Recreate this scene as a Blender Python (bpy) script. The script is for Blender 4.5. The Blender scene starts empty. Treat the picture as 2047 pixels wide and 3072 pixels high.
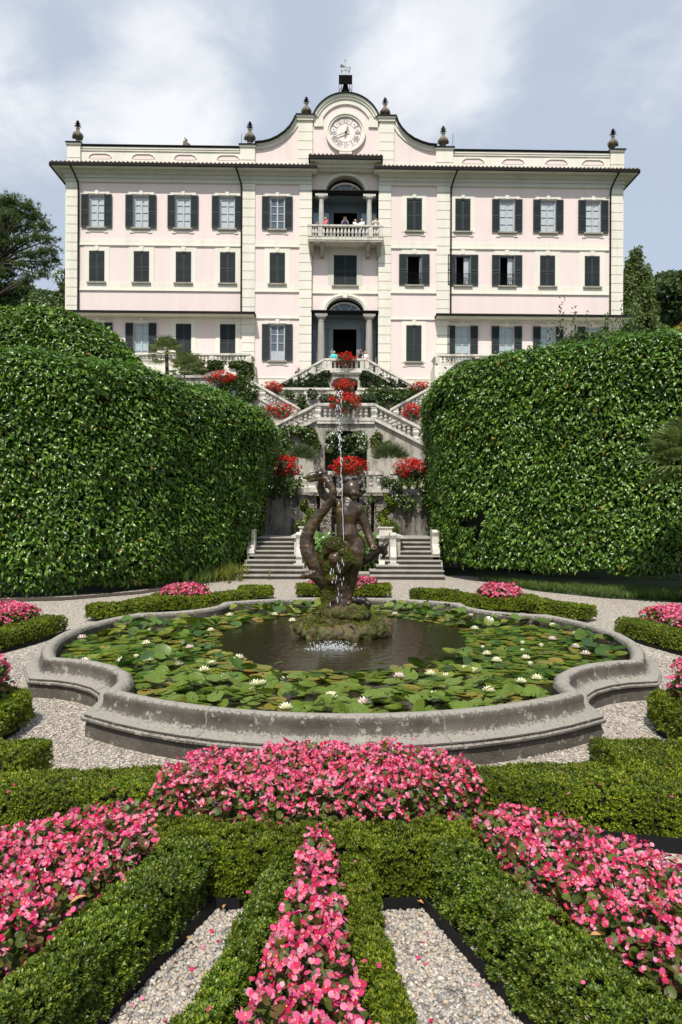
import bpy, math, random
import numpy as np
from mathutils import Vector, Matrix, noise as mnoise
R = math.radians
scene = bpy.context.scene
col = scene.collection
rng = np.random.default_rng(11)
random.seed(11)

# ------------------------------------------------------------------ survey helpers
# The photograph was measured in its own 2047 x 3072 pixels; these turn a measured
# point at a known distance into metres (level 24 mm camera two metres above the gravel).
RHO, YAW, DF = .004, .0176, 46.0
def unroll(x, y):
    dx, dy = x-1023.5, y-1536
    return dx+RHO*dy, dy-RHO*dx
def at(x, y, Y):
    a, b = unroll(x, y)
    return (a/2048*Y, Y, 2-b/2048*Y)
def fac(x, y, w=0):                     # point on the villa front, w metres proud of it -> (u, z)
    a, b = unroll(x, y)
    Y = (DF-w)/(1-YAW*a/2048)
    return a/2048*Y, 2-b/2048*Y
def gr(px, py, z=0):                    # overview pixels (1568 wide) on a level z -> (X, Y)
    a, b = unroll(px*2047/1568, py*2047/1568)
    Y = (2-z)*2048/b
    return a/2048*Y, Y

# ------------------------------------------------------------------ objects
def link(name, me, mat=None, parent=None, world=True, smooth=False):
    me.name = name
    o = bpy.data.objects.new(name, me)
    col.objects.link(o)
    if mat: me.materials.append(mat)
    if smooth:
        me.polygons.foreach_set('use_smooth', np.ones(len(me.polygons), dtype=bool))
    if parent is not None:
        o.parent = parent
        if world and parent.type == 'EMPTY':
            o.matrix_parent_inverse = parent.matrix_basis.inverted()
    return o
def tag(o, label=None, cat=None, group=None, kind=None):
    if label: o['label'] = label
    if cat: o['category'] = cat
    if group: o['group'] = group
    if kind: o['kind'] = kind
    return o
def thing(name, label, cat, loc=(0,0,0), rz=0, group=None, kind=None):
    o = bpy.data.objects.new(name, None); col.objects.link(o)
    o.empty_display_size = .2
    o.matrix_basis = Matrix.Translation(loc) @ Matrix.Rotation(rz, 4, 'Z')
    return tag(o, label, cat, group, kind)
def copy_tree(o, parent=None):
    c = o.copy(); col.objects.link(c)
    if parent is not None: c.parent = parent
    for ch in list(o.children): copy_tree(ch, c)
    return c

class MB:
    def __init__(s): s.v = []; s.f = []
    def add(s, v, f):
        n = len(s.v); s.v += [tuple(p) for p in v]; s.f += [tuple(i+n for i in q) for q in f]; return s
    def box(s, x0, x1, y0, y1, z0, z1):
        return s.add([(x0,y0,z0),(x1,y0,z0),(x1,y1,z0),(x0,y1,z0),(x0,y0,z1),(x1,y0,z1),(x1,y1,z1),(x0,y1,z1)],
                     [(3,2,1,0),(4,5,6,7),(0,1,5,4),(1,2,6,5),(2,3,7,6),(3,0,4,7)])
    def pane(s, u0, u1, z0, z1, y): return s.add([(u0,y,z0),(u1,y,z0),(u1,y,z1),(u0,y,z1)], [(0,1,2,3)])
    def prism(s, poly, z0, z1):
        n = len(poly)
        return s.add([(x,y,z0) for x,y in poly]+[(x,y,z1) for x,y in poly],
              [tuple(range(n-1,-1,-1)), tuple(range(n,2*n))]+[(i,(i+1)%n,n+(i+1)%n,n+i) for i in range(n)])
    def prism_xz(s, poly, y0, y1):
        n = len(poly)
        return s.add([(x,y0,z) for x,z in poly]+[(x,y1,z) for x,z in poly],
              [tuple(range(n)), tuple(range(2*n-1,n-1,-1))]+[(i,n+i,n+(i+1)%n,(i+1)%n) for i in range(n)])
    def prism_yz(s, poly, x0, x1):
        n = len(poly)
        return s.add([(x0,y,z) for y,z in poly]+[(x1,y,z) for y,z in poly],
              [tuple(range(n)), tuple(range(2*n-1,n-1,-1))]+[(i,n+i,n+(i+1)%n,(i+1)%n) for i in range(n)])
    def beam(s, p0, p1, w, lo, hi):     # bar between two points with upright ends
        p0, p1 = Vector(p0), Vector(p1)
        d = Vector((p1.x-p0.x, p1.y-p0.y, 0)).normalized(); n = Vector((-d.y, d.x, 0))*w/2
        v = []
        for p in (p0, p1):
            for sg, h in ((-1,lo),(1,lo),(1,hi),(-1,hi)): v.append(p+n*sg+Vector((0,0,h)))
        return s.add(v, [(3,2,1,0),(4,5,6,7),(0,1,5,4),(1,2,6,5),(2,3,7,6),(3,0,4,7)])
    def lathe(s, prof, c=(0,0,0), seg=12, rot=0):
        v = []; f = []; m = len(prof)
        for r, z in prof:
            for k in range(seg):
                a = 2*math.pi*k/seg+rot
                v.append((c[0]+r*math.cos(a), c[1]+r*math.sin(a), c[2]+z))
        for i in range(m-1):
            for k in range(seg):
                k2 = (k+1)%seg
                f.append((i*seg+k, i*seg+k2, (i+1)*seg+k2, (i+1)*seg+k))
        f.append(tuple(range(seg-1,-1,-1))); f.append(tuple((m-1)*seg+k for k in range(seg)))
        return s.add(v, f)
    def tube(s, pts, rad, seg=8, flat=1.0):
        pts = [Vector(p) for p in pts]; n = len(pts)
        if not hasattr(rad, '__len__'): rad = [rad]*n
        v = []; f = []; up = None
        for i, p in enumerate(pts):
            t = (pts[min(i+1,n-1)]-pts[max(i-1,0)]).normalized()
            if up is None:
                up = Vector((0,0,1)) if abs(t.z) < .9 else Vector((1,0,0))
            a = t.cross(up)
            if a.length < 1e-5: a = t.cross(Vector((0,1,0)))
            a.normalize(); b = a.cross(t).normalized(); up = b
            for k in range(seg):
                an = 2*math.pi*k/seg
                v.append(p+a*(math.cos(an)*rad[i])+b*(math.sin(an)*rad[i]*flat))
        for i in range(n-1):
            for k in range(seg):
                k2 = (k+1)%seg
                f.append((i*seg+k, i*seg+k2, (i+1)*seg+k2, (i+1)*seg+k))
        f.append(tuple(range(seg-1,-1,-1))); f.append(tuple((n-1)*seg+k for k in range(seg)))
        return s.add(v, f)
    def ball(s, c, r, seg=10, rings=7):
        if not hasattr(r, '__len__'): r = (r,r,r)
        v = [(c[0],c[1],c[2]-r[2])]; f = []
        for i in range(1, rings):
            th = math.pi*i/rings
            for k in range(seg):
                a = 2*math.pi*k/seg
                v.append((c[0]+r[0]*math.sin(th)*math.cos(a), c[1]+r[1]*math.sin(th)*math.sin(a), c[2]-r[2]*math.cos(th)))
        v.append((c[0],c[1],c[2]+r[2])); L = len(v)-1
        for k in range(seg):
            k2 = (k+1)%seg
            f.append((0, 1+k2, 1+k)); f.append((L, L-seg+k, L-seg+k2))
            for i in range(rings-2):
                f.append((1+i*seg+k, 1+i*seg+k2, 1+(i+1)*seg+k2, 1+(i+1)*seg+k))
        return s.add(v, f)
    def limb(s, pts, rad, seg=10):      # rounded chain for the sculpting helper
        s.tube(pts, rad, seg)
        if not hasattr(rad, '__len__'): rad = [rad]*len(pts)
        for p, r in zip(pts, rad): s.ball(p, r*1.0, seg, 6)
        return s
    def strip(s, curve, off, y0, y1):   # band that follows a curve in the x-z plane, off metres wide along its normal
        n = len(curve); inn = []
        for i in range(n):
            a = Vector(curve[max(i-1,0)]); b = Vector(curve[min(i+1,n-1)])
            t = (b-a).normalized(); inn.append((curve[i][0]+t.y*off, curve[i][1]-t.x*off))
        v = [(x,y0,z) for x,z in curve]+[(x,y0,z) for x,z in inn]+[(x,y1,z) for x,z in curve]+[(x,y1,z) for x,z in inn]
        f = []
        for i in range(n-1):
            f += [(i,i+1,n+i+1,n+i), (2*n+i+1,2*n+i,3*n+i,3*n+i+1), (i+1,i,2*n+i,2*n+i+1), (n+i,n+i+1,3*n+i+1,3*n+i)]
        f += [(0,n,3*n,2*n), (2*n-1,n-1,3*n-1,4*n-1)]
        return s.add(v, f)
    def mesh(s, name='m'):
        me = bpy.data.meshes.new(name); me.from_pydata(s.v, [], s.f); me.update(); return me
    def build(s, name, mat, parent=None, world=True, smooth=False, bevel=0):
        o = link(name, s.mesh(name), mat, parent, world, smooth)
        if bevel:
            b = o.modifiers.new('bevel', 'BEVEL'); b.width = bevel; b.segments = 2; b.limit_method = 'ANGLE'
        return o

def sculpt(mb, voxel, smooth=4, disp=0, dscale=8, keep_top=None):
    """fuse overlapping shapes into one continuous skin"""
    me = mb.mesh(); o = bpy.data.objects.new('clay', me); col.objects.link(o)
    m = o.modifiers.new('r', 'REMESH'); m.mode = 'VOXEL'; m.voxel_size = voxel
    m2 = o.modifiers.new('s', 'SMOOTH'); m2.iterations = smooth; m2.factor = .5
    dg = bpy.context.evaluated_depsgraph_get()
    out = bpy.data.meshes.new_from_object(o.evaluated_get(dg))
    bpy.data.objects.remove(o); bpy.data.meshes.remove(me)
    if disp:
        out.update()
        for v in out.vertices:
            q = v.co*dscale
            v.co += v.normal*disp*(mnoise.noise(q)+.5*mnoise.noise(q*2.3))
        out.update()
    return out

# ------------------------------------------------------------------ scatter
def nrm(a): return a/np.maximum(np.linalg.norm(a, axis=-1, keepdims=True), 1e-9)
def frames(z, y):
    z = nrm(z); x = nrm(np.cross(y, z)); y = np.cross(z, x)
    return np.stack([x, y, z], axis=-1)
def rnd(n): return rng.normal(size=(n,3))
def scatter_mesh(name, tmpl, P, Rm, S):
    tv, tf = tmpl; tv = np.asarray(tv, float); n = len(P); nv = len(tv)
    S = np.asarray(S, float)
    if S.ndim == 1: S = S[:,None]*np.ones((1,3))
    V = np.einsum('nij,nvj->nvi', Rm, tv[None]*S[:,None,:])+np.asarray(P)[:,None,:]
    lv = np.array([i for q in tf for i in q]); tot = np.array([len(q) for q in tf]); nl = len(lv)
    st = np.concatenate([[0], np.cumsum(tot)[:-1]])
    L = (lv[None]+(np.arange(n)*nv)[:,None]).ravel(); ST = (st[None]+(np.arange(n)*nl)[:,None]).ravel()
    me = bpy.data.meshes.new(name)
    me.vertices.add(n*nv); me.vertices.foreach_set('co', V.ravel().astype(np.float32))
    me.loops.add(len(L)); me.loops.foreach_set('vertex_index', L.astype(np.int32))
    me.polygons.add(len(ST)); me.polygons.foreach_set('loop_start', ST.astype(np.int32))
    me.update(calc_edges=True)
    return me
def scatter(name, tmpl, P, Rm, S, mat, parent=None, world=True, smooth=False):
    return link(name, scatter_mesh(name, tmpl, P, Rm, S), mat, parent, world, smooth)
def join_tmpl(*ts):
    v = []; f = []
    for tv, tf in ts:
        n = len(v); v += [tuple(p) for p in tv]; f += [tuple(i+n for i in q) for q in tf]
    return v, f
def leaf_t(L=1, W=.4, fold=.08, droop=.12):
    v = [(0,0,0),(0,.33*L,.03*L),(0,.68*L,0),(0,L,-droop*L),(-.42*W,.3*L,fold*L),(-.45*W,.62*L,fold*L-.02*L),(.42*W,.3*L,fold*L),(.45*W,.62*L,fold*L-.02*L)]
    return v, [(0,1,4),(1,2,5,4),(2,3,5),(0,6,1),(1,6,7,2),(2,7,3)]
def quad_t(L=1, W=.5, f=.1): return [(0,0,0),(W/2,L*.5,f),(0,L,0),(-W/2,L*.5,f)], [(0,1,2,3)]
def sprig_t(n=7, L=1, W=.55, spread=.9, seed=1):
    r = random.Random(seed); ts = []
    for k in range(n):
        a = k*2.4+r.random()*.6; up = .25+1.1*k/n; c, s_ = math.cos(a), math.sin(a); e = spread*(1-.6*k/n)
        d = Vector((c*e, s_*e, .55)).normalized(); sd = Vector((-s_, c, 0)); l = L*(.75+.4*r.random()); w = W*l/2
        b = Vector((0,0,up*.7*L)); nn = sd.cross(d)
        p = [b, b+d*l*.5+sd*w+nn*.05, b+d*l, b+d*l*.5-sd*w+nn*.05]
        ts.append(([tuple(q) for q in p], [(0,1,2,3)]))
    return join_tmpl(*ts)
def tufts_t(n, L, W, spread, seed=3, seg=2):     # clump of arching blades
    r = random.Random(seed); ts = []
    for k in range(n):
        a = r.random()*6.283; e = spread*(.2+r.random()); l = L*(.6+.5*r.random()); c, s_ = math.cos(a), math.sin(a)
        v = []; w = W*(.7+.6*r.random())
        for i in range(seg+1):
            t = i/seg; h = l*(t-.35*e*t*t); d = l*e*t*t; ww = w*(1-t*.95)/2
            v += [(c*d-s_*ww, s_*d+c*ww, h), (c*d+s_*ww, s_*d-c*ww, h)]
        ts.append((v, [(2*i,2*i+1,2*i+3,2*i+2) for i in range(seg)]))
    return join_tmpl(*ts)
def ico_t(): 
    t = (1+5**.5)/2; v = [(-1,t,0),(1,t,0),(-1,-t,0),(1,-t,0),(0,-1,t),(0,1,t),(0,-1,-t),(0,1,-t),(t,0,-1),(t,0,1),(-t,0,-1),(-t,0,1)]
    v = [tuple(np.array(p)/1.9) for p in v]
    return v, [(0,11,5),(0,5,1),(0,1,7),(0,7,10),(0,10,11),(1,5,9),(5,11,4),(11,10,2),(10,7,6),(7,1,8),(3,9,4),(3,4,2),(3,2,6),(3,6,8),(3,8,9),(4,9,5),(2,4,11),(6,2,10),(8,6,7),(9,8,1)]
def octa_t(): return [(1,0,0),(0,1,0),(-1,0,0),(0,-1,0),(0,0,1),(0,0,-1)], [(0,1,4),(1,2,4),(2,3,4),(3,0,4),(1,0,5),(2,1,5),(3,2,5),(0,3,5)]

def sample_grid(G, n):
    """n random points and normals on a grid surface G[i,j,3]"""
    A, B, C, D = G[:-1,:-1].reshape(-1,3), G[1:,:-1].reshape(-1,3), G[1:,1:].reshape(-1,3), G[:-1,1:].reshape(-1,3)
    N = np.cross(C-A, D-B); ar = np.linalg.norm(N, axis=1)/2+1e-12
    n = max(int(n), 1)
    k = rng.choice(len(ar), n, p=ar/ar.sum()); a, b = rng.random((n,1)), rng.random((n,1))
    P = A[k]*(1-a)*(1-b)+B[k]*a*(1-b)+C[k]*a*b+D[k]*(1-a)*b
    return P, nrm(N[k]), ar.sum()
def grid_area(G):
    A, B, C, D = G[:-1,:-1], G[1:,:-1], G[1:,1:], G[:-1,1:]
    return float(np.linalg.norm(np.cross(C-A, D-B), axis=-1).sum()/2)
def grid_mesh(G, name):
    a, b = G.shape[:2]
    idx = np.arange(a*b).reshape(a,b)
    f = np.stack([idx[:-1,:-1], idx[1:,:-1], idx[1:,1:], idx[:-1,1:]], -1).reshape(-1,4)
    me = bpy.data.meshes.new(name); me.from_pydata(G.reshape(-1,3).tolist(), [], f.tolist()); me.update(); return me
def shrink(G, d):
    du = np.gradient(G, axis=0); dv = np.gradient(G, axis=1)
    return G-nrm(np.cross(du, dv))*d
def wobble(G, amp, sc, seed=0):
    du = np.gradient(G, axis=0); dv = np.gradient(G, axis=1); N = nrm(np.cross(du, dv)); o = np.zeros(G.shape[:2])
    for i in range(G.shape[0]):
        for j in range(G.shape[1]):
            p = Vector(G[i,j])*sc+Vector((seed*7.3, seed*3.1, seed))
            o[i,j] = mnoise.noise(p)+.5*mnoise.noise(p*2.2)
    return G+N*(o*amp)[...,None]
def dome_grid(c, r, nu=26, nv=14, lo=-.5, amp=.15, sc=1.2, seed=0):
    G = np.zeros((nu+1, nv+1, 3))
    for i in range(nu+1):
        a = 2*math.pi*i/nu
        for j in range(nv+1):
            th = math.pi*(lo+(.5-lo)*j/nv)
            G[i,j] = (c[0]+r[0]*math.cos(th)*math.cos(a), c[1]+r[1]*math.cos(th)*math.sin(a), c[2]+r[2]*math.sin(th))
    if amp:
        G2 = wobble(G, amp, sc, seed); G2[-1] = G2[0]; return G2
    return G
def smooth_line(pts, n):
    pts = np.array(pts, float); m = len(pts); out = []
    ext = np.vstack([2*pts[0]-pts[1], pts, 2*pts[-1]-pts[-2]])
    for k in range(n):
        t = k/(n-1)*(m-1); i = min(int(t), m-2); t -= i
        p0, p1, p2, p3 = ext[i], ext[i+1], ext[i+2], ext[i+3]
        out.append(.5*((2*p1)+(-p0+p2)*t+(2*p0-5*p1+4*p2-p3)*t*t+(-p0+3*p1-3*p2+p3)*t**3))
    return np.array(out)
def in_poly(P, poly):
    x, y = P[:,0], P[:,1]; c = np.zeros(len(P), bool); n = len(poly)
    for i in range(n):
        x0, y0 = poly[i]; x1, y1 = poly[(i+1)%n]
        m = ((y0 > y) != (y1 > y)) & (x < (x1-x0)*(y-y0)/((y1-y0) or 1e-9)+x0); c ^= m
    return c
def poly_points(poly, n):
    a = np.array(poly); lo, hi = a.min(0), a.max(0); out = np.zeros((0,2))
    while len(out) < n:
        p = lo+rng.random((n*2,2))*(hi-lo); out = np.vstack([out, p[in_poly(p, poly)]])
    return out[:n]
def poly_area(p):
    return abs(sum(p[i][0]*p[(i+1)%len(p)][1]-p[(i+1)%len(p)][0]*p[i][1] for i in range(len(p))))/2
def dist_edge(P, poly):
    d = np.full(len(P), 9e9)
    for i in range(len(poly)):
        a, b = np.array(poly[i]), np.array(poly[(i+1)%len(poly)]); ab = b-a
        t = np.clip(((P-a)@ab)/max(ab@ab,1e-9), 0, 1); d = np.minimum(d, np.linalg.norm(P-(a+t[:,None]*ab), axis=1))
    return d
def nz(P, sc, seed=0):
    return np.array([mnoise.noise(Vector((p[0]*sc+seed*5.7, p[1]*sc-seed*2.3, (p[2] if len(p) > 2 else 0)*sc+seed))) for p in P])

def scatter_multi(name, parts, parent=None, smooth=False):
    """several scatters fused into one mesh with one material each"""
    me = None; V, L, ST, MI = [], [], [], []; nv = nl = 0
    for i, (t_, P, Rm, S, m) in enumerate(parts):
        q = scatter_mesh('tmp', t_, P, Rm, S); a = np.zeros(len(q.vertices)*3, np.float32); q.vertices.foreach_get('co', a)
        l = np.zeros(len(q.loops), np.int32); q.loops.foreach_get('vertex_index', l); s_ = np.zeros(len(q.polygons), np.int32); q.polygons.foreach_get('loop_start', s_)
        V.append(a); L.append(l+nv); ST.append(s_+nl); MI.append(np.full(len(s_), i, np.int32)); nv += len(q.vertices); nl += len(l); bpy.data.meshes.remove(q)
    me = bpy.data.meshes.new(name); V, L, ST, MI = map(np.concatenate, (V, L, ST, MI))
    me.vertices.add(nv); me.vertices.foreach_set('co', V); me.loops.add(nl); me.loops.foreach_set('vertex_index', L)
    me.polygons.add(len(ST)); me.polygons.foreach_set('loop_start', ST)
    for p in parts: me.materials.append(p[4])
    me.polygons.foreach_set('material_index', MI); me.update(calc_edges=True)
    return link(name, me, None, parent, smooth=smooth)

# ------------------------------------------------------------------ materials
class NT:
    def __init__(s, name):
        s.m = bpy.data.materials.new(name); s.m.use_nodes = True; s.t = s.m.node_tree
        s.b = s.t.nodes['Principled BSDF']; s.out = s.t.nodes['Material Output']
    def n(s, typ, **kw):
        q = s.t.nodes.new(typ)
        for k, v in kw.items():
            if k in q.inputs: q.inputs[k].default_value = v
            else: setattr(q, k, v)
        return q
    def l(s, a, b): s.t.links.new(a, b); return b
    def co(s): 
        return s.n('ShaderNodeTexCoord').outputs['Object']
    def noise(s, scale, detail=4, rough=.6, vec=None, stretch=None):
        v = vec or s.co()
        if stretch:
            m = s.n('ShaderNodeMapping'); m.inputs['Scale'].default_value = stretch; s.l(v, m.inputs['Vector']); v = m.outputs[0]
        q = s.n('ShaderNodeTexNoise', Scale=scale, Detail=detail, Roughness=rough); s.l(v, q.inputs['Vector']); return q.outputs['Fac']
    def ramp(s, fac, stops, interp='LINEAR'):
        q = s.n('ShaderNodeValToRGB'); e = q.color_ramp.elements; q.color_ramp.interpolation = interp
        while len(e) < len(stops): e.new(.5)
        for i, (p, c) in enumerate(stops):
            e[i].position = p; e[i].color = (*c, 1) if len(c) == 3 else c
        s.l(fac, q.inputs['Fac']); return q.outputs['Color']
    def mix(s, fac, a, b, mode='MIX'):
        q = s.n('ShaderNodeMix', data_type='RGBA', blend_type=mode)
        for val, idx in ((fac,0),(a,6),(b,7)):
            if hasattr(val, 'is_linked') or hasattr(val, 'node'): s.l(val, q.inputs[idx])
            else: q.inputs[idx].default_value = (*val, 1) if hasattr(val, '__len__') else val
        return q.outputs[2]
    def bump(s, h, strength=.3, dist=.02):
        q = s.n('ShaderNodeBump', Strength=strength, Distance=dist); s.l(h, q.inputs['Height']); s.l(q.outputs[0], s.b.inputs['Normal'])
    def set(s, **kw):
        for k, v in kw.items():
            k = k.replace('_', ' ')
            if hasattr(v, 'node'): s.l(v, s.b.inputs[k])
            elif hasattr(v, '__len__') and len(v) == 3: s.b.inputs[k].default_value = (*v, 1)
            else: s.b.inputs[k].default_value = v
        return s
BW = lambda c: ((0,)*3, (1,)*3)
def simple(name, c, rough=.6, metal=0, var=.15, sc=6, bump=0, spec=.5):
    t = NT(name); f = t.noise(sc)
    lo = tuple(x*(1-var) for x in c); hi = tuple(min(1,x*(1+var)) for x in c)
    t.set(Base_Color=t.ramp(f, [(.3,lo),(.7,hi)]), Roughness=rough, Metallic=metal); t.b.inputs['Specular IOR Level'].default_value = spec
    if bump: t.bump(t.noise(sc*5), bump, .02)
    return t.m
def stone(name, c, dark, rough=.85, sc=2.5, streak=.5, lichen=None, bump=.4, lich_lo=.6, dlo=.46, dhi=.68, fine=30):
    t = NT(name)
    f = t.noise(sc, 7, .65); c1 = t.ramp(f, [(.3,tuple(x*.8 for x in c)),(.7,tuple(min(1,x*1.12) for x in c))])
    g = t.noise(1.3, 7, .7, stretch=(1.6,1.6,.35)); m = t.ramp(g, [(dlo,(0,)*3),(dhi,(streak,)*3)])
    c2 = t.mix(m, c1, dark)
    fn = t.noise(fine, 4, .7); c2 = t.mix(.35, c2, t.ramp(fn, [(.3,(.25,)*3),(.7,(1,)*3)]), 'MULTIPLY')
    if lichen:
        h = t.noise(sc*3.4, 9, .75); mk = t.ramp(h, [(lich_lo,(0,)*3),(lich_lo+.05,(.9,)*3)]); c2 = t.mix(mk, c2, lichen)
    t.set(Base_Color=c2, Roughness=rough); t.bump(t.noise(fine*1.4, 6, .7), bump, .012); return t.m
def leafm(name, cols, rough=.4, trans=.25, tcol=None, patch=1.5, pat_amt=.5, spec=.5, tail=None):
    t = NT(name); g = t.n('ShaderNodeNewGeometry').outputs['Random Per Island']
    k = len(cols); c = t.ramp(g, [((.985 if tail else 1)*i/max(k-1,1), cc) for i, cc in enumerate(cols)]+([(.993, tail)] if tail else []))
    f = t.noise(patch, 3, .6); sh = t.ramp(f, [(.3,(1-pat_amt,)*3),(.65,(1,)*3)])
    c = t.mix(1.0, c, sh, 'MULTIPLY')
    t.set(Base_Color=c, Roughness=rough); t.b.inputs['Specular IOR Level'].default_value = spec
    tr = t.n('ShaderNodeBsdfTranslucent'); mx = t.n('ShaderNodeMixShader'); mx.inputs[0].default_value = trans
    hs = t.n('ShaderNodeHueSaturation', Saturation=1.1, Value=1.5); t.l(c, hs.inputs['Color']); t.l(hs.outputs[0], tr.inputs['Color'])
    t.l(t.b.outputs[0], mx.inputs[1]); t.l(tr.outputs[0], mx.inputs[2]); t.l(mx.outputs[0], t.out.inputs['Surface'])
    return t.m
# ------------------------------------------------------------------ materials in use
M = {}
def plaster(name, c, stain):
    t = NT(name); f = t.noise(.35, 6, .65); c1 = t.ramp(f, [(.3,tuple(x*.94 for x in c)),(.7,c)])
    g = t.noise(.8, 8, .72, stretch=(1.5,1.5,.22)); c2 = t.mix(t.ramp(g, [(.47,(0,)*3),(.72,(.55,)*3)]), c1, stain)
    t.set(Base_Color=c2, Roughness=.92); t.bump(t.noise(14, 6, .7), .25, .02); return t.m
M['pink'] = plaster('pink_plaster', (.80,.675,.645), (.64,.55,.50))
M['cream'] = plaster('cream_plaster', (.77,.74,.645), (.55,.53,.44))
M['grey_cream'] = plaster('grey_cream_plaster', (.62,.61,.53), (.45,.44,.37))
M['dark_metal'] = simple('dark_gutter_metal', (.012,.010,.009), .7, spec=.15)
M['tile'] = simple('roof_tile', (.20,.14,.10), .85, var=.4, sc=3)
M['shutter'] = simple('slate_grey_paint', (.038,.048,.052), .6, var=.12, sc=2, spec=.2)
M['blue_frame'] = simple('blue_grey_paint', (.20,.245,.28), .5)
M['dark_blue'] = simple('deep_blue_grey_paint', (.085,.115,.135), .5)
M['win_frame'] = simple('pale_grey_paint', (.42,.45,.48), .5)
M['pane_curtain'] = simple('net_curtain_glass', (.47,.52,.55), .12, var=.08, sc=5)
M['pane_curtain_blue'] = simple('blue_curtain_glass', (.33,.48,.58), .1, var=.12, sc=8)
M['pane_dark'] = simple('dark_window_glass', (.035,.045,.055), .06)
M['inside'] = simple('painted_room_dark', (.012,.010,.009), .9)  # near-black: the darkness of unlit rooms is put into the colour
M['iron'] = simple('wrought_iron', (.007,.007,.007), .9, spec=.05)
M['column'] = stone('column_stone', (.56,.55,.50), (.34,.32,.28), sc=4)
M['granite'] = stone('speckled_granite', (.42,.40,.36), (.27,.25,.22), sc=14, fine=60)
M['sill'] = stone('sill_stone', (.40,.37,.30), (.25,.23,.18))
M['balu'] = stone('weathered_balustrade_stone', (.66,.63,.56), (.17,.155,.13), sc=3, streak=.75, dlo=.48, dhi=.64, bump=.3)
M['balu_far'] = stone('weathered_cream_stone', (.70,.67,.58), (.24,.22,.18), sc=3, streak=.65, dlo=.5, dhi=.66, bump=.2)
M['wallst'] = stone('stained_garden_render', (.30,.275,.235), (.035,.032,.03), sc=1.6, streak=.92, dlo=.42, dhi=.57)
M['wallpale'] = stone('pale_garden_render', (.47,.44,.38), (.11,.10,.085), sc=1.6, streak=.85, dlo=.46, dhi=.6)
M['step'] = stone('step_stone', (.40,.375,.33), (.2,.185,.16), sc=3, streak=.5)
def rim_mat():
    t = NT('lichened_basin_stone'); f = t.noise(3.0, 8, .7); c = t.ramp(f, [(.3,(.045,.039,.032)),(.7,(.145,.127,.105))])
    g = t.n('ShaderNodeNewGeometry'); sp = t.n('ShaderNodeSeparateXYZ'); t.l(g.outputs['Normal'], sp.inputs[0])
    # faces that look up are paler, broken up by noise
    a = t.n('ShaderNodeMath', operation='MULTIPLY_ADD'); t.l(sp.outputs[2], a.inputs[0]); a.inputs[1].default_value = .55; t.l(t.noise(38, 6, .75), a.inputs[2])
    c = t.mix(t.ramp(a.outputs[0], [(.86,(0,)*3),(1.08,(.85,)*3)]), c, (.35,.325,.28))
    c = t.mix(t.ramp(t.noise(90, 3, .8), [(.62,(0,)*3),(.70,(.6,)*3)]), c, (.30,.29,.25))
    c = t.mix(t.ramp(t.noise(8.5, 9, .78), [(.575,(0,)*3),(.60,(.9,)*3)]), c, (.34,.33,.255))
    t.set(Base_Color=c, Roughness=.9); t.bump(t.noise(60, 6, .75), .9, .015); return t.m
M['rim'] = rim_mat()
M['riser'] = stone('shaded_riser_stone', (.17,.155,.135), (.08,.075,.065), sc=3, streak=.6)  # darker than the treads: nosing shade put into the colour, plus stain streaks
M['edging'] = simple('black_edging', (.009,.009,.010), .7, spec=.2)
M['soil'] = simple('garden_soil', (.055,.04,.028), .95, var=.4, sc=30, bump=.6)
M['bronze'] = None
M['leaf_dry'] = simple('dry_leaf', (.45,.24,.09), .7, var=.3, sc=60)
def pebble_mat():
    t = NT('pebble_gravel')
    def vor(scale, feat='F1'):
        q = t.n('ShaderNodeTexVoronoi', Scale=scale, feature=feat); t.l(t.co(), q.inputs['Vector']); return q
    v = vor(34); sp = t.n('ShaderNodeSeparateColor'); t.l(v.outputs['Color'], sp.inputs[0])
    c = t.ramp(sp.outputs[0], [(0,(.30,.275,.25)),(.25,(.52,.47,.41)),(.5,(.64,.59,.52)),(.72,(.60,.50,.40)),(.86,(.76,.71,.64)),(1,(.42,.39,.365))])
    e = t.ramp(v.outputs['Distance'], [(.25,(1,)*3),(.62,(.42,.40,.37))])
    c = t.mix(1, c, e, 'MULTIPLY')
    c = t.mix(t.ramp(t.noise(1.1, 5), [(.45,(0,)*3),(.75,(.35,)*3)]), c, (.34,.31,.26))
    t.set(Base_Color=c, Roughness=.8)
    inv = t.n('ShaderNodeMath', operation='SUBTRACT'); inv.inputs[0].default_value = 1; t.l(v.outputs['Distance'], inv.inputs[1])
    t.bump(inv.outputs[0], .9, .012); return t.m
M['gravel'] = pebble_mat()
def pebble_obj():
    t = NT('loose_pebbles'); g = t.n('ShaderNodeNewGeometry').outputs['Random Per Island']
    c = t.ramp(g, [(0,(.16,.155,.15)),(.2,(.34,.315,.285)),(.42,(.48,.435,.375)),(.6,(.42,.32,.23)),(.75,(.62,.57,.50)),(.9,(.27,.265,.265)),(1,(.52,.41,.31))])
    c = t.mix(.3, c, t.ramp(t.noise(160, 3), [(.3,(.4,)*3),(.7,(1,)*3)]), 'MULTIPLY')
    t.set(Base_Color=c, Roughness=.7); return t.m
M['pebble'] = pebble_obj()
t = NT('hill_grass'); t.set(Base_Color=t.ramp(t.noise(.6, 8, .7), [(.35,(.022,.035,.012)),(.7,(.06,.085,.025))]), Roughness=.95); t.bump(t.noise(9, 6), .7, .15); M['hill'] = t.m
M['laurel'] = leafm('laurel_leaf', [(.022,.058,.007),(.055,.125,.015),(.094,.188,.021),(.14,.25,.030),(.22,.325,.048)], .27, .26, patch=.9, pat_amt=.36, spec=.42, tail=(.30,.19,.03))
M['laurel_new'] = leafm('laurel_new_growth', [(.07,.17,.025),(.10,.22,.035),(.15,.27,.05)], .32, .25, patch=1, pat_amt=.3, spec=.6)
M['core'] = simple('hedge_interior', (.006,.010,.004), .95)
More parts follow.
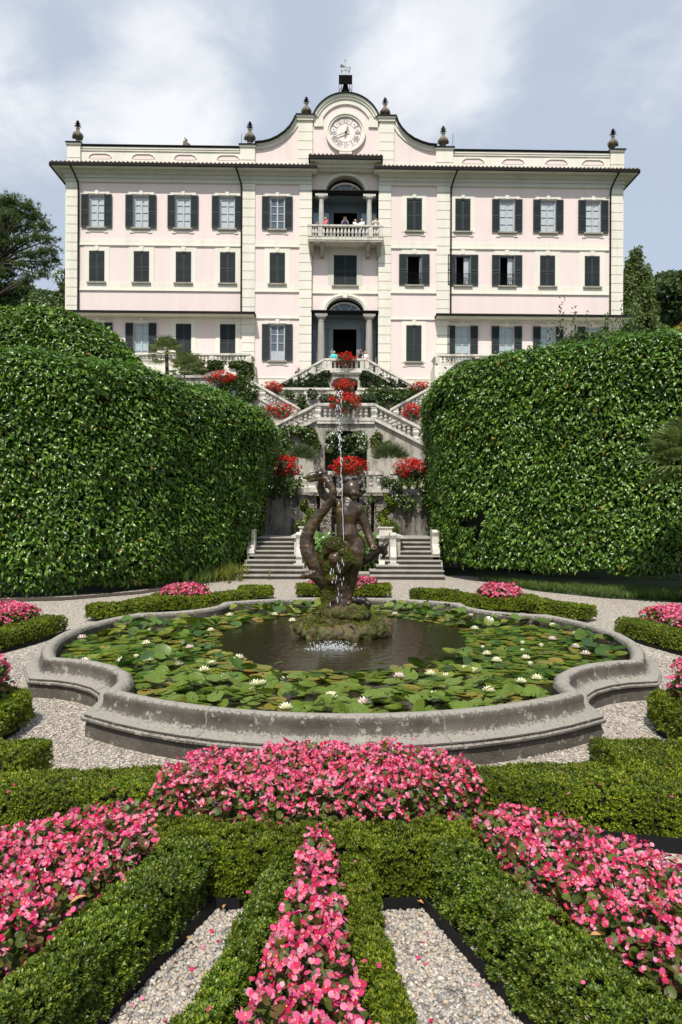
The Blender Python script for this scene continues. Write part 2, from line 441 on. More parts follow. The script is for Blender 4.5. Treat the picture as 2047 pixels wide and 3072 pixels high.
M['box'] = leafm('box_leaf', [(.030,.064,.006),(.088,.146,.010),(.157,.222,.014),(.245,.305,.019),(.37,.40,.03)], .5, .28, patch=2.6, pat_amt=.58, spec=.28, tail=(.34,.22,.07))
M['box_dark'] = leafm('box_leaf_dark', [(.024,.060,.008),(.070,.132,.013),(.127,.205,.018),(.21,.29,.024),(.32,.37,.033)], .42, .26, patch=3.4, pat_amt=.60, spec=.36, tail=(.30,.20,.06))
M['boxcore'] = simple('box_interior', (.012,.017,.007), .95, var=.4, sc=30)
M['pink_petal'] = leafm('pink_begonia_petal', [(.52,.012,.06),(.66,.03,.13),(.75,.065,.21),(.79,.13,.30),(.82,.24,.42),(.84,.36,.51),(.62,.022,.10)], .5, .3, patch=45, pat_amt=.35, spec=.35)
M['yellow'] = simple('yellow_stamen', (.80,.52,.03), .6)
M['beg_leaf'] = leafm('begonia_leaf', [(.05,.085,.010),(.085,.13,.014),(.12,.155,.02),(.13,.07,.02)], .5, .25, patch=12, pat_amt=.4, spec=.5)
M['red_petal'] = leafm('red_geranium_petal', [(.38,.006,.006),(.52,.010,.008),(.66,.018,.012),(.74,.05,.022)], .5, .25, patch=3, pat_amt=.2, spec=.3)
M['ger_leaf'] = leafm('geranium_leaf', [(.03,.065,.014),(.055,.10,.02),(.08,.13,.03)], .5, .25, patch=3, pat_amt=.4)
M['ivy'] = leafm('climber_leaf', [(.035,.075,.016),(.06,.115,.024),(.10,.16,.03),(.16,.20,.05)], .42, .22, patch=1.4, pat_amt=.5)
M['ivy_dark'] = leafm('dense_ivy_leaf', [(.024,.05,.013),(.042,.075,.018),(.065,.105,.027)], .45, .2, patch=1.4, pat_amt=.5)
M['white_petal'] = simple('white_petal', (.80,.80,.70), .6)
M['feather'] = leafm('feathery_leaf', [(.05,.085,.025),(.08,.125,.035),(.12,.165,.05)], .6, .3, patch=2, pat_amt=.3)
M['grass'] = leafm('grass_blade', [(.06,.11,.016),(.095,.155,.025),(.15,.21,.04)], .5, .3, patch=2, pat_amt=.4)
M['yel_grass'] = leafm('yellow_green_blade', [(.10,.16,.02),(.18,.22,.03),(.30,.30,.05)], .5, .35, patch=3, pat_amt=.3)
M['palm'] = leafm('palm_leaf', [(.08,.12,.03),(.13,.175,.05),(.20,.23,.09)], .45, .2, patch=2, pat_amt=.3)
M['pine'] = leafm('pine_needles', [(.06,.10,.025),(.095,.145,.035),(.14,.19,.05)], .6, .3, patch=.35, pat_amt=.5)
M['tree_dark'] = leafm('dark_tree_leaf', [(.05,.085,.025),(.08,.125,.035),(.11,.165,.045)], .55, .3, patch=.4, pat_amt=.5)
M['birch'] = leafm('weeping_leaf', [(.10,.15,.045),(.15,.205,.06),(.20,.26,.08)], .55, .35, patch=.5, pat_amt=.35)
M['gold'] = leafm('golden_leaf', [(.10,.13,.02),(.28,.25,.03),(.45,.35,.04)], .5, .3, patch=1.2, pat_amt=.3)
M['bark'] = simple('bark', (.06,.045,.035), .9, var=.4, sc=8, bump=.5)
M['pad'] = leafm('lily_pad_leaf', [(.022,.062,.010),(.055,.122,.016),(.095,.172,.022),(.14,.205,.026),(.21,.23,.03),(.036,.095,.014)], .27, .15, patch=3, pat_amt=.4, spec=.45)
M['pad_old'] = leafm('old_lily_pad_leaf', [(.09,.13,.02),(.15,.17,.025),(.20,.19,.03),(.28,.18,.035),(.10,.13,.03)], .35, .12, patch=3, pat_amt=.3)
M['lily_yel'] = simple('pale_yellow_petal', (.85,.84,.60), .5, var=.06)
M['lily_pink'] = simple('blush_white_petal', (.84,.72,.70), .5, var=.06)
M['urn'] = stone('urn_stone', (.20,.165,.115), (.05,.045,.04), sc=6, streak=.8)
M['terracotta'] = stone('planter_stone', (.42,.38,.32), (.16,.14,.12), sc=4)

# ------------------------------------------------------------------ camera
cam = bpy.data.cameras.new('camera'); cam.sensor_fit = 'VERTICAL'; cam.sensor_height = 36; cam.lens = 24
cam.clip_start = .05; cam.clip_end = 2000
co = bpy.data.objects.new('camera', cam); col.objects.link(co)
co.location = (0,0,2); co.rotation_euler = (R(90), -RHO, 0); scene.camera = co

# ------------------------------------------------------------------ sun and sky
EL, AZ = R(57), R(12)
sd = Vector((-math.sin(AZ)*math.cos(EL), -math.cos(AZ)*math.cos(EL), math.sin(EL)))
sun = bpy.data.lights.new('sun', 'SUN'); sun.energy = 3.45; sun.angle = R(.53); sun.color = (1,.945,.855)
so = bpy.data.objects.new('sun', sun); col.objects.link(so); so.rotation_euler = sd.to_track_quat('Z', 'Y').to_euler()
so.location = (-20,-40,80)
w = bpy.data.worlds.new('World'); scene.world = w; w.use_nodes = True
wt = w.node_tree; wt.nodes.clear()
def wn(typ, **kw):
    q = wt.nodes.new(typ)
    for k, v in kw.items():
        if k in q.inputs: q.inputs[k].default_value = v
        else: setattr(q, k, v)
    return q
def wl(a, b): wt.links.new(a, b)
def wmath(op, a, b=None, clamp=False):
    q = wn('ShaderNodeMath', operation=op); q.use_clamp = clamp
    for i, v in enumerate((a, b)):
        if v is None: continue
        if hasattr(v, 'node'): wl(v, q.inputs[i])
        else: q.inputs[i].default_value = v
    return q.outputs[0]
sky = wn('ShaderNodeTexSky', sky_type='NISHITA'); sky.sun_disc = False
sky.sun_elevation = EL; sky.sun_rotation = R(192); sky.dust_density = 2.5; sky.air_density = 1.0; sky.ozone_density = 1.5
tc = wn('ShaderNodeTexCoord').outputs['Generated']
sx = wn('ShaderNodeSeparateXYZ'); wl(tc, sx.inputs[0])
den = wmath('ADD', wmath('MAXIMUM', sx.outputs[2], 0), .22)
cb = wn('ShaderNodeCombineXYZ'); wl(wmath('DIVIDE', sx.outputs[0], den), cb.inputs[0]); wl(wmath('DIVIDE', sx.outputs[1], den), cb.inputs[1])
def wnoise(scale, detail, rough, dist=0, off=0):
    mp = wn('ShaderNodeMapping'); mp.inputs['Location'].default_value = (off, off*.7, off*.3); wl(cb.outputs[0], mp.inputs['Vector'])
    q = wn('ShaderNodeTexNoise', Scale=scale, Detail=detail, Roughness=rough, Distortion=dist); wl(mp.outputs[0], q.inputs['Vector']); return q.outputs['Fac']
n1 = wnoise(2.3, 10, .60, .7, 3.1)
n2 = wnoise(6.0, 9, .62, .4, 1.7)
body = wmath('ADD', wmath('MULTIPLY', n1, .58), wmath('MULTIPLY', n2, .56))
# the big cloud banks stand where the photograph shows them: directions on the sky and their half widths
def bank(px, py, rad, amt):
    a, b = unroll(px*2047/1568, py*2047/1568); d = Vector((a/2048, 1, -b/2048)).normalized()
    dp = wn('ShaderNodeVectorMath', operation='DOT_PRODUCT'); wl(tc, dp.inputs[0]); dp.inputs[1].default_value = d
    mr = wn('ShaderNodeMapRange', interpolation_type='SMOOTHSTEP'); wl(dp.outputs['Value'], mr.inputs['Value'])
    mr.inputs['From Min'].default_value = math.cos(R(rad)); mr.inputs['From Max'].default_value = 1
    return wmath('MULTIPLY', mr.outputs[0], amt)
acc = body
for bk in ((440,170,9,.24),(360,270,7,.26),(500,110,7,.14),(20,240,7,.26),(930,110,8,.15),(1040,40,9,.14),(1190,90,9,.12),(1000,200,7,.08),(1490,150,6,.20),(870,250,6,.14),
           (180,60,9,.10),(640,60,7,-.12),(150,170,7,-.12),(1400,330,10,-.14),(1350,60,6,-.10),(620,250,5,-.08)):
    acc = wmath('ADD', acc, bank(*bk))
mask = wn('ShaderNodeMapRange', interpolation_type='SMOOTHSTEP'); wl(acc, mask.inputs['Value'])
mask.inputs['From Min'].default_value = .52; mask.inputs['From Max'].default_value = .94
n3 = wnoise(3.6, 9, .62, .5, 8.2)
shade = wn('ShaderNodeValToRGB'); e = shade.color_ramp.elements
e[0].position = .42; e[0].color = (4.0,4.4,5.1,1); e[1].position = .70; e[1].color = (6.3,6.45,6.7,1)
wl(wmath('ADD', wmath('MULTIPLY', n3, .6), wmath('MULTIPLY', acc, .35)), shade.inputs['Fac'])
veil = wn('ShaderNodeMix', data_type='RGBA'); veil.inputs[0].default_value = .82
wl(sky.outputs[0], veil.inputs[6]); veil.inputs[7].default_value = (3.95,4.5,5.3,1)
mx = wn('ShaderNodeMix', data_type='RGBA'); wl(mask.outputs[0], mx.inputs[0]); wl(veil.outputs[2], mx.inputs[6]); wl(shade.outputs[0], mx.inputs[7])
bg = wn('ShaderNodeBackground', Strength=.1); wl(mx.outputs[2], bg.inputs['Color'])
wo = wn('ShaderNodeOutputWorld'); wl(bg.outputs[0], wo.inputs['Surface'])
scene.view_settings.view_transform = 'Standard'; scene.view_settings.look = 'None'
scene.view_settings.exposure = .57; scene.view_settings.gamma = 1
scene.cycles.max_bounces = 6; scene.cycles.diffuse_bounces = 3; scene.cycles.glossy_bounces = 3
scene.cycles.transmission_bounces = 5; scene.cycles.transparent_max_bounces = 6
scene.cycles.sample_clamp_indirect = 4; scene.cycles.use_denoising = True

# ------------------------------------------------------------------ ground
def sheet(name, poly, z, m): 
    o = MB(); n = len(poly); o.add([(x,y,z) for x,y in poly], [tuple(range(n))]); return tag(o.build(name, m), kind='structure')
sheet('ground', [(-600,-300),(600,-300),(600,900),(-600,900)], -.012, M['hill'])
sheet('gravel_path', [(-9.5,-4),(9.5,-4),(9.5,16.2),(6,18.4),(4,21.6),(-4,21.6),(-4.4,18.9),(-5.6,16.6),(-9.5,15)], 0, M['gravel'])
# sloping ground under the hedges and woods on both sides of the terraces
def slope(sx_):
    xs = [6.2,7.5,9,12,17,24,40,90,200]; ys = [20.5,23,26,30,34,38,44,60,110,220]
    hs = [0,1.2,2.6,4,6,7.6,8.2,9.5,14,22]
    G = np.array([[(sx_*x, y, max(-.3, min(1,(x-6.2)/2.6+.35)*h-(.2 if x < 7 else 0))) for y, h in zip(ys, hs)] for x in xs])
    return G if sx_ < 0 else G[::-1]
for sx_ in (-1, 1):
    o = link('hillside', grid_mesh(slope(sx_), 'hillside'), M['hill'], smooth=True); tag(o, kind='structure')
# ================================================================== the villa
V = thing('villa', 'pale pink three-storey lakeside villa with cream quoins, slate shutters and a clock gable', 'villa', (0,DF,0), YAW)
UL, UR, CL, CR = -18.42, 18.99, -2.04, 2.45          # facade ends, centre bay
UC = (CL+CR)/2
Z0, ZTOP = 7.9, 25.1
def part(mb, name, m, w=False, smooth=False, bevel=0, parent=None): return mb.build(name, m, parent or V, world=False, smooth=smooth, bevel=bevel)
def fu(x, y=760, w=0): return fac(x, y, w)[0]
ZT0, ZT1, ZM0, ZM1, ZG0, ZG1 = 20.98, 23.18, 17.33, 19.40, 12.16, 14.60
ow = 1.04
wins = []   # (u centre, z0, z1, style)
tops = [(291,'curtain'),(424,'curtain'),(550,'curtain'),(682.5,'curtain'),(832.5,'glass'),(1243.5,'closed'),(1389,'closed'),(1521.5,'curtain'),(1644.5,'curtain'),(1779.5,'curtain')]
mids = [(291,'closed'),(425,'closed'),(551,'closed'),(683.5,'closed'),(832.5,'closed'),(1243,'dark'),(1389,'dark'),(1521,'dark'),(1643,'closed'),(1777,'closed')]
grds = [(292,'curtain'),(424,'curtain'),(551,'closed'),(683.5,'closed'),(832.5,'glass'),(1242,'closed'),(1388,'curtain'),(1520,'curtain'),(1644,'curtain'),(1778,'curtain')]
for x, s in tops: wins.append((fu(x,640), ZT0, ZT1, s))
for x, s in mids: wins.append((fu(x,800), ZM0, ZM1, s))
for x, s in grds: wins.append((fu(x,1020), ZG0, ZG1, s))
def wall_grid(mb, u0, u1, z0, z1, holes, depth=.28):
    us = sorted({u0,u1}|{q for h in holes for q in h[:2]}); zs = sorted({z0,z1}|{q for h in holes for q in h[2:]})
    for a, b in zip(us, us[1:]):
        for c, d in zip(zs, zs[1:]):
            m = ((a+b)/2, (c+d)/2)
            if any(h[0] < m[0] < h[1] and h[2] < m[1] < h[3] for h in holes): continue
            mb.pane(a, b, c, d, 0)
    for h in holes:
        a, b, c, d = h
        mb.add([(a,0,c),(a,depth,c),(a,depth,d),(a,0,d)], [(0,1,2,3)]).add([(b,0,c),(b,depth,c),(b,depth,d),(b,0,d)], [(3,2,1,0)])
        mb.add([(a,0,c),(b,0,c),(b,depth,c),(a,depth,c)], [(0,1,2,3)]).add([(a,0,d),(b,0,d),(b,depth,d),(a,depth,d)], [(3,2,1,0)])
mb = MB()
for lo, hi in ((UL, CL), (CR, UR)):
    wall_grid(mb, lo, hi, Z0, ZTOP, [(u-ow/2, u+ow/2, a, b) for u, a, b, s in wins if lo < u < hi])
mb.add([(UL,0,Z0),(UL,14,Z0),(UL,14,ZTOP),(UL,0,ZTOP)], [(3,2,1,0)]).add([(UR,0,Z0),(UR,14,Z0),(UR,14,ZTOP),(UR,0,ZTOP)], [(0,1,2,3)])
mb.pane(UL, UR, Z0, ZTOP, 14)
part(mb, 'wall', M['pink'])
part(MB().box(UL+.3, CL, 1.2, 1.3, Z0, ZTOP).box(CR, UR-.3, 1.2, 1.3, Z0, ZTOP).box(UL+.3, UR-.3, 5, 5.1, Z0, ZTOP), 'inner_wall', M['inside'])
# centre bay: two arched loggias set back between the quoins
REC = .22
def arch_wall(mb, u0, u1, zs, z1, uc, ru, rz, y0, y1, seg=28):
    pts = [(uc-ru*math.cos(math.pi*i/seg), zs+rz*math.sin(math.pi*i/seg)) for i in range(seg+1)]
    mb.pane(u0, uc-ru, zs, z1, y0); mb.pane(uc+ru, u1, zs, z1, y0)
    for (a, za), (b, zb) in zip(pts, pts[1:]):
        mb.add([(a,y0,za),(b,y0,zb),(b,y0,z1),(a,y0,z1),(a,y1,za),(b,y1,zb)], [(0,1,2,3),(1,0,4,5)])
def arch_ring(mb, uc, zs, ri, hi, ro, ho, y0, y1, seg=28):
    for i in range(seg):
        q = []
        for k in (i, i+1):
            c, s_ = math.cos(math.pi*k/seg), math.sin(math.pi*k/seg)
            q += [(uc-ri*c, zs+hi*s_), (uc-ro*c, zs+ho*s_)]
        (a, b, c, d) = q
        mb.add([(p[0],y0,p[1]) for p in (a,c,d,b)]+[(p[0],y1,p[1]) for p in (a,c,d,b)], [(0,1,2,3),(3,2,6,7),(1,0,4,5)])
ACU = UC+.02
mb = MB()
arch_wall(mb, CL, CR, 23.58, ZTOP+.2, ACU, 1.34, 1.16, REC, .75)
arch_wall(mb, CL, CR, 15.52, 16.85, ACU, 1.29, 1.0, REC, .75)
wm = (fu(1036.5,800)-.78, fu(1036.5,800)+.78, ZM0, ZM1)
wall_grid(mb2 := MB(), CL, CR, 16.85, 20.2, [wm]); mb.add([(x,y+REC,z) for x,y,z in mb2.v], mb2.f)
part(mb, 'centre_wall', M['pink'])
part(MB().box(CL, CR, REC+.01, 1.6, 20.0, 20.2), 'loggia_floor', M['grey_cream']); part(MB().box(CL, CR, REC, 1.6, 10.75, 10.95), 'loggia_floor', M['grey_cream'])
mb = MB(); arch_ring(mb, ACU, 23.58, 1.34, 1.16, 1.57, 1.36, REC-.12, REC+.02); arch_ring(mb, ACU, 23.58, 1.42, 1.23, 1.50, 1.30, REC-.16, REC)
part(mb, 'arch_moulding', M['cream'])
mb = MB(); arch_ring(mb, ACU, 15.52, 1.29, 1.0, 1.57, 1.26, REC-.12, REC+.02); arch_ring(mb, ACU, 15.52, 1.39, 1.09, 1.47, 1.17, REC-.16, REC)
mb.prism_xz([(ACU-.14,16.45),(ACU+.14,16.45),(ACU+.2,16.84),(ACU-.2,16.84)], REC-.2, REC)
part(mb, 'arch_moulding', M['cream'])
def fan_window(zs, ru, rz, y):
    mb = MB(); arch_ring(mb, ACU, zs, ru-.10, rz-.10, ru+.02, rz+.02, y-.06, y+.04)
    for k in range(1, 6):
        if k == 3: pass
        a = math.pi*k/6; c, s_ = math.cos(a), math.sin(a)
        if k in (1,2,4,5): mb.beam((ACU-.2*c,y,zs+.1*s_), (ACU-(ru-.05)*c,y,zs+(rz-.05)*s_), .06, -.03, .03)
    o = part(mb, 'fan_window', M['grey_cream'])
    p = MB(); n = 20
    p.add([(ACU,y+.03,zs)]+[(ACU-ru*math.cos(math.pi*i/n),y+.03,zs+rz*math.sin(math.pi*i/n)) for i in range(n+1)], [(0,i+2,i+1) for i in range(n)])
    part(p, 'pane', M['pane_fan'], parent=o)
M['pane_fan'] = simple('fan_window_glass', (.10,.135,.17), .06)
fan_window(23.58, 1.14, .86, .62); fan_window(15.52, 1.11, .78, .62)
M['pane_dark2'] = simple('slate_window_glass', (.10,.13,.16), .08)
def loggia(zf, zl, ledge_t, colr, cz, colm, panem, lw):
    part(MB().box(CL+.02, CR-.02, .25, 1.5, zl-.02, zl+.14), 'lintel', M['dark_blue'])
    part(MB().box(CL-.03 if lw else CL, CR+.03 if lw else CR, -.22, .3, zl+.14, zl+.20).box(CL+.04, CR-.04, -.14, .26, zl+.03, zl+.138), 'canopy', M['dark_metal'])
    # back wall: door between two glazed side lights
    yb = 1.25; d0, d1 = ACU-.80, ACU+.82; dz = zl-.68
    mb = MB().box(CL, CR, yb, yb+.1, dz, zl+.1).box(d0-.28, d0, yb-.06, yb+.12, zf, dz).box(d1, d1+.28, yb-.06, yb+.12, zf, dz)
    part(mb, 'door_frame', M['blue_frame'] if lw else M['dark_blue'])
    for a, b in ((CL+.02, d0-.28), (d1+.28, CR-.02)):
        f = MB(); k = 4 if lw else 3; h = (dz-zf)/k
        for i in range(k+1): f.box(a, b, yb, yb+.06, zf+i*h-.035, zf+i*h+.035)
        for q in (a, (a+b)/2, b): f.box(max(a,q-.05), min(b,q+.05), yb-.01, yb+.07, zf, dz)
        o = part(f, 'side_light', M['blue_frame'])
        part(MB().pane(a, b, zf, dz, yb+.04), 'pane', panem, parent=o)
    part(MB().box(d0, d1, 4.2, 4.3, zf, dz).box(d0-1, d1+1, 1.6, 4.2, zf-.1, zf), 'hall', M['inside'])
    for u in cz:
        mb = MB(); H = zl-zf-.02
        mb.lathe([(colr*1.35,0),(colr*1.35,.1),(colr*1.15,.14),(colr*1.02,.2),(colr,.5),(colr*.98,H*.5),(colr*.86,H-.55),(colr*.95,H-.52),(colr*.86,H-.48),(colr*.9,H-.36),(colr*1.3,H-.24)], (u,.06,zf), 20)
        mb.lathe([(colr*1.75,H-.24),(colr*1.85,H-.12)], (u,.06,zf), 4, math.pi/4)
        part(mb, 'column', colm, smooth=False)
        part(MB().box(u-.42, u+.42, -.12, .3, zl-.14, zl+.02), 'entablature_block', M['grey_cream'] if not lw else M['granite'])
loggia(20.2, 23.4, .2, .185, (fu(964.7,640), fu(1108.5,640)), M['column'], M['pane_curtain_blue'], False)
loggia(10.95, 15.34, .2, .245, (fu(964,1000), fu(1108,1000)), M['granite'], M['pane_dark2'], True)
# quoins
for a, b in ((UL-.03,-17.62),(-6.70,-5.85),(-2.87,CL),(CR,3.29),(6.38,7.26),(18.10,UR+.03)):
    mb = MB(); z = Z0; top = 24.0
    while z < top-.05:
        z2 = min(z+.602, top); mb.box(a, b, -.10, .1, z+.035, z2-.012); z = z2
    mb.box(a+.03, b-.03, -.06, .1, Z0, top)
    if a < UL: mb.box(UL-.10, UL+.1, 0, .7, Z0, top)
    if b > UR: mb.box(UR-.1, UR+.10, 0, .7, Z0, top)
    part(mb, 'quoin', M['cream'])
# string bands
def spans(w0=0): return [(-17.62,-6.70),(-5.85,-2.87),(3.29,6.38),(7.26,18.10)]
def band(a, b, z, h=.36, y=0): part(MB().box(a, b, y-.035, y+.02, z+.08, z+.08+h).box(a, b, y-.09, y+.02, z, z+.08), 'string_band', M['cream'])
for a, b in spans(): band(a, b, 19.78); band(a, b, 16.76, .46)
for a, b in ((-5.85,-2.87),(3.29,6.38)): band(a, b, 14.98, .08); part(MB().box(a, b, -.05, .02, Z0, 10.95).box(a, b, -.08, .02, 10.95, 11.02), 'base_course', M['cream'])
band(CL, CR, 16.76, .46, REC)
# cornice, eaves and roof
def eave(a, b, el, er):
    mb = MB()
    for z0_, z1_, p in ((24.0,24.10,.14),(24.10,24.28,.08),(24.28,24.36,.16),(24.36,24.52,.12),(24.52,24.62,.26),(24.62,24.74,.36)):
        mb.box(a-(p if el else 0), b+(p if er else 0), -p, .05, z0_, z1_)
        if el: mb.box(a-p, a+.05, 0, 9, z0_, z1_)
        if er: mb.box(b-.05, b+p, 0, 9, z0_, z1_)
    part(mb, 'cornice', M['grey_cream'])
    E_ = .80; x0, x1 = a-(E_ if el else .35), b+(E_ if er else .35)
    mb = MB().box(x0, x1, -E_, .3, 24.74, 24.80)
    if el: mb.box(x0, a+.2, .3, 13, 24.74, 24.80)
    if er: mb.box(b-.2, x1, .3, 13, 24.74, 24.80)
    part(mb, 'eave', M['grey_cream'])
    mb = MB().box(x0-.03, x1+.03, -E_-.10, -E_+.02, 24.72, 24.92)
    if el: mb.box(x0-.10, x0+.02, -E_+.02, 13, 24.72, 24.92)
    if er: mb.box(x1-.02, x1+.10, -E_+.02, 13, 24.72, 24.92)
    part(mb, 'gutter', M['dark_metal'])
    mb = MB().add([(x0,-E_,24.93),(x1,-E_,24.93),(x1,.2,25.18),(x0,.2,25.18)], [(0,1,2,3)])
    n = int((x1-x0)/.27)
    for i in range(n):
        u = x0+(i+.5)*(x1-x0)/n; mb.tube([(u,-E_-.03,24.95),(u,.1,25.2)], .085, 7)
    if el: mb.add([(x0,-E_,24.93),(a+.1,.2,25.2),(a+.1,13,25.2),(x0,13,24.93)], [(0,1,2,3)])
    if er: mb.add([(x1,-E_,24.93),(x1,13,24.93),(b-.1,13,25.2),(b-.1,.2,25.2)], [(0,1,2,3)])
    part(mb, 'roof_tiles', M['tile'])
eave(UL, CL-.02, True, False); eave(CR+.02, UR, False, True)
mb = MB()                                            # little pediment roof over the upper loggia
c0, c1 = fu(925,462,1.0), fu(1149,462,1.0)
part(MB().box(c0, c1, -.98, -.86, 25.30, 25.55).box(c0, c0+.10, -.9, .2, 25.25, 25.5).box(c1-.10, c1, -.9, .2, 25.25, 25.5), 'gutter', M['dark_metal'])
part(MB().box(c0+.1, c1-.1, -.86, .25, 25.22, 25.34).box(CL-.06, CR+.06, -.45, .25, 25.02, 25.215).box(CL-.02, CR+.02, -.2, .3, 24.9, 25.02), 'eave', M['grey_cream'])
mb = MB().add([(c0,-.92,25.56),(c1,-.92,25.56),(c1,.1,25.9),(c0,.1,25.9)], [(0,1,2,3)])
for i in range(18): u = c0+(i+.5)*(c1-c0)/18; mb.tube([(u,-.95,25.57),(u,.05,25.9)], .08, 7)
part(mb, 'roof_tiles', M['tile'])
# attic parapet and clock gable
def fz(x, y): return fac(x, y)
zp = 26.46
for a, b in ((UL, -6.8), (7.3, UR)):
    part(MB().box(a, b, .04, .5, 25.1, zp), 'parapet', M['cream'])
    part(MB().box(a, b, -.06, .56, zp-.2, zp-.1).box(a, b, -.02, .52, zp-.32, zp-.2), 'parapet_moulding', M['cream'])
    part(MB().box(a-.05, b+.05, -.14, .6, zp, zp+.05), 'coping', M['dark_metal'])
for cx in (300,430,556,685,1420,1540,1670,1780):
    u = fu(cx,463); z = 25.77; pts = []
    for k in range(17):
        a = math.pi*2*k/17; e = .9 if abs(math.cos(a)) > .8 else .72
        pts.append((u+.72*max(-1,min(1,1.25*math.cos(a))), z+.17*max(-1,min(1,1.35*math.sin(a)))))
    part(MB().prism_xz(pts, .025, .06), 'oval_panel', M['pink'])
    part(MB().strip([(u-.76,z-.05),(u-.70,z+.08),(u-.45,z+.2),(u+.45,z+.2),(u+.70,z+.08),(u+.76,z-.05)], .05, -.03, .05), 'oval_moulding', M['cream'])
part(MB().add([(UL,.3,25.2),(UR,.3,25.2),(UR-5,7,27.2),(UL+5,7,27.2),(UL,13.8,25.2),(UR,13.8,25.2)], [(0,1,2,3),(3,2,5,4),(0,3,4),(1,5,2)]), 'roof', M['tile'])
for x0_, x1_ in ((204,243),(722,766),(1308,1359),(1831,1871)):
    a, b = fu(x0_,450), fu(x1_,450)
    part(MB().box(a, b, -.12, .6, 25.1, 25.55).box(a, b, -.12, .6, 25.6, 26.45).box(a-.06, b+.06, -.2, .66, 26.45, 26.56), 'pedestal', M['cream'])
    part(MB().box(a-.1, b+.1, -.26, .7, 26.56, 26.63), 'coping', M['dark_metal'])
swl = [fz(*p) for p in ((766,433),(790,431),(812,426),(834,416),(854,402),(870,386),(881,369),(888,354))]
swr = [fz(*p) for p in ((1188,356),(1194,374),(1205,391),(1221,408),(1241,422),(1264,432),(1287,439),(1310,441))]
ac = fz(1038.5,349); aw = fz(1134.6,349)[0]-ac[0]; ah = fz(1038.5,286)[1]-ac[1]
RR = (aw*aw+ah*ah)/(2*ah); th0 = math.asin(aw/RR)
arc = [(ac[0]+RR*math.sin(th0*(2*i/24-1)), ac[1]+ah-RR+RR*math.cos(th0*(2*i/24-1))) for i in range(25)]
pl = fz(889,350); pz = pl[1]
outline = [(swl[0][0],25.1)]+swl+[(fu(891,350),pz)]+[(arc[0][0],pz)]+arc+[(arc[-1][0],pz),(fu(1188,350),pz)]+swr+[(swr[-1][0],25.1)]
part(MB().prism_xz(outline[::-1], .03, .6), 'clock_gable', M['pink'])
part(MB().strip(swl, .34, -.05, .02).strip(swl, .14, -.12, -.04).box(swl[0][0], fu(889,400), -.02, .04, 25.1, 25.5), 'swoop_moulding', M['cream'])
part(MB().strip(swr, .34, -.05, .02).strip(swr, .14, -.12, -.04).box(fu(1188,400), swr[-1][0], -.02, .04, 25.1, 25.5), 'swoop_moulding', M['cream'])
ext = [(arc[0][0]+.02,arc[0][1]-.75)]+arc+[(arc[-1][0]-.02,arc[-1][1]-.75)]
part(MB().strip(arc, .30, -.16, .04).strip(ext, .62, -.08, .02).strip(arc, .16, -.24, -.1), 'gable_moulding', M['cream'])
out = [(x,z+.0) for x, z in arc]
o_ = MB()
def coping(curve, d=.06): o_.strip([(x,z) for x, z in curve], -d, -.34, .66)
coping(arc); coping(swl); coping(swr); part(o_, 'coping', M['dark_metal'])
for x0_, x1_ in ((891,942),(1134.6,1186)):
    a, b = fu(x0_,420), fu(x1_,420); mb = MB(); z = 25.1
    while z < pz-.55: mb.box(a+.08, b-.08, -.12, .1, z+.03, z+.585); z += .602
    mb.box(a+.1, b-.1, -.08, .1, 25.1, pz-.3).box(a+.02, b-.02, -.2, .62, pz-.3, pz-.12).box(a-.04, b+.04, -.28, .66, pz-.12, pz-.02)
    part(mb, 'gable_pier', M['cream']); part(MB().box(a-.08, b+.08, -.34, .7, pz-.02, pz+.05), 'coping', M['dark_metal'])
# clock
cu, cz_ = fz(1037.5,399); r0 = 46*.02246
ck = part(MB().add([(cu,-.0,cz_)]+[(cu+r0*1.06*math.cos(a*math.pi/24),-.0,cz_+r0*1.06*math.sin(a*math.pi/24)) for a in range(48)], [(0,i+1,(i+1)%48+1) for i in range(48)]), 'clock_face', M['clock'] if 'clock' in M else M['cream'])
ck.data.materials[0] = simple('clock_white', (.80,.72,.68), .8, var=.05)
def ring(mb, ri, ro, y0, y1, n=48):
    for i in range(n):
        q = []
        for k in (i, i+1):
            c, s_ = math.cos(2*math.pi*k/n), math.sin(2*math.pi*k/n); q += [(cu+ri*c,cz_+ri*s_),(cu+ro*c,cz_+ro*s_)]
        a, b, c, d = q
        mb.add([(p[0],y0,p[1]) for p in (a,b,d,c)]+[(p[0],y1,p[1]) for p in (a,b,d,c)], [(0,1,2,3),(1,5,6,2),(0,3,7,4)])
    return mb
mb = MB(); ring(mb, r0*1.05, r0*1.17, -.10, .03); ring(mb, r0*1.17, r0*1.29, -.16, .03); mb.box(cu-.42, cu+.42, -.14, .03, cz_-r0*1.42, cz_-r0*1.27)
part(mb, 'clock_surround', M['cream'], parent=ck)
mb = MB(); ring(mb, r0*.985, r0*1.0, -.012, 0); ring(mb, r0*.605, r0*.62, -.012, 0)
part(mb, 'clock_ring', M['mark'] if 'mark' in M else M['iron'], parent=ck).data.materials[0] = simple('clock_ink', (.26,.21,.23), .8)
NUM = ['XII','I','II','III','IIII','V','VI','VII','VIII','IX','X','XI']
ink = simple('numeral_ink', (.20,.17,.19), .8)
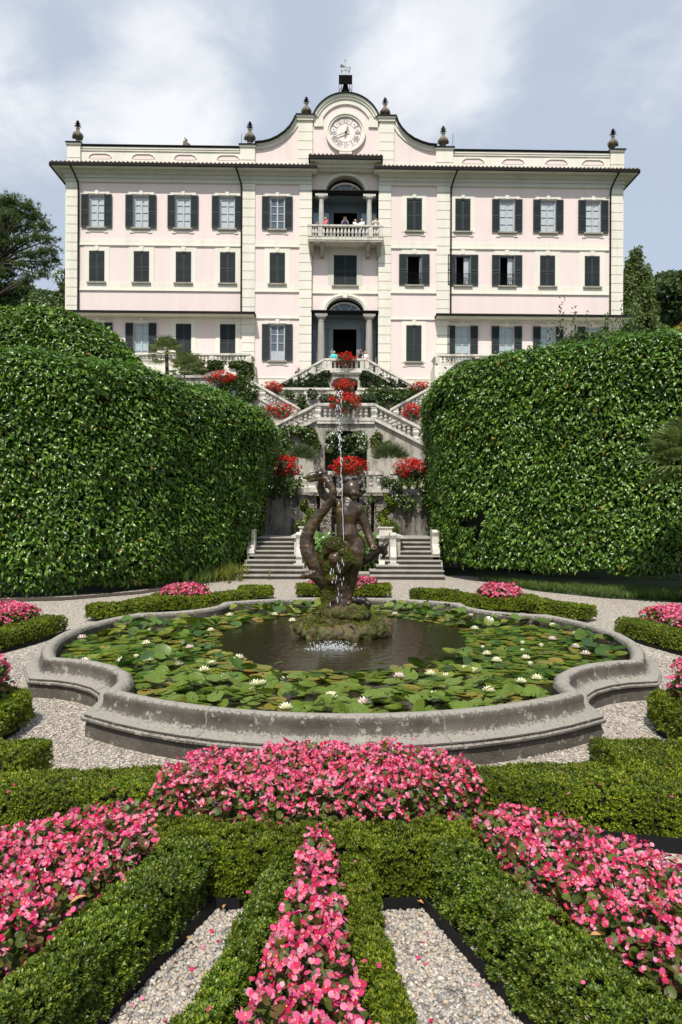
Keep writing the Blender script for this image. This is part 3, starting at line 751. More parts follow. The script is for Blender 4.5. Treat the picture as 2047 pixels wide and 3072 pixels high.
for k, s_ in enumerate(NUM):
    mb = MB(); wd = {'I':.06,'V':.13,'X':.14}; tot = sum(wd[c]+.02 for c in s_); x = -tot/2; a = R(30*k)
    def bar(x0, z0, x1, z1, wt):
        d = Vector((x1-x0, z1-z0)); n = Vector((-d.y, d.x)).normalized()*wt/2
        q = []
        for p in ((x0+n.x,z0+n.y),(x0-n.x,z0-n.y),(x1-n.x,z1-n.y),(x1+n.x,z1+n.y)):
            rx, rz_ = p[0], r0*.80+p[1]
            q.append((cu+rx*math.cos(a)+rz_*math.sin(a), -.014, cz_-rx*math.sin(a)+rz_*math.cos(a)))
        mb.add(q, [(0,1,2,3)])
    hh = r0*.165
    for c in s_:
        m_ = x+wd[c]/2
        if c == 'I': bar(m_,-hh,m_,hh,.032)
        if c == 'V': bar(m_-.06,hh,m_,-hh,.032); bar(m_+.06,hh,m_,-hh,.016)
        if c == 'X': bar(m_-.06,hh,m_+.06,-hh,.032); bar(m_+.06,hh,m_-.06,-hh,.02)
        x += wd[c]+.02
    part(mb, 'numeral', ink, parent=ck)
    mb = MB(); a = R(30*k+15); bar(0,-.05,0,.07,.03); bar(-.04,0,.04,0,.03); part(mb, 'hour_mark', ink, parent=ck)
def hand(deg, L, wt, tail):
    a = R(deg); d = (math.sin(a), math.cos(a)); n = (d[1], -d[0]); q = []
    for s_, ww in ((-tail,wt),(-tail*.4,wt*.5),(L*.55,wt*.7),(L,.01)):
        q.append((cu+d[0]*s_+n[0]*ww, cz_+d[1]*s_+n[1]*ww))
    q2 = [(2*(cu+d[0]*s_)-p[0], 2*(cz_+d[1]*s_)-p[1]) for p, s_ in zip(q, (-tail,-tail*.4,L*.55,L))]
    return MB().prism_xz(q+q2[::-1], -.10, -.08)
part(hand(249, r0*.66, .055, .26), 'clock_hand', M['gold_hand'] if 'gold_hand' in M else M['sill'], parent=ck)
part(hand(18, r0*.55, .06, .22), 'clock_hand', M['sill'], parent=ck)
part(MB().ball((cu,-.1,cz_), .07), 'clock_boss', M['iron'], parent=ck)
# windows
def shutter_mesh(w_, h):
    mb = MB().box(0, .06, -.05, 0, 0, h).box(w_-.06, w_, -.05, 0, 0, h).box(.06, w_-.06, -.05, 0, 0, .09).box(.06, w_-.06, -.05, 0, h-.09, h).box(.06, w_-.06, -.05, 0, h*.47, h*.47+.09)
    mb.box(.06, w_-.06, -.014, -.004, .09, h-.09)
    z = .10
    while z < h-.13:
        if not (h*.47-.06 < z < h*.47+.09):
            mb.add([(.06,-.048,z),(w_-.06,-.048,z),(w_-.06,-.016,z+.055),(.06,-.016,z+.055)], [(0,1,2,3)]).add([(.06,-.048,z),(w_-.06,-.048,z),(w_-.06,-.05,z+.012),(.06,-.05,z+.012)], [(3,2,1,0)])
        z += .075
    return mb.mesh('shutter')
SH = {}
def shutter(w_, h, loc, parent):
    k = (round(w_,2), round(h,2))
    if k not in SH: SH[k] = shutter_mesh(w_, h); SH[k].materials.append(M['shutter'])
    o = bpy.data.objects.new('shutter', SH[k]); col.objects.link(o); o.location = loc; o.parent = parent; return o
def window(u, z0, z1, style, w_=ow, yb=0):
    a, b, h = u-w_/2, u+w_/2, z1-z0
    mb = MB(); yf = yb+.16
    mb.box(a, a+.10, yf-.03, yf+.06, z0, z1).box(b-.10, b, yf-.03, yf+.06, z0, z1).box(a+.1, b-.1, yf-.03, yf+.06, z1-.09, z1).box(a+.1, b-.1, yf-.03, yf+.06, z0, z0+.09)
    if style in ('curtain', 'glass'):
        mb.box(u-.05, u+.05, yf-.04, yf+.06, z0+.09, z1-.09)
        n = 4
        for i in range(1, n):
            z = z0+.09+(h-.18)*i/n; mb.box(a+.1, u-.06, yf-.02, yf+.03, z-.025, z+.025).box(u+.06, b-.1, yf-.02, yf+.03, z-.025, z+.025)
    o = part(mb, 'window', M['win_frame'] if style != 'dark' else M['dark_blue'])
    if style == 'curtain': part(MB().pane(a+.05, b-.05, z0+.05, z1-.05, yf+.02), 'pane', M['pane_curtain'] if z0 > 15 else M['pane_curtain2'], parent=o)
    if style == 'glass':
        part(MB().pane(a+.05, b-.05, z0+(.65 if z0 < 15 else .05), z1-.05, yf+.02), 'pane', M['pane_dark2'], parent=o)
        if z0 < 15: part(MB().box(a+.08, b-.08, yf-.02, yf+.03, z0+.05, z0+.65), 'lower_panel', M['win_frame'], parent=o)
    if style == 'closed':
        shutter(w_/2-.006, h-.02, (a, yb+.07, z0+.01), o); shutter(w_/2-.006, h-.02, (u+.006, yb+.07, z0+.01), o)
    else:
        shutter(.52, h, (a-.51, yb-.06, z0), o); shutter(.52, h, (b-.01, yb-.06, z0), o)
    if style == 'dark':
        mb = MB()
        for i in range(11): x = a+.05+(w_-.1)*i/10; mb.box(x-.008, x+.008, yb+.05, yb+.066, z0, z0+.82)
        mb.box(a, b, yb+.045, yb+.072, z0+.82, z0+.85).box(a, b, yb+.045, yb+.072, z0+.40, z0+.42)
        for q in (a+.27, u, b-.27):
            pts = [(q+.15*math.cos(t_*.45), yb+.058, z0+.22+.15*math.sin(t_*.45)) for t_ in range(15)]; mb.tube(pts, .012, 5)
        part(mb, 'railing', M['iron'], parent=o)
        part(MB().box(b-.42, b-.06, yb+.22, yb+.27, z0, z1-.1) if u > 7 else MB().box(b-.12, b-.06, yb+.2, yb+.6, z0, z1-.1), 'casement', M['win_frame'], parent=o)
    part(MB().box(a-.12, b+.12, yb-.16, yb+.12, z0-.09, z0), 'sill', M['sill'], parent=o)
    top = MB()
    if z0 > 15 and z0 < 20:         # middle floor: flat cream surround up to the band
        top.box(a-.34, a, yb-.03, yb+.02, 17.30, 19.78).box(b, b+.34, yb-.03, yb+.02, 17.30, 19.78).box(a, b, yb-.03, yb+.02, z1+.03, 19.78)
        top.prism_xz([(u-.10,z1+.04),(u+.10,z1+.04),(u+.15,z1+.36),(u-.15,z1+.36)], yb-.07, yb)
    elif style == 'closed':
        top.box(a-.30, a, yb-.03, yb+.02, z0-.06, z1+.30).box(b, b+.30, yb-.03, yb+.02, z0-.06, z1+.30).box(a, b, yb-.03, yb+.02, z1+.03, z1+.30)
        top.prism_xz([(u-.10,z1+.04),(u+.10,z1+.04),(u+.14,z1+.36),(u-.14,z1+.36)], yb-.08, yb)
    else:
        top.box(a-.34, a-.1, yb-.05, yb+.02, z1+.02, z1+.24).box(b+.1, b+.34, yb-.05, yb+.02, z1+.02, z1+.24).box(a-.1, b+.1, yb-.05, yb+.02, z1+.06, z1+.18)
        top.prism_xz([(u-.10,z1+.02),(u+.10,z1+.02),(u+.14,z1+.34),(u-.14,z1+.34)], yb-.09, yb)
    if (z0 > 20 or z0 < 15) and top:
        top.box(a-.22, a+.05, yb-.05, yb+.02, z0-.33, z0-.2).box(b-.05, b+.22, yb-.05, yb+.02, z0-.33, z0-.2).box(a+.05, b-.05, yb-.05, yb+.02, z0-.28, z0-.2)
    part(top, 'surround', M['cream'], parent=o)
M['pane_curtain2'] = simple('pale_aqua_curtain_glass', (.38,.48,.50), .1, var=.1, sc=5)
for wd in wins: window(*wd)
# tall central window under the balcony
uu = (wm[0]+wm[1])/2
o = part(MB().box(wm[0]-.38, wm[0], REC-.03, REC+.02, 17.30, 20.0).box(wm[1], wm[1]+.38, REC-.03, REC+.02, 17.30, 20.0).box(wm[0], wm[1], REC-.03, REC+.02, ZM1+.02, 20.0), 'window', M['grey_cream'])
shutter(.775, 2.05, (wm[0], REC+.07, ZM0+.01), o); shutter(.775, 2.05, (uu+.006, REC+.07, ZM0+.01), o)
part(MB().box(wm[0]-.13, wm[1]+.13, REC-.16, REC+.1, ZM0-.09, ZM0), 'sill', M['sill'], parent=o)
# balcony
b0, b1 = -2.28, 2.68
part(MB().box(b0, b1, -1.0, REC, 19.95, 20.10).box(b0+.04, b1-.04, -.96, REC, 19.86, 19.95).box(b0+.06, b1-.06, -.94, REC, 20.10, 20.17), 'balcony_slab', M['balu_far'])
for u in (b0+.24, b0+.95, b1-.95, b1-.24):
    part(MB().prism_yz([(REC,19.86),(-.82,19.86),(-.82,19.74),(-.6,19.62),(-.5,19.5),(-.28,19.42),(-.2,19.2),(REC,19.12)], u-.13, u+.13), 'corbel', M['sill'])
rl = part(MB().box(b0-.03, b1+.03, -1.05, -.80, 20.82, 20.93).box(b0-.03, b0+.2, -.8, REC, 20.82, 20.93).box(b1-.2, b1+.03, -.8, REC, 20.82, 20.93), 'balcony_rail', M['balu_far'])
for u in (b0+.13, b0+.80, b1-.80, b1-.13): part(MB().box(u-.13, u+.13, -1.02, -.83, 20.17, 20.82), 'balcony_post', M['balu_far'])
bal_prof = [(.075,0),(.075,.05),(.045,.08),(.05,.12),(.095,.24),(.085,.34),(.045,.52),(.04,.56),(.065,.6),(.075,.65)]
bm_ = MB().lathe([(r,z) for r, z in bal_prof], (0,0,0), 8).mesh('baluster'); bm_.materials.append(M['balu_far'])
def balus(us, y): 
    for u in us:
        o = bpy.data.objects.new('baluster', bm_); col.objects.link(o); o.parent = V; o.location = (u, y, 20.17)
balus([b0+.36+.18*i for i in range(3)], -.92); balus([b1-.36-.18*i for i in range(3)], -.92); balus([b0+1.05+(b1-b0-2.1)*i/12 for i in range(13)], -.92)
# downpipes
for x0_, x1_ in ((237,237),(725,728),(1352,1350),(1829,1828)):
    u = fu(x0_, 800); s_ = -.28 if x0_ < 800 else .28
    part(MB().tube([(u+s_*1.1,-.84,24.74),(u+s_*.6,-.5,24.4),(u+s_*.1,-.18,23.95),(u,-.14,23.6),(u,-.14,15.25)], .055, 8), 'downpipe', M['dark_metal'])
# ledge roofs over the ground floor of the wings, and the terraces in front
for a, b in ((UL-.25, -5.75), (6.25, UR+.55)):
    part(MB().box(a, b, -.85, .05, 15.12, 15.17).box(a, b, -.92, -.80, 15.06, 15.19), 'ledge_roof', M['dark_metal'])
    part(MB().box(a+.1, b-.1, -.8, .03, 15.02, 15.115).box(a+.2, b-.2, -.12, .03, 14.9, 15.02), 'ledge_soffit', M['grey_cream'])
# ================================================================== roof ornaments
def urn(x, yb, yt, lab):
    u, z = fac(x, yb); h = (yb-yt)*.02246; c = V.matrix_basis @ Vector((u, .25, z))
    t_ = thing('roof_urn', lab, 'urn', c, group='stone urns along the roof parapet')
    s = h/1.5
    MB().lathe([(.2*s,0),(.2*s,.08*s),(.10*s,.14*s),(.12*s,.2*s),(.30*s,.42*s),(.33*s,.52*s),(.26*s,.66*s),(.13*s,.76*s),(.10*s,.92*s),(.13*s,.98*s),(.11*s,1.02*s)], c, 14).build('vase', M['urn'], t_, smooth=True)
    mb = MB()
    for k in range(6):
        a = k*math.pi/3; mb.ball((c.x+.29*s*math.cos(a), c.y+.29*s*math.sin(a), c.z+.44*s), (.09*s,.09*s,.16*s), 6, 5)
    mb.build('gadroons', M['urn'], t_, smooth=True)
    mb = MB()
    for lv, (zz, rr, n) in enumerate(((1.02,.24,8),(1.18,.2,7),(1.32,.12,5))):
        for k in range(n):
            a = 6.283*k/n+lv
            mb.tube([(c.x,c.y,c.z+zz*s),(c.x+.55*rr*s*math.cos(a),c.y+.55*rr*s*math.sin(a),c.z+(zz+.13)*s),(c.x+rr*s*math.cos(a),c.y+rr*s*math.sin(a),c.z+(zz+.05)*s)], [.03*s,.03*s,.012*s], 5)
    mb.tube([(c.x,c.y,c.z+1.0*s),(c.x,c.y,c.z+1.5*s)], [.045*s,.01*s], 6)
    mb.build('iron_agave', M['iron'], t_)
urn(229.5,424,355,'stone urn with iron agave on the roof corner nearest the pine')
urn(748.6,429,358,'stone urn with iron agave where the roof swoop to the clock begins, pine side')
urn(919,346,283,'stone urn with iron agave on the clock gable pier, pine side of the clock')
urn(1156.5,351,285,'stone urn with iron agave on the clock gable pier, birch side of the clock')
urn(1332,440,371,'stone urn with iron agave where the roof swoop ends, birch side')
urn(1844,447,379,'stone urn with iron agave on the roof corner above the weeping birch')
# bell with its iron canopy and weather vane
u, z = fac(1037, 286); c = V.matrix_basis @ Vector((u, .2, z+.02))
bt = thing('bell_turret', 'small dark iron bell turret topped by a weather vane above the clock gable', 'bell turret', c)
MB().box(c.x-.45,c.x+.45,c.y-.45,c.y+.45,c.z+1.12,c.z+1.2).box(c.x-.45,c.x+.45,c.y-.45,c.y-.42,c.z+.58,c.z+1.12).box(c.x-.45,c.x-.42,c.y-.42,c.y+.42,c.z+.58,c.z+1.12).box(c.x+.42,c.x+.45,c.y-.42,c.y+.42,c.z+.58,c.z+1.12).build('canopy', M['iron'], bt)
MB().lathe([(.26,.40),(.22,.5),(.17,.72),(.14,.85),(.04,.92)], c, 14).build('bell', M['dark_metal'], bt, smooth=True)
MB().lathe([(.16,0),(.12,.1),(.08,.25),(.1,.4)], c, 10).build('stand', M['urn'], bt)
for sx_ in (-1,1): MB().tube([(c.x+sx_*.27,c.y,c.z-.05),(c.x+sx_*.27,c.y,c.z+1.12)], .025, 6).tube([(c.x+sx_*.75,c.y,c.z-.14),(c.x+sx_*.5,c.y,c.z+.25),(c.x+sx_*.3,c.y,c.z+.58)], .02, 5).build('strut', M['iron'], bt)
vn = MB().tube([(c.x,c.y,c.z+1.2),(c.x,c.y,c.z+2.45)], .028, 6).build('vane_pole', M['win_frame'], bt)
MB().prism_xz([(c.x-.36,c.z+2.08),(c.x-.3,c.z+2.22),(c.x+.02,c.z+2.02),(c.x-.34,c.z+1.98)], c.y-.02, c.y+.02).tube([(c.x,c.y,c.z+2.0),(c.x+.32,c.y,c.z+1.92)], .018, 5).box(c.x+.28,c.x+.33,c.y-.03,c.y+.03,c.z+1.84,c.z+2.06).build('vane_arrow', M['urn'], vn)
MB().tube([(c.x-.24,c.y-.2,c.z+1.62),(c.x+.28,c.y+.2,c.z+1.94)], .014, 5).tube([(c.x+.24,c.y-.2,c.z+1.56),(c.x-.06,c.y+.05,c.z+1.9)], .014, 5).tube([(c.x-.26,c.y-.2,c.z+1.5),(c.x-.27,c.y-.2,c.z+1.7)], .03, 5).tube([(c.x+.2,c.y-.2,c.z+1.46),(c.x+.28,c.y-.2,c.z+1.62)], .03, 5).tube([(c.x-.09,c.y,c.z+2.5),(c.x-.02,c.y,c.z+2.36),(c.x+.05,c.y,c.z+2.5)], .022, 5).build('vane_letters', M['urn'], vn)
u, z = fac(553, 433); c = V.matrix_basis @ Vector((u, .9, z-.06))
rv = thing('roof_vent', 'small rusty chimney cowl shaped like a bird behind the roof parapet', 'chimney cowl', c)
MB().lathe([(.2,0),(.2,.55),(.14,.62)], c, 10).build('pipe', M['tile'], rv)
MB().prism_xz([(c.x-.3,c.z+.3),(c.x-.24,c.z+.75),(c.x-.1,c.z+.8),(c.x-.2,c.z+1.02),(c.x+.02,c.z+.85),(c.x-.02,c.z+.62),(c.x+.25,c.z+.5),(c.x+.22,c.z+.3)], c.y-.08, c.y+.08).build('cowl', M['urn'], rv)
for x, lab in ((722,'thin lightning rod beside the parapet urn on the pine side'), (1363,'thin lightning rod beside the parapet urn on the birch side')):
    u, z = fac(x, 440); c = V.matrix_basis @ Vector((u, .5, z))
    tag(MB().tube([c, c+Vector((0,0,1.15))], .014, 5).build('lightning_rod', M['iron']), lab, 'lightning rod', 'lightning rods on the roof')

# ================================================================== terraces, walls and flights
BAL = {}
def baluster_mesh(h, m, r=.085):
    k = (round(h,2), m.name)
    if k not in BAL:
        prof = [(1,0),(1,.07),(.62,.1),(.62,.14),(1.0,.28),(.95,.38),(.5,.47),(.5,.53),(.95,.62),(1.0,.72),(.62,.86),(.62,.9),(1,.93),(1,1)]
        me = MB().lathe([(p*r, q*h) for p, q in prof], (0,0,0), 9).mesh('baluster'); me.materials.append(m); BAL[k] = me
    return BAL[k]
def balustrade(label, p0, p1, h=.78, n=8, posts=(0,1), m=None, group=None, base=.14, vase=True, pw=.34):
    m = m or M['balu']; p0, p1 = Vector(p0), Vector(p1)
    t_ = thing('balustrade', label, 'balustrade', (p0+p1)/2, group=group)
    MB().beam(p0, p1, .34, h-.13, h-.05).beam(p0, p1, .28, h-.05, h).beam(p0, p1, .24, h-.17, h-.13).build('rail', m, t_)
    MB().beam(p0, p1, .30, 0, base).build('plinth', m, t_)
    hb = h-.17-base; used = []
    for q in posts:
        c = p0.lerp(p1, q); used.append(q)
        pr = [(1,0),(1,.08),(.78,.16),(.72,.3),(.95,.5),(1.05,.62),(.8,.8),(.95,.9),(.95,1)] if vase else [(1,0),(1,1)]
        MB().lathe([(a*pw*.6, b*hb) for a, b in pr], (c.x,c.y,c.z+base), 4, math.pi/4).build('pedestal', m, t_)
    L = (p1-p0).length; me = baluster_mesh(hb, m)
    for i in range(n):
        q = (i+.5)/n
        if any(abs(q-u)*L < pw*.62 for u in used): continue
        o = bpy.data.objects.new('baluster', me); col.objects.link(o); o.parent = t_
        o.matrix_parent_inverse = t_.matrix_basis.inverted(); c = p0.lerp(p1, q); o.location = (c.x, c.y, c.z+base)
    return t_
def wall(label, mb, m, cat='wall', name='retaining_wall'): return tag(mb.build(name, m), label, cat)
# --- lower terrace (e)
YE = 24.5; ZE = 2.68
sheet('terrace_floor', [(-11,YE+.4),(11,YE+.4),(11,31),(-11,31)], 2.62, M['gravel'])
e1, e2 = at(926,1560,YE)[0], at(1148,1560,YE)[0]
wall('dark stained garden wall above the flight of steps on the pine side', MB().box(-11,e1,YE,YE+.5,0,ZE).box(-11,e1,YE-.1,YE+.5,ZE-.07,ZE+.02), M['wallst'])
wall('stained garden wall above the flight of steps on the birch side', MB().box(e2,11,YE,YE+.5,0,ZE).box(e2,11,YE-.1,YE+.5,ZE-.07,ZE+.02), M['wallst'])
pebm = NT('pebble_mosaic'); vq = pebm.n('ShaderNodeTexVoronoi', Scale=16.0); pebm.l(pebm.co(), vq.inputs['Vector'])
pebm.set(Base_Color=pebm.ramp(vq.outputs['Distance'], [(.1,(.40,.36,.30)),(.45,(.24,.21,.17)),(.7,(.05,.045,.04))]), Roughness=.9)
ivq = pebm.n('ShaderNodeMath', operation='SUBTRACT'); ivq.inputs[0].default_value = 1; pebm.l(vq.outputs['Distance'], ivq.inputs[1]); pebm.bump(ivq.outputs[0], .8, .03)
M['mosaic'] = pebm.m
t_ = thing('grotto_wall', 'pebble-encrusted grotto bay between the two stained walls behind the bronze statue', 'grotto wall', ((e1+e2)/2,YE,1.1))
xs = [e1, e1+.5, e1+.95, e2-.95, e2-.5, e2]
MB().box(e1,e2,YE+.5,YE+.9,0,ZE).box(e1,e2,YE-.16,YE+.9,ZE-.10,ZE+.02).build('back', M['mosaic'], t_)
for a, b, p in ((e1,e1+.3,.02),(e1+.42,e1+.82,-.12),(e2-.82,e2-.42,-.12),(e2-.3,e2,.02)): MB().box(a+.002,b,YE+p,YE+.5,0,ZE-.1).build('pier', M['mosaic'], t_)
# balustrade of the lower terrace
bz = ZE+.02
g_ = 'stone balustrades of the lower terrace'
px1, px2, px3, px4 = at(910,1440,YE)[0], at(955,1440,YE)[0], at(1116,1440,YE)[0], at(1171,1440,YE)[0]
balustrade('lower terrace balustrade half hidden by red geraniums, above the wall on the pine side', (-4.6,YE+.2,bz), (px1,YE+.2,bz), .80, 11, (.55,1), group=g_)
balustrade('lower terrace balustrade bowed forward directly behind the bronze head', (px1+.25,YE-.02,bz), (px4-.25,YE-.02,bz), .76, 9, (.03,.97), group=g_)
balustrade('lower terrace balustrade draped with climbers on the birch side', (px4,YE+.2,bz), (4.8,YE+.2,bz), .80, 11, (0,.45), group=g_)
# --- steps from the gravel
NS = 9; ris = 1.17/NS; Y0_, tr = 20.22, .27
def flight(label, fx0, fx1, n0=0):
    t_ = thing('stone_steps', label, 'steps', ((fx0(0)+fx1(0))/2, Y0_, 0), group='twin stone flights below the grotto')
    for k in range(n0, NS):
        y = Y0_+k*tr; ye = YE-.01 if k == NS-1 else y+tr+.25
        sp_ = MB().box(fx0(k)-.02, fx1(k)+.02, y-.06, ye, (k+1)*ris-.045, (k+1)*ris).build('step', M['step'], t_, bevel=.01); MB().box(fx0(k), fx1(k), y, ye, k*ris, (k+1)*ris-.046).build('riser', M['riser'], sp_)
    return t_
L0 = lambda k: -3.0+k*.035 if k > 1 else -3.05; L1 = lambda k: (-1.08-.04*k if k > 1 else -1.05)
R0 = lambda k: (.92+.085*min(k,4)*1.0 if k > 1 else .88); R1 = lambda k: 3.08-k*.0
flight('broad stone steps rising beside the pine-side hedge to the stained wall', L0, L1)
flight('broad stone steps rising beside the birch-side hedge to the stained wall', R0, R1)
wall('low stone kerb of the iris basin between the two flights of steps', MB().box(L1(1)+.03,R0(1)-.03,Y0_+.02,Y0_+.35,0,.16).box(L1(1)+.03,R0(1)-.03,Y0_-.02,Y0_+.37,.16,.21), M['step'], 'kerb', 'basin_kerb')
wall('dark stone floor of the iris basin under the grotto', MB().box(-1.2,1.35,Y0_+.36,YE+.5,0,.1), M['soil'], 'basin', 'iris_basin')
def scroll(x, y, z, lab, w_=.2, d=1):
    t_ = thing('stair_scroll', lab, 'stair pedestal', (x,y,z), group='carved scroll pedestals of the steps')
    pr = [(0,0),(.42,0),(.42,.16),(.36,.2),(.40,.30),(.34,.46),(.2,.62),(.16,.8),(.2,.9),(.05,.96),(0,.9)]
    MB().prism_yz([(y+a,z+b) for a, b in [(0,0),(.55,0),(.55,.95),(.14,.95),(.05,.88),(.12,.74),(.10,.5),(-.02,.34),(-.06,.2),(0,.14)]], x-w_/2, x+w_/2).build('scroll', M['balu'], t_, bevel=.02)
    MB().box(x-w_/2-.06,x+w_/2+.06,y-.1,y+.62,z-.28,z).build('base', M['balu'], t_)
    return t_
scroll(at(898,1690,21)[0], 20.9, .42, 'pale carved scroll pedestal at the inner foot of the pine-side steps')
scroll(at(1180,1690,21)[0], 20.9, .42, 'pale carved scroll pedestal at the inner foot of the birch-side steps')
scroll(-2.82, 21.3, .5, 'shaded carved scroll pedestal against the pine-side hedge', .24)
scroll(2.98, 21.3, .5, 'shaded carved scroll pedestal against the birch-side hedge', .24)
for xa, xb, lab in ((889,946,'pale flat-topped stone pier beside the iris basin, pine side'),(1125,1193,'pale flat-topped stone pier beside the iris basin, birch side')):
    a, b = at(xa,1604,23.2)[0], at(xb,1604,23.2)[0]
    t_ = thing('stone_pier', lab, 'stone pier', ((a+b)/2,23.2,0), group='stone piers beside the iris basin')
    MB().box(a+.05,b-.05,21.5,YE-.2,0,1.18).build('pier', M['balu'], t_); MB().box(a-.03,b+.03,21.42,YE-.2,1.18,1.26).build('cap', M['balu'], t_)
    xc = (a+b)/2; MB().box(xc-.22,xc+.22,YE-1.1,YE-.55,1.26,1.46).box(xc-.27,xc+.27,YE-1.15,YE-.5,1.46,1.5).build('pot_stand', M['balu'], t_)
# --- double stair (c)
YC = 31.0; XC = .23
zc_ = 6.13; hl, hr_ = at(953,1262,YC)[0], at(1122,1268,YC)[0]
G0, G1 = at(975,1350,YC)[0], at(1101,1350,YC)[0]; GZ = at(1038,1294,YC)[2]
mb = MB()
run = (zc_-2.62)/.5
lp = [(hl-run,2.62),(G0,2.62),(G0,GZ-.45),(G0+.2,GZ-.12),(G0+.55,GZ),((G0+G1)/2,GZ+.04),(G1-.55,GZ),(G1-.2,GZ-.12),(G1,GZ-.45),(G1,2.62),(hr_+run,2.62),(hr_,zc_),(hl,zc_)]
mb.prism_xz([(hl-run,2.62),(G0,2.62),(G0,GZ-.45),(hl,zc_)], YC, YC+1.3)
mb.prism_xz([(G1,2.62),(hr_+run,2.62),(hr_,zc_),(G1,GZ-.45)], YC, YC+1.3)
mb.prism_xz([(G0,GZ-.45),(G0+.2,GZ-.12),(G0+.55,GZ),((G0+G1)/2,GZ+.04),(G1-.55,GZ),(G1-.2,GZ-.12),(G1,GZ-.45),(hr_,zc_),(hl,zc_)], YC, YC+1.3)
wall('weathered wall carrying the double stair, with a grotto arch at its centre', mb, M['wallpale'], 'stair wall', 'stair_wall')
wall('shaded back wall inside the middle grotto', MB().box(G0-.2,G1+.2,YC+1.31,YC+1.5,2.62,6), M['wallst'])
sheet('terrace_floor', [(-9,YC+1.3),(9.5,YC+1.3),(9.5,35),(-9,35)], 6.10, M['gravel'])
wall('broad landing edge of the double stair above the grotto', MB().box(hl-.02,hr_+.02,YC-.12,YC+.02,zc_-.13,zc_), M['balu'], 'landing edge', 'stair_landing')
wall('shaded wall under the middle terrace behind the double stair', MB().box(-12,12,YC+1.6,YC+1.9,2.6,6.08), M['wallpale'])
g_ = 'stone balustrades of the middle double stair'
balustrade('level balustrade on the middle landing over the grotto, with red geraniums at its centre', (hl,YC,zc_), (hr_,YC,zc_), .80, 11, (0,.5,1), group=g_)
balustrade('sloping balustrade of the middle double stair descending towards the pine-side hedge', (hl-4.2,YC,zc_-2.1), (hl-.02,YC,zc_), .80, 20, (.2,.55), group=g_)
balustrade('sloping balustrade of the middle double stair descending towards the birch-side hedge', (hr_+.02,YC,zc_), (hr_+4.2,YC,zc_-2.1), .80, 20, (.45,.8), group=g_)
# --- flights (d) behind it, climbing outwards
YD = 34.6
dl0, dl1 = at(901,1270,YD), at(730,1172,YD); dr0, dr1 = at(1170,1272,YD), at(1352,1172,YD)
wall('ivy-hung wall under the outer flight climbing towards the pine side', MB().prism_xz([(dl0[0]+.3,6.1),(dl0[0]+.3,dl0[2]-.1),(dl1[0],dl1[2]),(-10,dl1[2]),(-10,6.1)][::-1], YD-.1, YD+1.2), M['wallpale'])
wall('pale wall under the outer flight climbing towards the birch side', MB().prism_xz([(dr0[0]-.3,6.1),(11,6.1),(11,dr1[2]),(dr1[0],dr1[2]),(dr0[0]-.3,dr0[2]-.1)], YD-.1, YD+1.2), M['wallpale'])
g_ = 'stone balustrades of the outer flights'
balustrade('sloping balustrade of the outer flight with roses, climbing towards the pine side', dl1, dl0, .76, 17, (.35,.9), M['balu'], g_)
balustrade('sloping balustrade of the outer flight climbing towards the birch side', dr0, dr1, .76, 17, (.1,.6), M['balu'], g_)
wall('flat coping of the outer landing on the pine side, below the palms', MB().box(-10,dl1[0],YD-.16,YD+.25,dl1[2]+.62,dl1[2]+.74).box(-10,dl1[0],YD-.06,YD+.2,dl1[2],dl1[2]+.62), M['wallpale'], 'parapet wall', 'parapet_wall')
# --- upper terrace (b)
YB = 39.0; zb = 8.32
sheet('terrace_floor', [(-24,YB+.2),(24,YB+.2),(24,DF+1),(-24,DF+1)], zb-.04, M['gravel'])
wall('retaining wall of the upper terrace, hung with climbing roses', MB().box(-10,10.5,YB-.02,YB+.4,6.0,zb), M['wallpale'])
g_ = 'stone balustrades of the upper terrace'
bl, br, b1_, b2_ = at(838,1180,YB)[0], at(1240,1180,YB)[0], at(1003,1180,YB)[0], at(1072,1180,YB)[0]
balustrade('upper terrace balustrade with ivy tufts on the pine side of the central geraniums', (bl-2.5,YB+.15,zb), (b1_,YB+.15,zb), .78, 17, (.45,.72,1), M['balu_far'], g_)
balustrade('short bowed section of the upper terrace balustrade behind the central geraniums', (b1_+.2,YB-.05,zb), (b2_-.2,YB-.05,zb), .78, 4, (), M['balu_far'], g_)
balustrade('upper terrace balustrade overgrown with white roses on the birch side', (b2_,YB+.15,zb), (br+2.5,YB+.15,zb), .78, 17, (0,.3,.6), M['balu_far'], g_)
# --- entrance stair (a)
YA = 42.4
za = at(1038,1111,YA)[2]; al, ar = at(974,1114,YA)[0], at(1100,1114,YA)[0]
ra = (za-zb)/.55; o0, o1 = at(999,1150,YA)[0], at(1074,1150,YA)[0]; oz = at(1038,1132,YA)[2]
mb = MB().prism_xz([(al-ra,zb),(o0,zb),(o0,oz-.18),(al,za-.04)], YA, YA+1.4).prism_xz([(o1,zb),(ar+ra,zb),(ar,za-.04),(o1,oz-.18)], YA, YA+1.4)
mb.prism_xz([(o0,oz-.18),(o0+.35,oz-.03),((o0+o1)/2,oz),(o1-.35,oz-.03),(o1,oz-.18),(ar,za-.04),(al,za-.04)], YA, YA+1.4)
mb.box(al-.4,ar+.4,YA+1.4,DF+.4,za-.6,za-.04)
wall('cream wall carrying the entrance stair, with a low arch under the landing', mb, M['wallpale'], 'stair wall', 'stair_wall')
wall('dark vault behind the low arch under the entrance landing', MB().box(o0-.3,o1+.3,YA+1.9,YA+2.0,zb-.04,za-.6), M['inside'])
wall('moulded edge of the entrance landing above the low arch', MB().box(al+.35,ar-.3,YA-.16,YA+.02,za-.16,za-.02).box(al+.4,ar-.35,YA-.08,YA-.001,za-.26,za-.16), M['balu_far'], 'landing edge', 'stair_landing')
g_ = 'stone balustrades of the entrance stair'
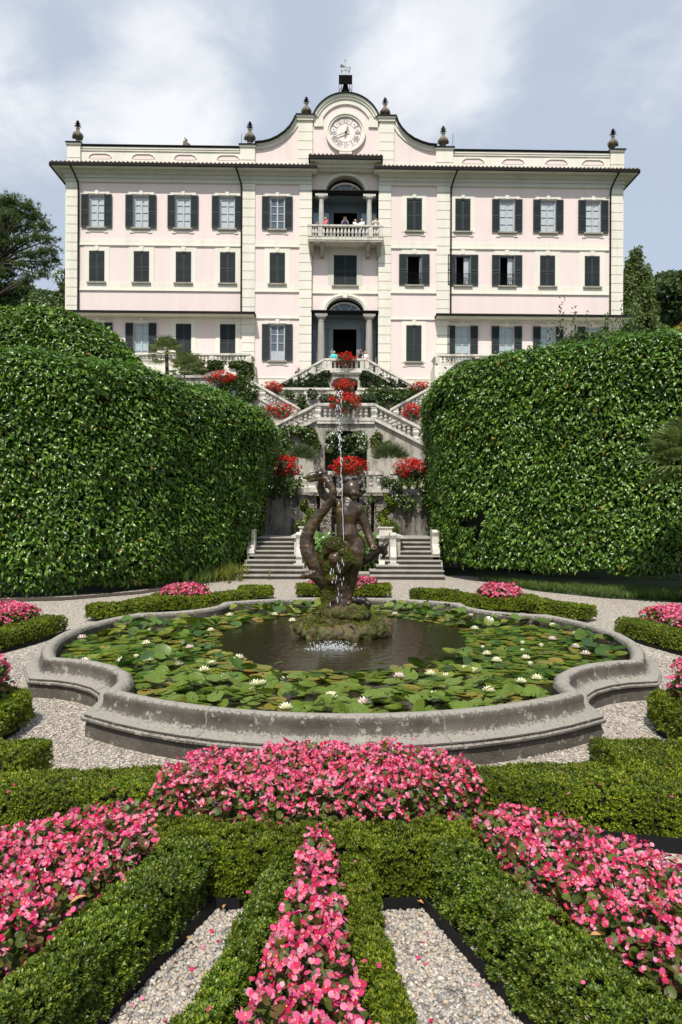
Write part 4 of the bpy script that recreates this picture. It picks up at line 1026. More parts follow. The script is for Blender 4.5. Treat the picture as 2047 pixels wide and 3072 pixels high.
balustrade('level balustrade on the entrance landing in front of the door, with people leaning on it', (al,YA,za-.03), (ar,YA,za-.03), .74, 10, (0,.12,.9,1), M['balu_far'], g_, vase=False)
balustrade('sloping balustrade of the entrance stair descending on the pine side', (al-ra,YA,zb+.02), (al-.02,YA,za-.03), .74, 20, (.3,.6,.85), M['balu_far'], g_, vase=False)
balustrade('sloping balustrade of the entrance stair descending on the birch side', (ar+.02,YA,za-.03), (ar+ra,YA,zb+.02), .74, 20, (.15,.4,.7), M['balu_far'], g_, vase=False)
# --- terraces in front of the villa's wings
YT = DF-2.1
tl, tr_ = at(757,1094,YT)[0], at(1305,1098,YT)[0]; tz = at(757,1094,YT)[2]
wall('terrace block with ivy and an arch in front of the pine-side wing', MB().box(-19,tl,YT,DF-.12,zb-.1,tz), M['cream'], 'terrace', 'villa_terrace')
wall('terrace block in front of the birch-side wing', MB().box(tr_,20,YT,DF+.2,zb-.1,tz), M['cream'], 'terrace', 'villa_terrace')
g_ = 'stone balustrades on the villa terraces'
balustrade('terrace balustrade in front of the ground floor windows on the pine side', (-18,YT+.18,tz), (tl-.2,YT+.18,tz), .74, 56, (.2,.4,.6,.8,1), M['balu_far'], g_, vase=False)
balustrade('terrace balustrade in front of the ground floor windows on the birch side', (tr_+.2,YT+.18,tz), (19,YT+.18,tz), .74, 56, (0,.2,.4,.6,.8), M['balu_far'], g_, vase=False)
balustrade('short return of the pine-side terrace balustrade to the villa wall', (tl-.18,YT+.3,tz), (tl-.18,DF-.4,tz), .74, 7, (), M['balu_far'], g_, vase=False)
balustrade('short return of the birch-side terrace balustrade to the villa wall', (tr_+.18,YT+.3,tz), (tr_+.18,DF-.2,tz), .74, 7, (), M['balu_far'], g_, vase=False)
# wall lantern
c = Vector(at(703,1180,YD-.3)); t_ = thing('wall_lantern', 'black wall lantern among ivy under the pine-side outer landing', 'lantern', c)
MB().lathe([(.06,-.28),(.12,-.1),(.15,.16),(.02,.3)], c, 6).build('lamp_glass', M['pane_dark2'], t_); MB().lathe([(.17,.14),(.16,.18),(.03,.32),(.03,.36)], c, 6).tube([(c.x,c.y,c.z-.28),(c.x,c.y+.25,c.z-.35)], .02, 5).build('frame', M['iron'], t_)
# ================================================================== tall laurel hedges
LAUREL = leaf_t(1, .42, .10, .18)
def put_leaves(P, N, L, up=.62, out=.7, jit=.40, hang=.45):
    n = len(P); U = np.array([0,0,1.0])
    z = nrm(N*out+U*up+rnd(n)*jit); y = N*.35-U*hang+rnd(n)*.62
    return P, frames(z, y), L*(.65+.6*rng.random(n))
def tall_hedge(name, label, line, heights, leans, depth, out_sign, L=.155, dens=560, top_new=.34, seed=0, thr=-.74, foot=.16):
    n = 70; pl_ = smooth_line(line, n); hs = np.interp(np.linspace(0,1,n), np.linspace(0,1,len(heights)), heights)
    ln = np.interp(np.linspace(0,1,n), np.linspace(0,1,len(leans)), leans)
    tg = nrm(np.gradient(pl_, axis=0)); on = np.stack([tg[:,1], -tg[:,0]], 1)*out_sign
    nq = 34; G = np.zeros((n, nq, 3))
    for i in range(n):
        H = hs[i]
        prof = [(-.35,foot),(-.08,.55),(.0,1.1),(0,H*.5),(0,H-.9),(-.06,H-.45),(-.22,H-.15),(-.5,H),(-depth*.5,H+.1),(-depth,H)]
        d = np.concatenate([[0], np.cumsum([math.dist(a, b) for a, b in zip(prof, prof[1:])])])
        q = np.linspace(0, d[-1], nq); o = np.interp(q, d, [p[0] for p in prof]); z = np.interp(q, d, [p[1] for p in prof])
        o = o+ln[i]*np.clip(z/H, 0, 1)**2.3*np.clip(1+o/(depth*.6), 0, 1)
        G[i,:,0] = pl_[i,0]+on[i,0]*o; G[i,:,1] = pl_[i,1]+on[i,1]*o; G[i,:,2] = z
    if out_sign*1 < 0: pass
    du = np.cross(np.gradient(G, axis=0), np.gradient(G, axis=1))[n//2, nq//3]
    flip = (du[:2]@on[n//2]) < 0
    if flip: G = G[::-1]
    G = wobble(G, .15, .8, seed); G = wobble(G, .10, 2.1, seed+3)
    t_ = thing(name, label, 'hedge', (*pl_[n//2], 0))
    link('dark_core', grid_mesh(shrink(G, .30), 'dark_core'), M['core'], t_, smooth=True)  # added solid core, coloured as the dark inside, blocks light behind the leaves
    P, N, A = sample_grid(G, grid_area(G)*dens)
    g = nz(P, .85, seed+9)+.55*nz(P, 2.1, seed+4); keep = g > thr
    P, N = P[keep], N[keep]; inset = rng.random(len(P))**2*.14; P = P-N*inset[:,None]+rnd(len(P))*.02
    P = P+N*(.13*(rng.random(len(P)) > .92)*rng.random(len(P)))[:,None]
    newg = (rng.random(len(P)) < top_new*np.clip((N[:,2]+.35), 0, 1.2))
    a = put_leaves(P[~newg], N[~newg], L); scatter('foliage', LAUREL, *a, M['laurel'], t_)
    a = put_leaves(P[newg]+N[newg]*.04, N[newg], L*.9, hang=-.4); scatter('new_shoots', LAUREL, *a, M['laurel_new'], t_)
    return G
tall_hedge('laurel_hedge', 'tall clipped laurel hedge on the pine side, ending at the stone steps',
    [(-3.0,25.0),(-2.85,23.8),(-2.9,22.4),(-3.0,21.3),(-3.5,19.9),(-4.2,18.5),(-5.1,17.0),(-6.5,15.8),(-8.2,15.1),(-11,14.6)],
    [4.9,5.0,5.05,5.2,5.55,5.6,5.65,5.68,5.7,5.7], [.6,.8,.95,.95,.38,.2,.12,.1,.1,.1], 3.2, -1, seed=1)
tall_hedge('laurel_hedge', 'tall clipped laurel hedge on the birch side, with dark gaps near its foot',
    [(3.4,25.2),(3.15,23.2),(3.2,21.2),(3.65,19.9),(4.7,18.7),(5.9,17.8),(7.4,17.0),(9.2,16.3),(12,15.6)],
    [6.0,6.1,6.2,6.4,6.42,6.5,6.55,6.6,6.6], [.35,.5,.55,.3,.15,.1,.1,.1,.1], 3.2, 1, seed=5, thr=-.66, foot=.5)
G = dome_grid((-9.6,20.4,3.4), (5.2,2.2,4.75), 40, 18, -.3, .16, .8, 2); G[...,2] = np.maximum(G[...,2], 0)
def dome_bush(name, label, c, r, L, dens, m, lo=-.5, amp=.15, sc=1.2, seed=0, cat='shrub', tm=None, inset=.18, thr=-.9, up=.5, hang=.3, group=None):
    G = dome_grid(c, r, 40, 18, lo, amp, sc, seed)
    t_ = thing(name, label, cat, (c[0],c[1],c[2]+r[2]*math.sin(math.pi*lo)), group=group)
    link('dark_core', grid_mesh(shrink(G, -inset if False else inset), 'dark_core'), M['core'], t_, smooth=True)  # solid shell added to block light, its colour standing for inner shade
    P, N, A = sample_grid(G, grid_area(G)*dens)
    cen = np.array(c); s_ = np.sign(((P-cen)*N).sum(1))[:,None]; N = N*s_
    k = nz(P, 1.2/max(r)*2, seed) > thr; P, N = P[k], N[k]
    P = P-N*(rng.random(len(P))**2*inset*1.1)[:,None]+rnd(len(P))*.02
    scatter('foliage', tm or LAUREL, *put_leaves(P, N, L, up=up, hang=hang), m, t_)
    return t_
dome_bush('laurel_shrub', 'high rounded mound of laurel rising behind the pine-side hedge', (-9.6,21.2,3.6), (4.4,2.0,4.75), .17, 470, M['laurel'], -.2, .2, .9, 2)
dome_bush('holly_hedge', 'dark bronze-green clipped hedge beside the villa corner, pine side', (-20.9,48.5,13.6), (2.6,2.5,4.0), .30, 110, M['ivy'], -.5, .3, .6, 4, 'hedge')
dome_bush('clipped_hedge', 'low dense clipped hedge under the birch-side terrace balustrade', (8.3,41.2,9.35), (2.4,1.2,1.95), .10, 520, M['ivy_dark'], -.4, .06, 1.2, 6, 'hedge', inset=.1)
# loose evergreen shrub with upright shoots
t_ = dome_bush('upright_shrub', 'loose evergreen shrub with upright shoots behind the birch-side hedge', (8.6,23.4,5.6), (2.6,1.5,2.55), .13, 420, M['ivy'], -.35, .3, 1.1, 8, up=.9, hang=-.6)
P = []
for k in range(26):
    x, y = 7.2+2.9*rng.random(), 23.4+rng.normal()*.4; h = .5+1.3*rng.random()**2+(.5 if 8.9 < x < 9.7 else 0); z = 7.5+.4*rng.random()
    for i in range(int(26*h)): P.append((x+rng.normal()*.05+.1*(i/26), y+rng.normal()*.05, z+h*i/int(26*h+1)))
P = np.array(P); scatter('foliage', LAUREL, P, frames(rnd(len(P)), np.array([0,0,1.0])+rnd(len(P))*.55), np.full(len(P), .12), M['ivy'], t_)
dome_bush('golden_shrub', 'golden yellow-leaved shrub showing above the birch-side hedge', (14.3,26,6.5), (2.6,1.6,3.0), .2, 160, M['gold'], -.4, .4, .7, 9, up=.7, hang=-.4)

# ================================================================== trees beyond the villa
def tree(name, label, base, trunk, rad, blobs, m, L, dens, tm, hang=.2, up=.5, limbs=True, group=None, fill=.5, needle=False):
    t_ = thing(name, label, 'tree', base, group=group)
    mb = MB().tube(trunk, rad, 9)
    for c, r in blobs:
        if limbs:
            p = min(trunk, key=lambda q: math.dist(q, c)+max(0,(q[2]-c[2]))*1.5); m_ = [(p[i]+c[i])/2 for i in range(3)]; m_[2] += .3
            mb.tube([p, m_, c], [rad[-1]*.55, rad[-1]*.35, rad[-1]*.12], 6)
    mb.build('trunk', M['bark'], t_, smooth=True)
    PP, NN = [], []
    for i, (c, r) in enumerate(blobs):
        vol = r[0]*r[1]*r[2]; n = int(dens*(r[0]*r[1]*r[2])**.667)
        d = nrm(rnd(n)); q = (fill+(1-fill)*rng.random((n,1))); P = np.array(c)+d*q*np.array(r)
        k = nz(P, 1.6/max(r)*1.4, i) > -.22; PP.append(P[k]); NN.append(d[k])
    P, N = np.vstack(PP), np.vstack(NN)
    scatter('crown', tm, *put_leaves(P, N, L, up=up, hang=hang, jit=.7), m, t_)
    return t_
r_ = random.Random(5); blobs = []
def pb(px, py, rx, rz, Y): 
    p = at(px*2047/1568, py*2047/1568, Y); blobs.append((p, (rx, rx*.9, rz)))
for q in ((30,463,1.6),(5,470,1.8),(62,478,1.5),(-30,475,2.2),(40,492,1.9),(85,500,1.3),(10,500,1.8),(102,522,1.1),(66,520,1.6),(-15,515,2.2),(30,528,1.6),(112,552,1.0),(86,548,1.3),(50,556,1.4),(5,545,1.7),(122,578,.9),(98,580,1.2),(-20,560,2.0),(70,588,1.2),(28,580,1.4),(126,600,.7),(108,608,1.0),(85,615,1.0),(50,610,1.1),(10,612,1.4),(100,632,.8),(70,634,.9),(32,632,1.0),(-10,625,1.6),(60,648,.7),(15,640,.9),(-50,500,2.4),(-60,540,2.6),(-55,600,2.4)):
    p = at(q[0]*1.3055, q[1]*1.3055, 62+r_.uniform(-1.6,1.6)); blobs.append((p, (q[2], q[2]*.9, .34+.12*q[2])))
NEEDLE = tufts_t(9, 1, .13, .9, 5, 1)
bz_ = at(-60*1.305, 690*1.305, 62)
tree('umbrella_pine', 'big spreading pine with layered dark needles above the hedge beside the villa', (bz_[0],62,8), [(bz_[0],62,8),(bz_[0]-.3,62,15),(bz_[0]+.3,62,20),(bz_[0]+1.5,62,24)], [.7,.55,.45,.25], blobs, M['pine'], .34, 280, NEEDLE, hang=-.1, up=.9, fill=.1)
BROAD = quad_t(1, .6, .12)
def stand(name, label, px, top, bot, wid, Y, m, L, dens, seed, **kw):
    rr = random.Random(seed); x0, _, zt = at(px*1.3055, top*1.3055, Y); zb_ = at(px*1.3055, bot*1.3055, Y)[2]; W_ = wid*1.0/1569*Y; bl_ = []
    for k in range(12):
        f = rr.random(); bl_.append(((x0+(rr.random()-.5)*W_*(1-.5*f), Y+(rr.random()-.5)*2.5, zb_+(zt-zb_)*(.25+.68*f)), (W_*.30*(1.15-.5*f),)*2+((zt-zb_)*.17,)))
    bl_.append(((x0,Y,zb_+(zt-zb_)*.35), (W_*.45,W_*.4,(zt-zb_)*.35)))
    return tree(name, label, (x0,Y,zb_-2), [(x0,Y,zb_-2.5),(x0,Y,zb_+(zt-zb_)*.4),(x0+.2,Y,zb_+(zt-zb_)*.8)], [.4,.3,.12], bl_, m, L, dens, BROAD, **kw)
stand('dark_tree', 'dark round evergreen tree under the pine at the picture edge', 5, 645, 720, 70, 66, M['tree_dark'], .5, 420, 3)
stand('dark_tree', 'grey-green tree between the pine and the clipped hedge beside the villa', 48, 652, 725, 70, 70, M['pine'], .5, 420, 4)
stand('sapling', 'thin leafy sapling peeping out beside the villa corner above the clipped hedge', 146, 622, 690, 26, 52, M['birch'], .3, 260, 5, fill=.1)
stand('dark_tree', 'dark spreading broadleaf tree behind the golden shrub', 1560, 612, 745, 110, 58, M['tree_dark'], .5, 430, 6)
stand('dark_tree', 'rounded green tree behind the weeping birch at the villa corner', 1525, 690, 780, 70, 64, M['ivy_dark'], .4, 430, 7)
# weeping birch: hanging strands
x0, Y_, zt = at(1462*1.3055, 588*1.3055, 53); t_ = thing('weeping_birch', 'weeping birch with hanging pale green strands at the villa corner', 'tree', (x0,53,8))
MB().tube([(x0,53,7.5),(x0-.2,53,13),(x0+.1,53,zt-1)], [.35,.25,.08], 8).build('trunk', M['bark'], t_, smooth=True)
P = []
CL_ = [(x0+(1-f)**.6*2.0*math.cos(q*2.4), 53+(1-f)**.6*1.6*math.sin(q*2.4), 13.2+(zt-13.2)*f, .45+.35*(1-f)) for q, f in enumerate((.02,.08,.15,.2,.28,.34,.4,.47,.52,.6,.66,.72,.8,.86,.93,1.0))]
for k in range(900):
    cl = CL_[rng.integers(0, len(CL_))]; a = rng.random()*6.283; rr_ = cl[3]*math.sqrt(rng.random()); z = cl[2]+.35*rng.normal(); ln = (.9+1.9*rng.random()); x, y = cl[0]+rr_*math.cos(a), cl[1]+rr_*math.sin(a)
    for i in range(22): P.append((x+.12*math.cos(a)*i/22+rng.normal()*.05, y+rng.normal()*.05, z-ln*i/22+.3*math.sin(i/22*3)))
P = np.array(P); scatter('crown', BROAD, P, frames(rnd(len(P)), np.array([0,0,-1.0])+rnd(len(P))*.5), .22+.12*rng.random(len(P)), M['birch'], t_)
# far wooded hill
G = np.array([[(x, y, 6+h*(.75+.35*mnoise.noise(Vector((x*.03, y*.02, 1.3))))) for y, h in ((90,4),(130,9),(190,19),(260,22))] for x in np.linspace(-170,170,60)])
tag(link('hill', grid_mesh(G[::-1], 'hill'), M['hill'], smooth=True), kind='structure')
# fan palms
def fan_palm(label, p, h, n, L, seed, tilt=0):
    r = random.Random(seed); t_ = thing('fan_palm', label, 'palm', p); p = Vector(p)
    MB().tube([p, p+Vector((.05,0,h*.5)), p+Vector((0,0,h))], [.13,.12,.10], 9).build('trunk', M['bark'], t_)
    V_, F_ = [], []; st = MB()
    for k in range(n):
        a = 2.4*k+r.random()*.4; el = -.35+1.75*(k/n)+.15*r.random(); d = Vector((math.cos(a)*math.cos(el), math.sin(a)*math.cos(el), math.sin(el)))
        c = p+Vector((0,0,h)); hub = c+d*L*.62+Vector((0,0,-.08*L)); st.tube([c, c+d*L*.35+Vector((0,0,.04)), hub], .014, 4)
        sd = d.cross(Vector((0,0,1))).normalized(); up = sd.cross(d)
        for j in range(17):
            b = (j/16-.5)*3.5; e = (d*math.cos(b)+sd*math.sin(b)).normalized(); l = L*.62*(1-.25*abs(b)/1.75)*(.9+.2*r.random()); nn = (e.cross(up)).normalized()*.022*L/.6
            q = len(V_); m_ = hub+e*l*.55+up*.03; tip = hub+e*l-Vector((0,0,.16*l))
            V_ += [hub, m_+nn, tip, m_-nn]; F_.append((q,q+1,q+2,q+3))
    me = bpy.data.meshes.new('frond'); me.from_pydata([tuple(v) for v in V_], [], F_); me.update(); link('fronds', me, M['palm'], t_)
    st.build('stalks', M['palm'], t_)
p = at(500,1130,41.5); fan_palm('small fan palm standing taller before the pine-side villa terrace', (p[0],41.5,zb), at(500,1062,41.5)[2]-zb, 26, 1.15, 2)
p = at(562,1130,40.5); fan_palm('lower fan palm leaning beside the pine-side terrace, next to the red geraniums', (p[0],40.5,zb), at(562,1110,40.5)[2]-zb, 26, 1.15, 3)
p = at(2095,1380,14.4); fan_palm('fan palm with bristling leaves entering the picture beside the birch-side hedge', (p[0],14.4,0), at(2120,1390,14.4)[2], 40, 1.15, 4)

# ================================================================== climbers, ivy and planted greenery on the terraces
IVY = quad_t(1, .85, .12)
def climber(name, label, blobs, Y, m, L=.11, dens=900, thick=.18, cat='climbing plant', tm=None, flowers=None, up=.2, group=None):
    PP = []
    for (x, y, rx, ry) in blobs:
        c = at(x, y, Y); a, b = rx/2048*Y, ry/2048*Y; n = int(dens*a*b*3.14)+20
        d = rng.random(n)**.5; th = rng.random(n)*6.283; X = d*np.cos(th)*a; Z = d*np.sin(th)*b; k = nz(np.stack([X+c[0], Z+c[2]], 1), 1.5, 2) > -.33
        PP.append(np.stack([c[0]+X, np.full(n, Y)-rng.random(n)*thick*(1.1-d**2), c[2]+Z], 1)[k])
    P = np.vstack(PP); t_ = thing(name, label, cat, tuple(P.mean(0)), group=group)
    N = np.tile([0,-1.0,.25], (len(P),1))
    scatter('foliage', tm or IVY, *put_leaves(P, N, L, up=up, jit=.8), m, t_)
    if flowers:
        mt, n, s_ = flowers; k = rng.choice(len(P), n); Q = P[k]+np.array([0,-.08,.02])
        Q = np.repeat(Q, 6, 0)+rnd(6*n)*s_*.4
        scatter('flowers', quad_t(1,.9,.2), *put_leaves(Q, np.tile([0,-1.0,.6],(len(Q),1)), s_, jit=.8), M[mt], t_)
    return t_
cx = lambda *b: list(b)
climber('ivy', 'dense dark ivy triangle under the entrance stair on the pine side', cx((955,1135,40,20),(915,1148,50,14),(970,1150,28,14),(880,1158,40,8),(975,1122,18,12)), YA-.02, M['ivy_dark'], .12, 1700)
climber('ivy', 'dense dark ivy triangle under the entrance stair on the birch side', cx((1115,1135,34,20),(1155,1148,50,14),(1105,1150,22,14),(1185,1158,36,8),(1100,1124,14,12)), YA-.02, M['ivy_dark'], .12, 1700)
climber('climbing_rose', 'climbing rose with white flowers over the birch-side upper balustrade', cx((1140,1180,50,22),(1180,1190,60,24),(1120,1195,35,26),(1160,1215,50,20),(1210,1200,30,30),(1230,1180,25,16)), YB-.1, M['ivy'], .12, 800, .3, flowers=('white_petal',20,.075))
climber('climbing_rose', 'small ivy tufts growing through the pine-side upper balustrade', cx((872,1187,14,12),(905,1205,14,26),(938,1182,16,16),(860,1180,8,12),(915,1225,20,14)), YB-.1, M['ivy'], .11, 900, .3)
climber('low_shrub', 'bronze clipped shrubs either side of the central geraniums below the upper balustrade', cx((985,1198,26,15),(1095,1198,28,15)), YB-.4, M['ivy_dark'], .10, 2200, .5, 'shrub')
climber('ivy', 'ivy and yellowing creeper over the pine-side terrace block and its arch', cx((700,1092,60,10),(640,1095,50,14),(735,1110,24,18),(750,1130,12,30),(720,1095,40,8),(600,1100,50,16),(745,1098,18,10),(580,1110,40,22)), YT-.02, M['ivy'], .14, 900)
climber('ivy', 'creeper and hanging greenery on the wall under the pine-side outer landing', cx((690,1165,30,30),(720,1150,22,24),(660,1185,40,22),(735,1185,20,20),(710,1200,40,14),(745,1165,18,30),(755,1190,16,14)), YD-.2, M['ivy'], .12, 800)
climber('climbing_rose', 'pale leaved rose trailing over the sloping pine-side outer balustrade', cx((735,1150,16,22),(752,1165,20,18),(770,1225,26,10),(760,1180,14,12)), YD-.25, M['ivy'], .10, 800, flowers=('white_petal',8,.07))
climber('climbing_rose', 'rose bush with scattered white blooms on the middle wall, pine side', cx((880,1300,45,24),(925,1310,30,26),(860,1320,40,28),(900,1335,40,20),(945,1335,18,14),(845,1350,24,24),(910,1290,30,10)), YC-.05, M['ivy'], .13, 900, .5, flowers=('white_petal',6,.08))
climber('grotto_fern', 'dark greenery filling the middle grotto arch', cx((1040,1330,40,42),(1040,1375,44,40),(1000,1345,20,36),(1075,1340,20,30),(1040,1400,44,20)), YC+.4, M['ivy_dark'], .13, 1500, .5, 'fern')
climber('flowering_creeper', 'white starry creeper around the top of the grotto arch, pine side', cx((990,1318,16,26),(988,1345,12,14),(1002,1305,14,10)), YC-.1, M['ivy'], .09, 1200, .25, flowers=('white_petal',34,.045))
climber('flowering_creeper', 'white starry creeper around the top of the grotto arch, birch side', cx((1085,1318,16,28),(1088,1345,12,14),(1072,1304,16,10)), YC-.1, M['ivy'], .09, 1200, .25, flowers=('white_petal',36,.045))
climber('bronze_creeper', 'thin bronze creeper on the middle wall right of the grotto arch', cx((1128,1325,18,22),(1135,1305,12,10),(1148,1340,14,14),(1165,1330,12,10),(1125,1300,10,8)), YC-.05, M['beg_leaf'], .11, 500)
climber('ivy', 'climber hanging from the lower terrace balustrade on the birch side', cx((1175,1440,34,24),(1215,1450,44,30),(1250,1460,36,34),(1230,1490,40,22),(1190,1500,16,22),(1255,1500,26,24),(1280,1490,20,26),(1150,1430,16,14),(1220,1520,14,14)), YE-.1, M['ivy'], .10, 750, .3, flowers=('white_petal',7,.06))
climber('ivy', 'climber hanging from the lower terrace balustrade on the pine side', cx((850,1440,34,24),(820,1455,34,30),(880,1455,20,16),(900,1450,16,14),(870,1480,20,14),(830,1480,20,16)), YE-.1, M['ivy'], .10, 700, .3)
climber('ivy', 'strip of green creeper down the middle of the grotto bay', cx((1036,1560,12,50),(1040,1510,12,30),(1034,1590,16,30),(985,1500,8,10),(1112,1495,10,16),(1100,1530,6,20)), YE-.05, M['ivy'], .08, 1300, .25)
# feathery papyrus clumps
FEATHER = tufts_t(16, 1, .035, 1.1, 9, 2)
def feather(label, x, y, rx, ry, Y, n=130, L=.55, m='feather', name='papyrus_clump', cat='plant', tm=None):
    c = at(x, y, Y); a, b = rx/2048*Y, ry/2048*Y; d = nrm(rnd(n)); d[:,2] = np.abs(d[:,2])*.9-.25; P = np.array(c)+d*np.array([a,a*.6,b])*(.35+.5*rng.random((n,1)))
    t_ = thing(name, label, cat, (c[0],Y,c[2]-b)); scatter('foliage', tm or FEATHER, P, frames(d+np.array([0,-.2,.7]), rnd(n)), L*(.7+.5*rng.random(n)), M[m], t_); return t_
feather('soft feathery green clump beside the lower balustrade, birch side', 1172, 1370, 50, 36, 28.5)
feather('soft feathery green clump behind the red geraniums, pine side', 905, 1372, 38, 30, 28.5)
# twisted topiary
def spiral(label, x, yb, yt, Y, flip):
    b, t2 = at(x, yb, Y), at(x, yt, Y); h = t2[2]-b[2]; PP = []; NN = []
    for k in range(2600):
        f = rng.random(); a = f*9.5*flip+1; rr_ = .26*(1-.55*f); th = rng.random()*6.283; tr2 = (.19*(1-.45*f))*(.75+.3*rng.random())
        c = np.array([b[0]+rr_*math.cos(a), Y+rr_*math.sin(a)*.8, b[2]+h*f]); d = np.array([math.cos(th)*math.cos(a), math.cos(th)*math.sin(a), math.sin(th)]); PP.append(c+d*tr2); NN.append(d)
    t_ = thing('spiral_topiary', label, 'topiary', b); scatter('foliage', IVY, *put_leaves(np.array(PP), np.array(NN), .07), M['box_dark'], t_)
    MB().tube([b, (b[0],Y,b[2]+h)], .03, 6).build('stem', M['bark'], t_)
spiral('spiral-clipped green topiary on the pier beside the pine-side steps', 922, 1600, 1505, YE-.8, 1)
spiral('spiral-clipped green topiary on the pier beside the birch-side steps', 1162, 1598, 1490, YE-.8, -1)
# iris basin planting
BLADES = tufts_t(9, 1, .055, .45, 4, 3)
P = np.stack([-.95+2.1*rng.random(150), 21+2.6*rng.random(150), np.full(150,.1)], 1)
t_ = thing('iris_clump', 'bright green iris and canna leaves filling the basin under the grotto', 'plants', (.1,22,.1))
scatter('foliage', BLADES, P, frames(np.tile([0,0,1.0],(150,1))+rnd(150)*.12, rnd(150)), .75+.5*rng.random(150), M['grass'], t_)
P = np.array([(-.75+.3*rng.normal() if k%2 else .95+.3*rng.normal(), 22.3+.5*rng.normal(), .75+.5*rng.random()) for k in range(420)]); scatter('broad_leaves', LAUREL, *put_leaves(P, np.tile([0,-.6,.6],(420,1)), .26, hang=-.1), M['laurel_new'], t_)
c = at(1146,1689,20.9); t_ = thing('plant_label', 'small cream plant label on a stake in the iris basin', 'plant label', c)
MB().box(c[0]-.09,c[0]+.09,20.89,20.91,c[2]-.05,c[2]+.08).build('plate', M['cream'], t_); MB().box(c[0]-.012,c[0]+.012,20.912,20.93,.1,c[2]).build('stake', M['iron'], t_)
# grass verge and daylilies at the hedge feet
TUFT = tufts_t(10, 1, .05, .8, 6, 2)
poly = [(4.0,20.2),(5.0,17.4),(6.2,16.0),(9.6,14.2),(11.5,14.6),(11.5,16.8),(8,17.6),(5.5,18.6)]
sheet('verge', poly, .012, M['hill']); Q = poly_points(poly, 2600); P = np.column_stack([Q, np.full(len(Q), .01)])
tag(scatter('verge_grass', TUFT, P, frames(np.tile([0,0,1.0],(len(P),1)), rnd(len(P))), .14+.16*rng.random(len(P)), M['grass']), kind='stuff')
poly = [(-3.2,20.6),(-4.0,19.0),(-5.0,17.0),(-6.3,15.8),(-11,14.4),(-11,14.0),(-6.2,15.2),(-4.8,16.5),(-3.5,19.4),(-3.05,20.2)]
sheet('verge', [(x,y) for x, y in poly], .012, M['soil'])
P = np.stack([-3.45+.42*rng.normal(size=60), 19.75+.35*rng.normal(size=60), np.full(60,.01)], 1)
t_ = thing('daylily_clump', 'arching yellow-green daylily leaves at the foot of the pine-side hedge', 'plant', (-3.45,19.75,0)); scatter('foliage', BLADES, P, frames(np.tile([0,0,1.0],(60,1))+rnd(60)*.25, rnd(60)), .42+.25*rng.random(60), M['yel_grass'], t_)
P = np.stack([-4.2+.35*rng.normal(size=40), 18.6+.5*rng.normal(size=40), np.full(40,.01)], 1)
t_ = thing('daylily_clump', 'dark green grassy clump in the shade of the pine-side hedge', 'plant', (-4.2,18.6,0)); scatter('foliage', BLADES, P, frames(np.tile([0,0,1.0],(40,1))+rnd(40)*.3, rnd(40)), .35+.2*rng.random(40), M['grass'], t_)
# ================================================================== geranium planters
def geranium(label, x0, x1, y0, y1, Y, n=150, trough=True, hang=0):
    c = at((x0+x1)/2, (y0+y1)/2, Y); a, b = (x1-x0)/2/2048*Y, (y1-y0)/2/2048*Y; fy = min(a*.6, .5)
    t_ = thing('geranium_planter', label, 'flower planter', (c[0],Y,c[2]-b), group='red geranium planters on the terraces')
    MB().lathe([(a*.35,-b*1.0),(a*.42,-b*.9),(a*.5,-b*.35),(a*.55,-b*.3)], (c[0],Y+fy*.5,c[2]), 14).build('bowl', M['terracotta'], t_)
    k = int(900*max(a*b*3, .35)); d = nrm(rnd(k)); q = rng.random((k,1))**.4; P = np.array([c[0],Y,c[2]-b*.12])+d*q*np.array([a*.92,fy,b*.85])
    scatter('foliage', IVY, *put_leaves(P, d, .085, jit=.7), M['ger_leaf'], t_)
    d = nrm(rnd(n)+np.array([0,-.55,.35])); q = .72+.42*rng.random((n,1)); C = np.array([c[0],Y,c[2]])+d*q*np.array([a,fy,b])
    k = nz(C, 2.6, int(x0)) > -.24; C, d = C[k], d[k]; m_ = 12
    PQ = np.repeat(C, m_, 0); e = nrm(rnd(len(PQ))+np.repeat(d, m_, 0)*.9); PQ = PQ+e*(.05*(.7+.5*np.repeat(rng.random(len(C)), m_)))[:,None]
    scatter('blossoms', quad_t(1,.95,.15), PQ, frames(e, rnd(len(PQ))), .036+.018*rng.random(len(PQ)), M['red_petal'], t_)
ger = [('round planter of red geraniums on the entrance landing before the door',1006,1068,1056,1098,YA-.2),
 ('red geranium planter in front of the low arch, uppermost of the central pair',1000,1066,1140,1184,YB-.35),
 ('big red geranium planter at the centre of the middle landing balustrade',988,1082,1180,1238,YC-.25),
 ('red geranium planter on the flat landing coping beside the palms',622,708,1114,1152,YD-.2),
 ('red geraniums on the upper terrace corner where the pine-side entrance stair ends',786,850,1146,1186,YB-.1),
 ('red geraniums on the upper terrace corner where the birch-side entrance stair ends',1226,1296,1146,1184,YB-.1),
 ('red geraniums between the sloping balustrades on the pine side',796,882,1210,1256,33.4),
 ('red geraniums between the sloping balustrades on the birch side',1208,1266,1212,1264,33.4),
 ('red geranium planter on the lower terrace balustrade beside the pine-side hedge',806,902,1368,1432,YE-.05),
 ('red geranium planter on the lower balustrade directly behind the bronze statue',990,1102,1374,1430,YE-.2),
 ('red geranium planter on the lower terrace balustrade beside the birch-side hedge',1182,1292,1376,1440,YE-.05),
 ('few red geraniums before the clipped hedge under the birch-side villa terrace',1366,1392,1112,1134,40.0)]
for g in ger: geranium(*g, n=int(90+ (g[2]-g[1])*1.1))
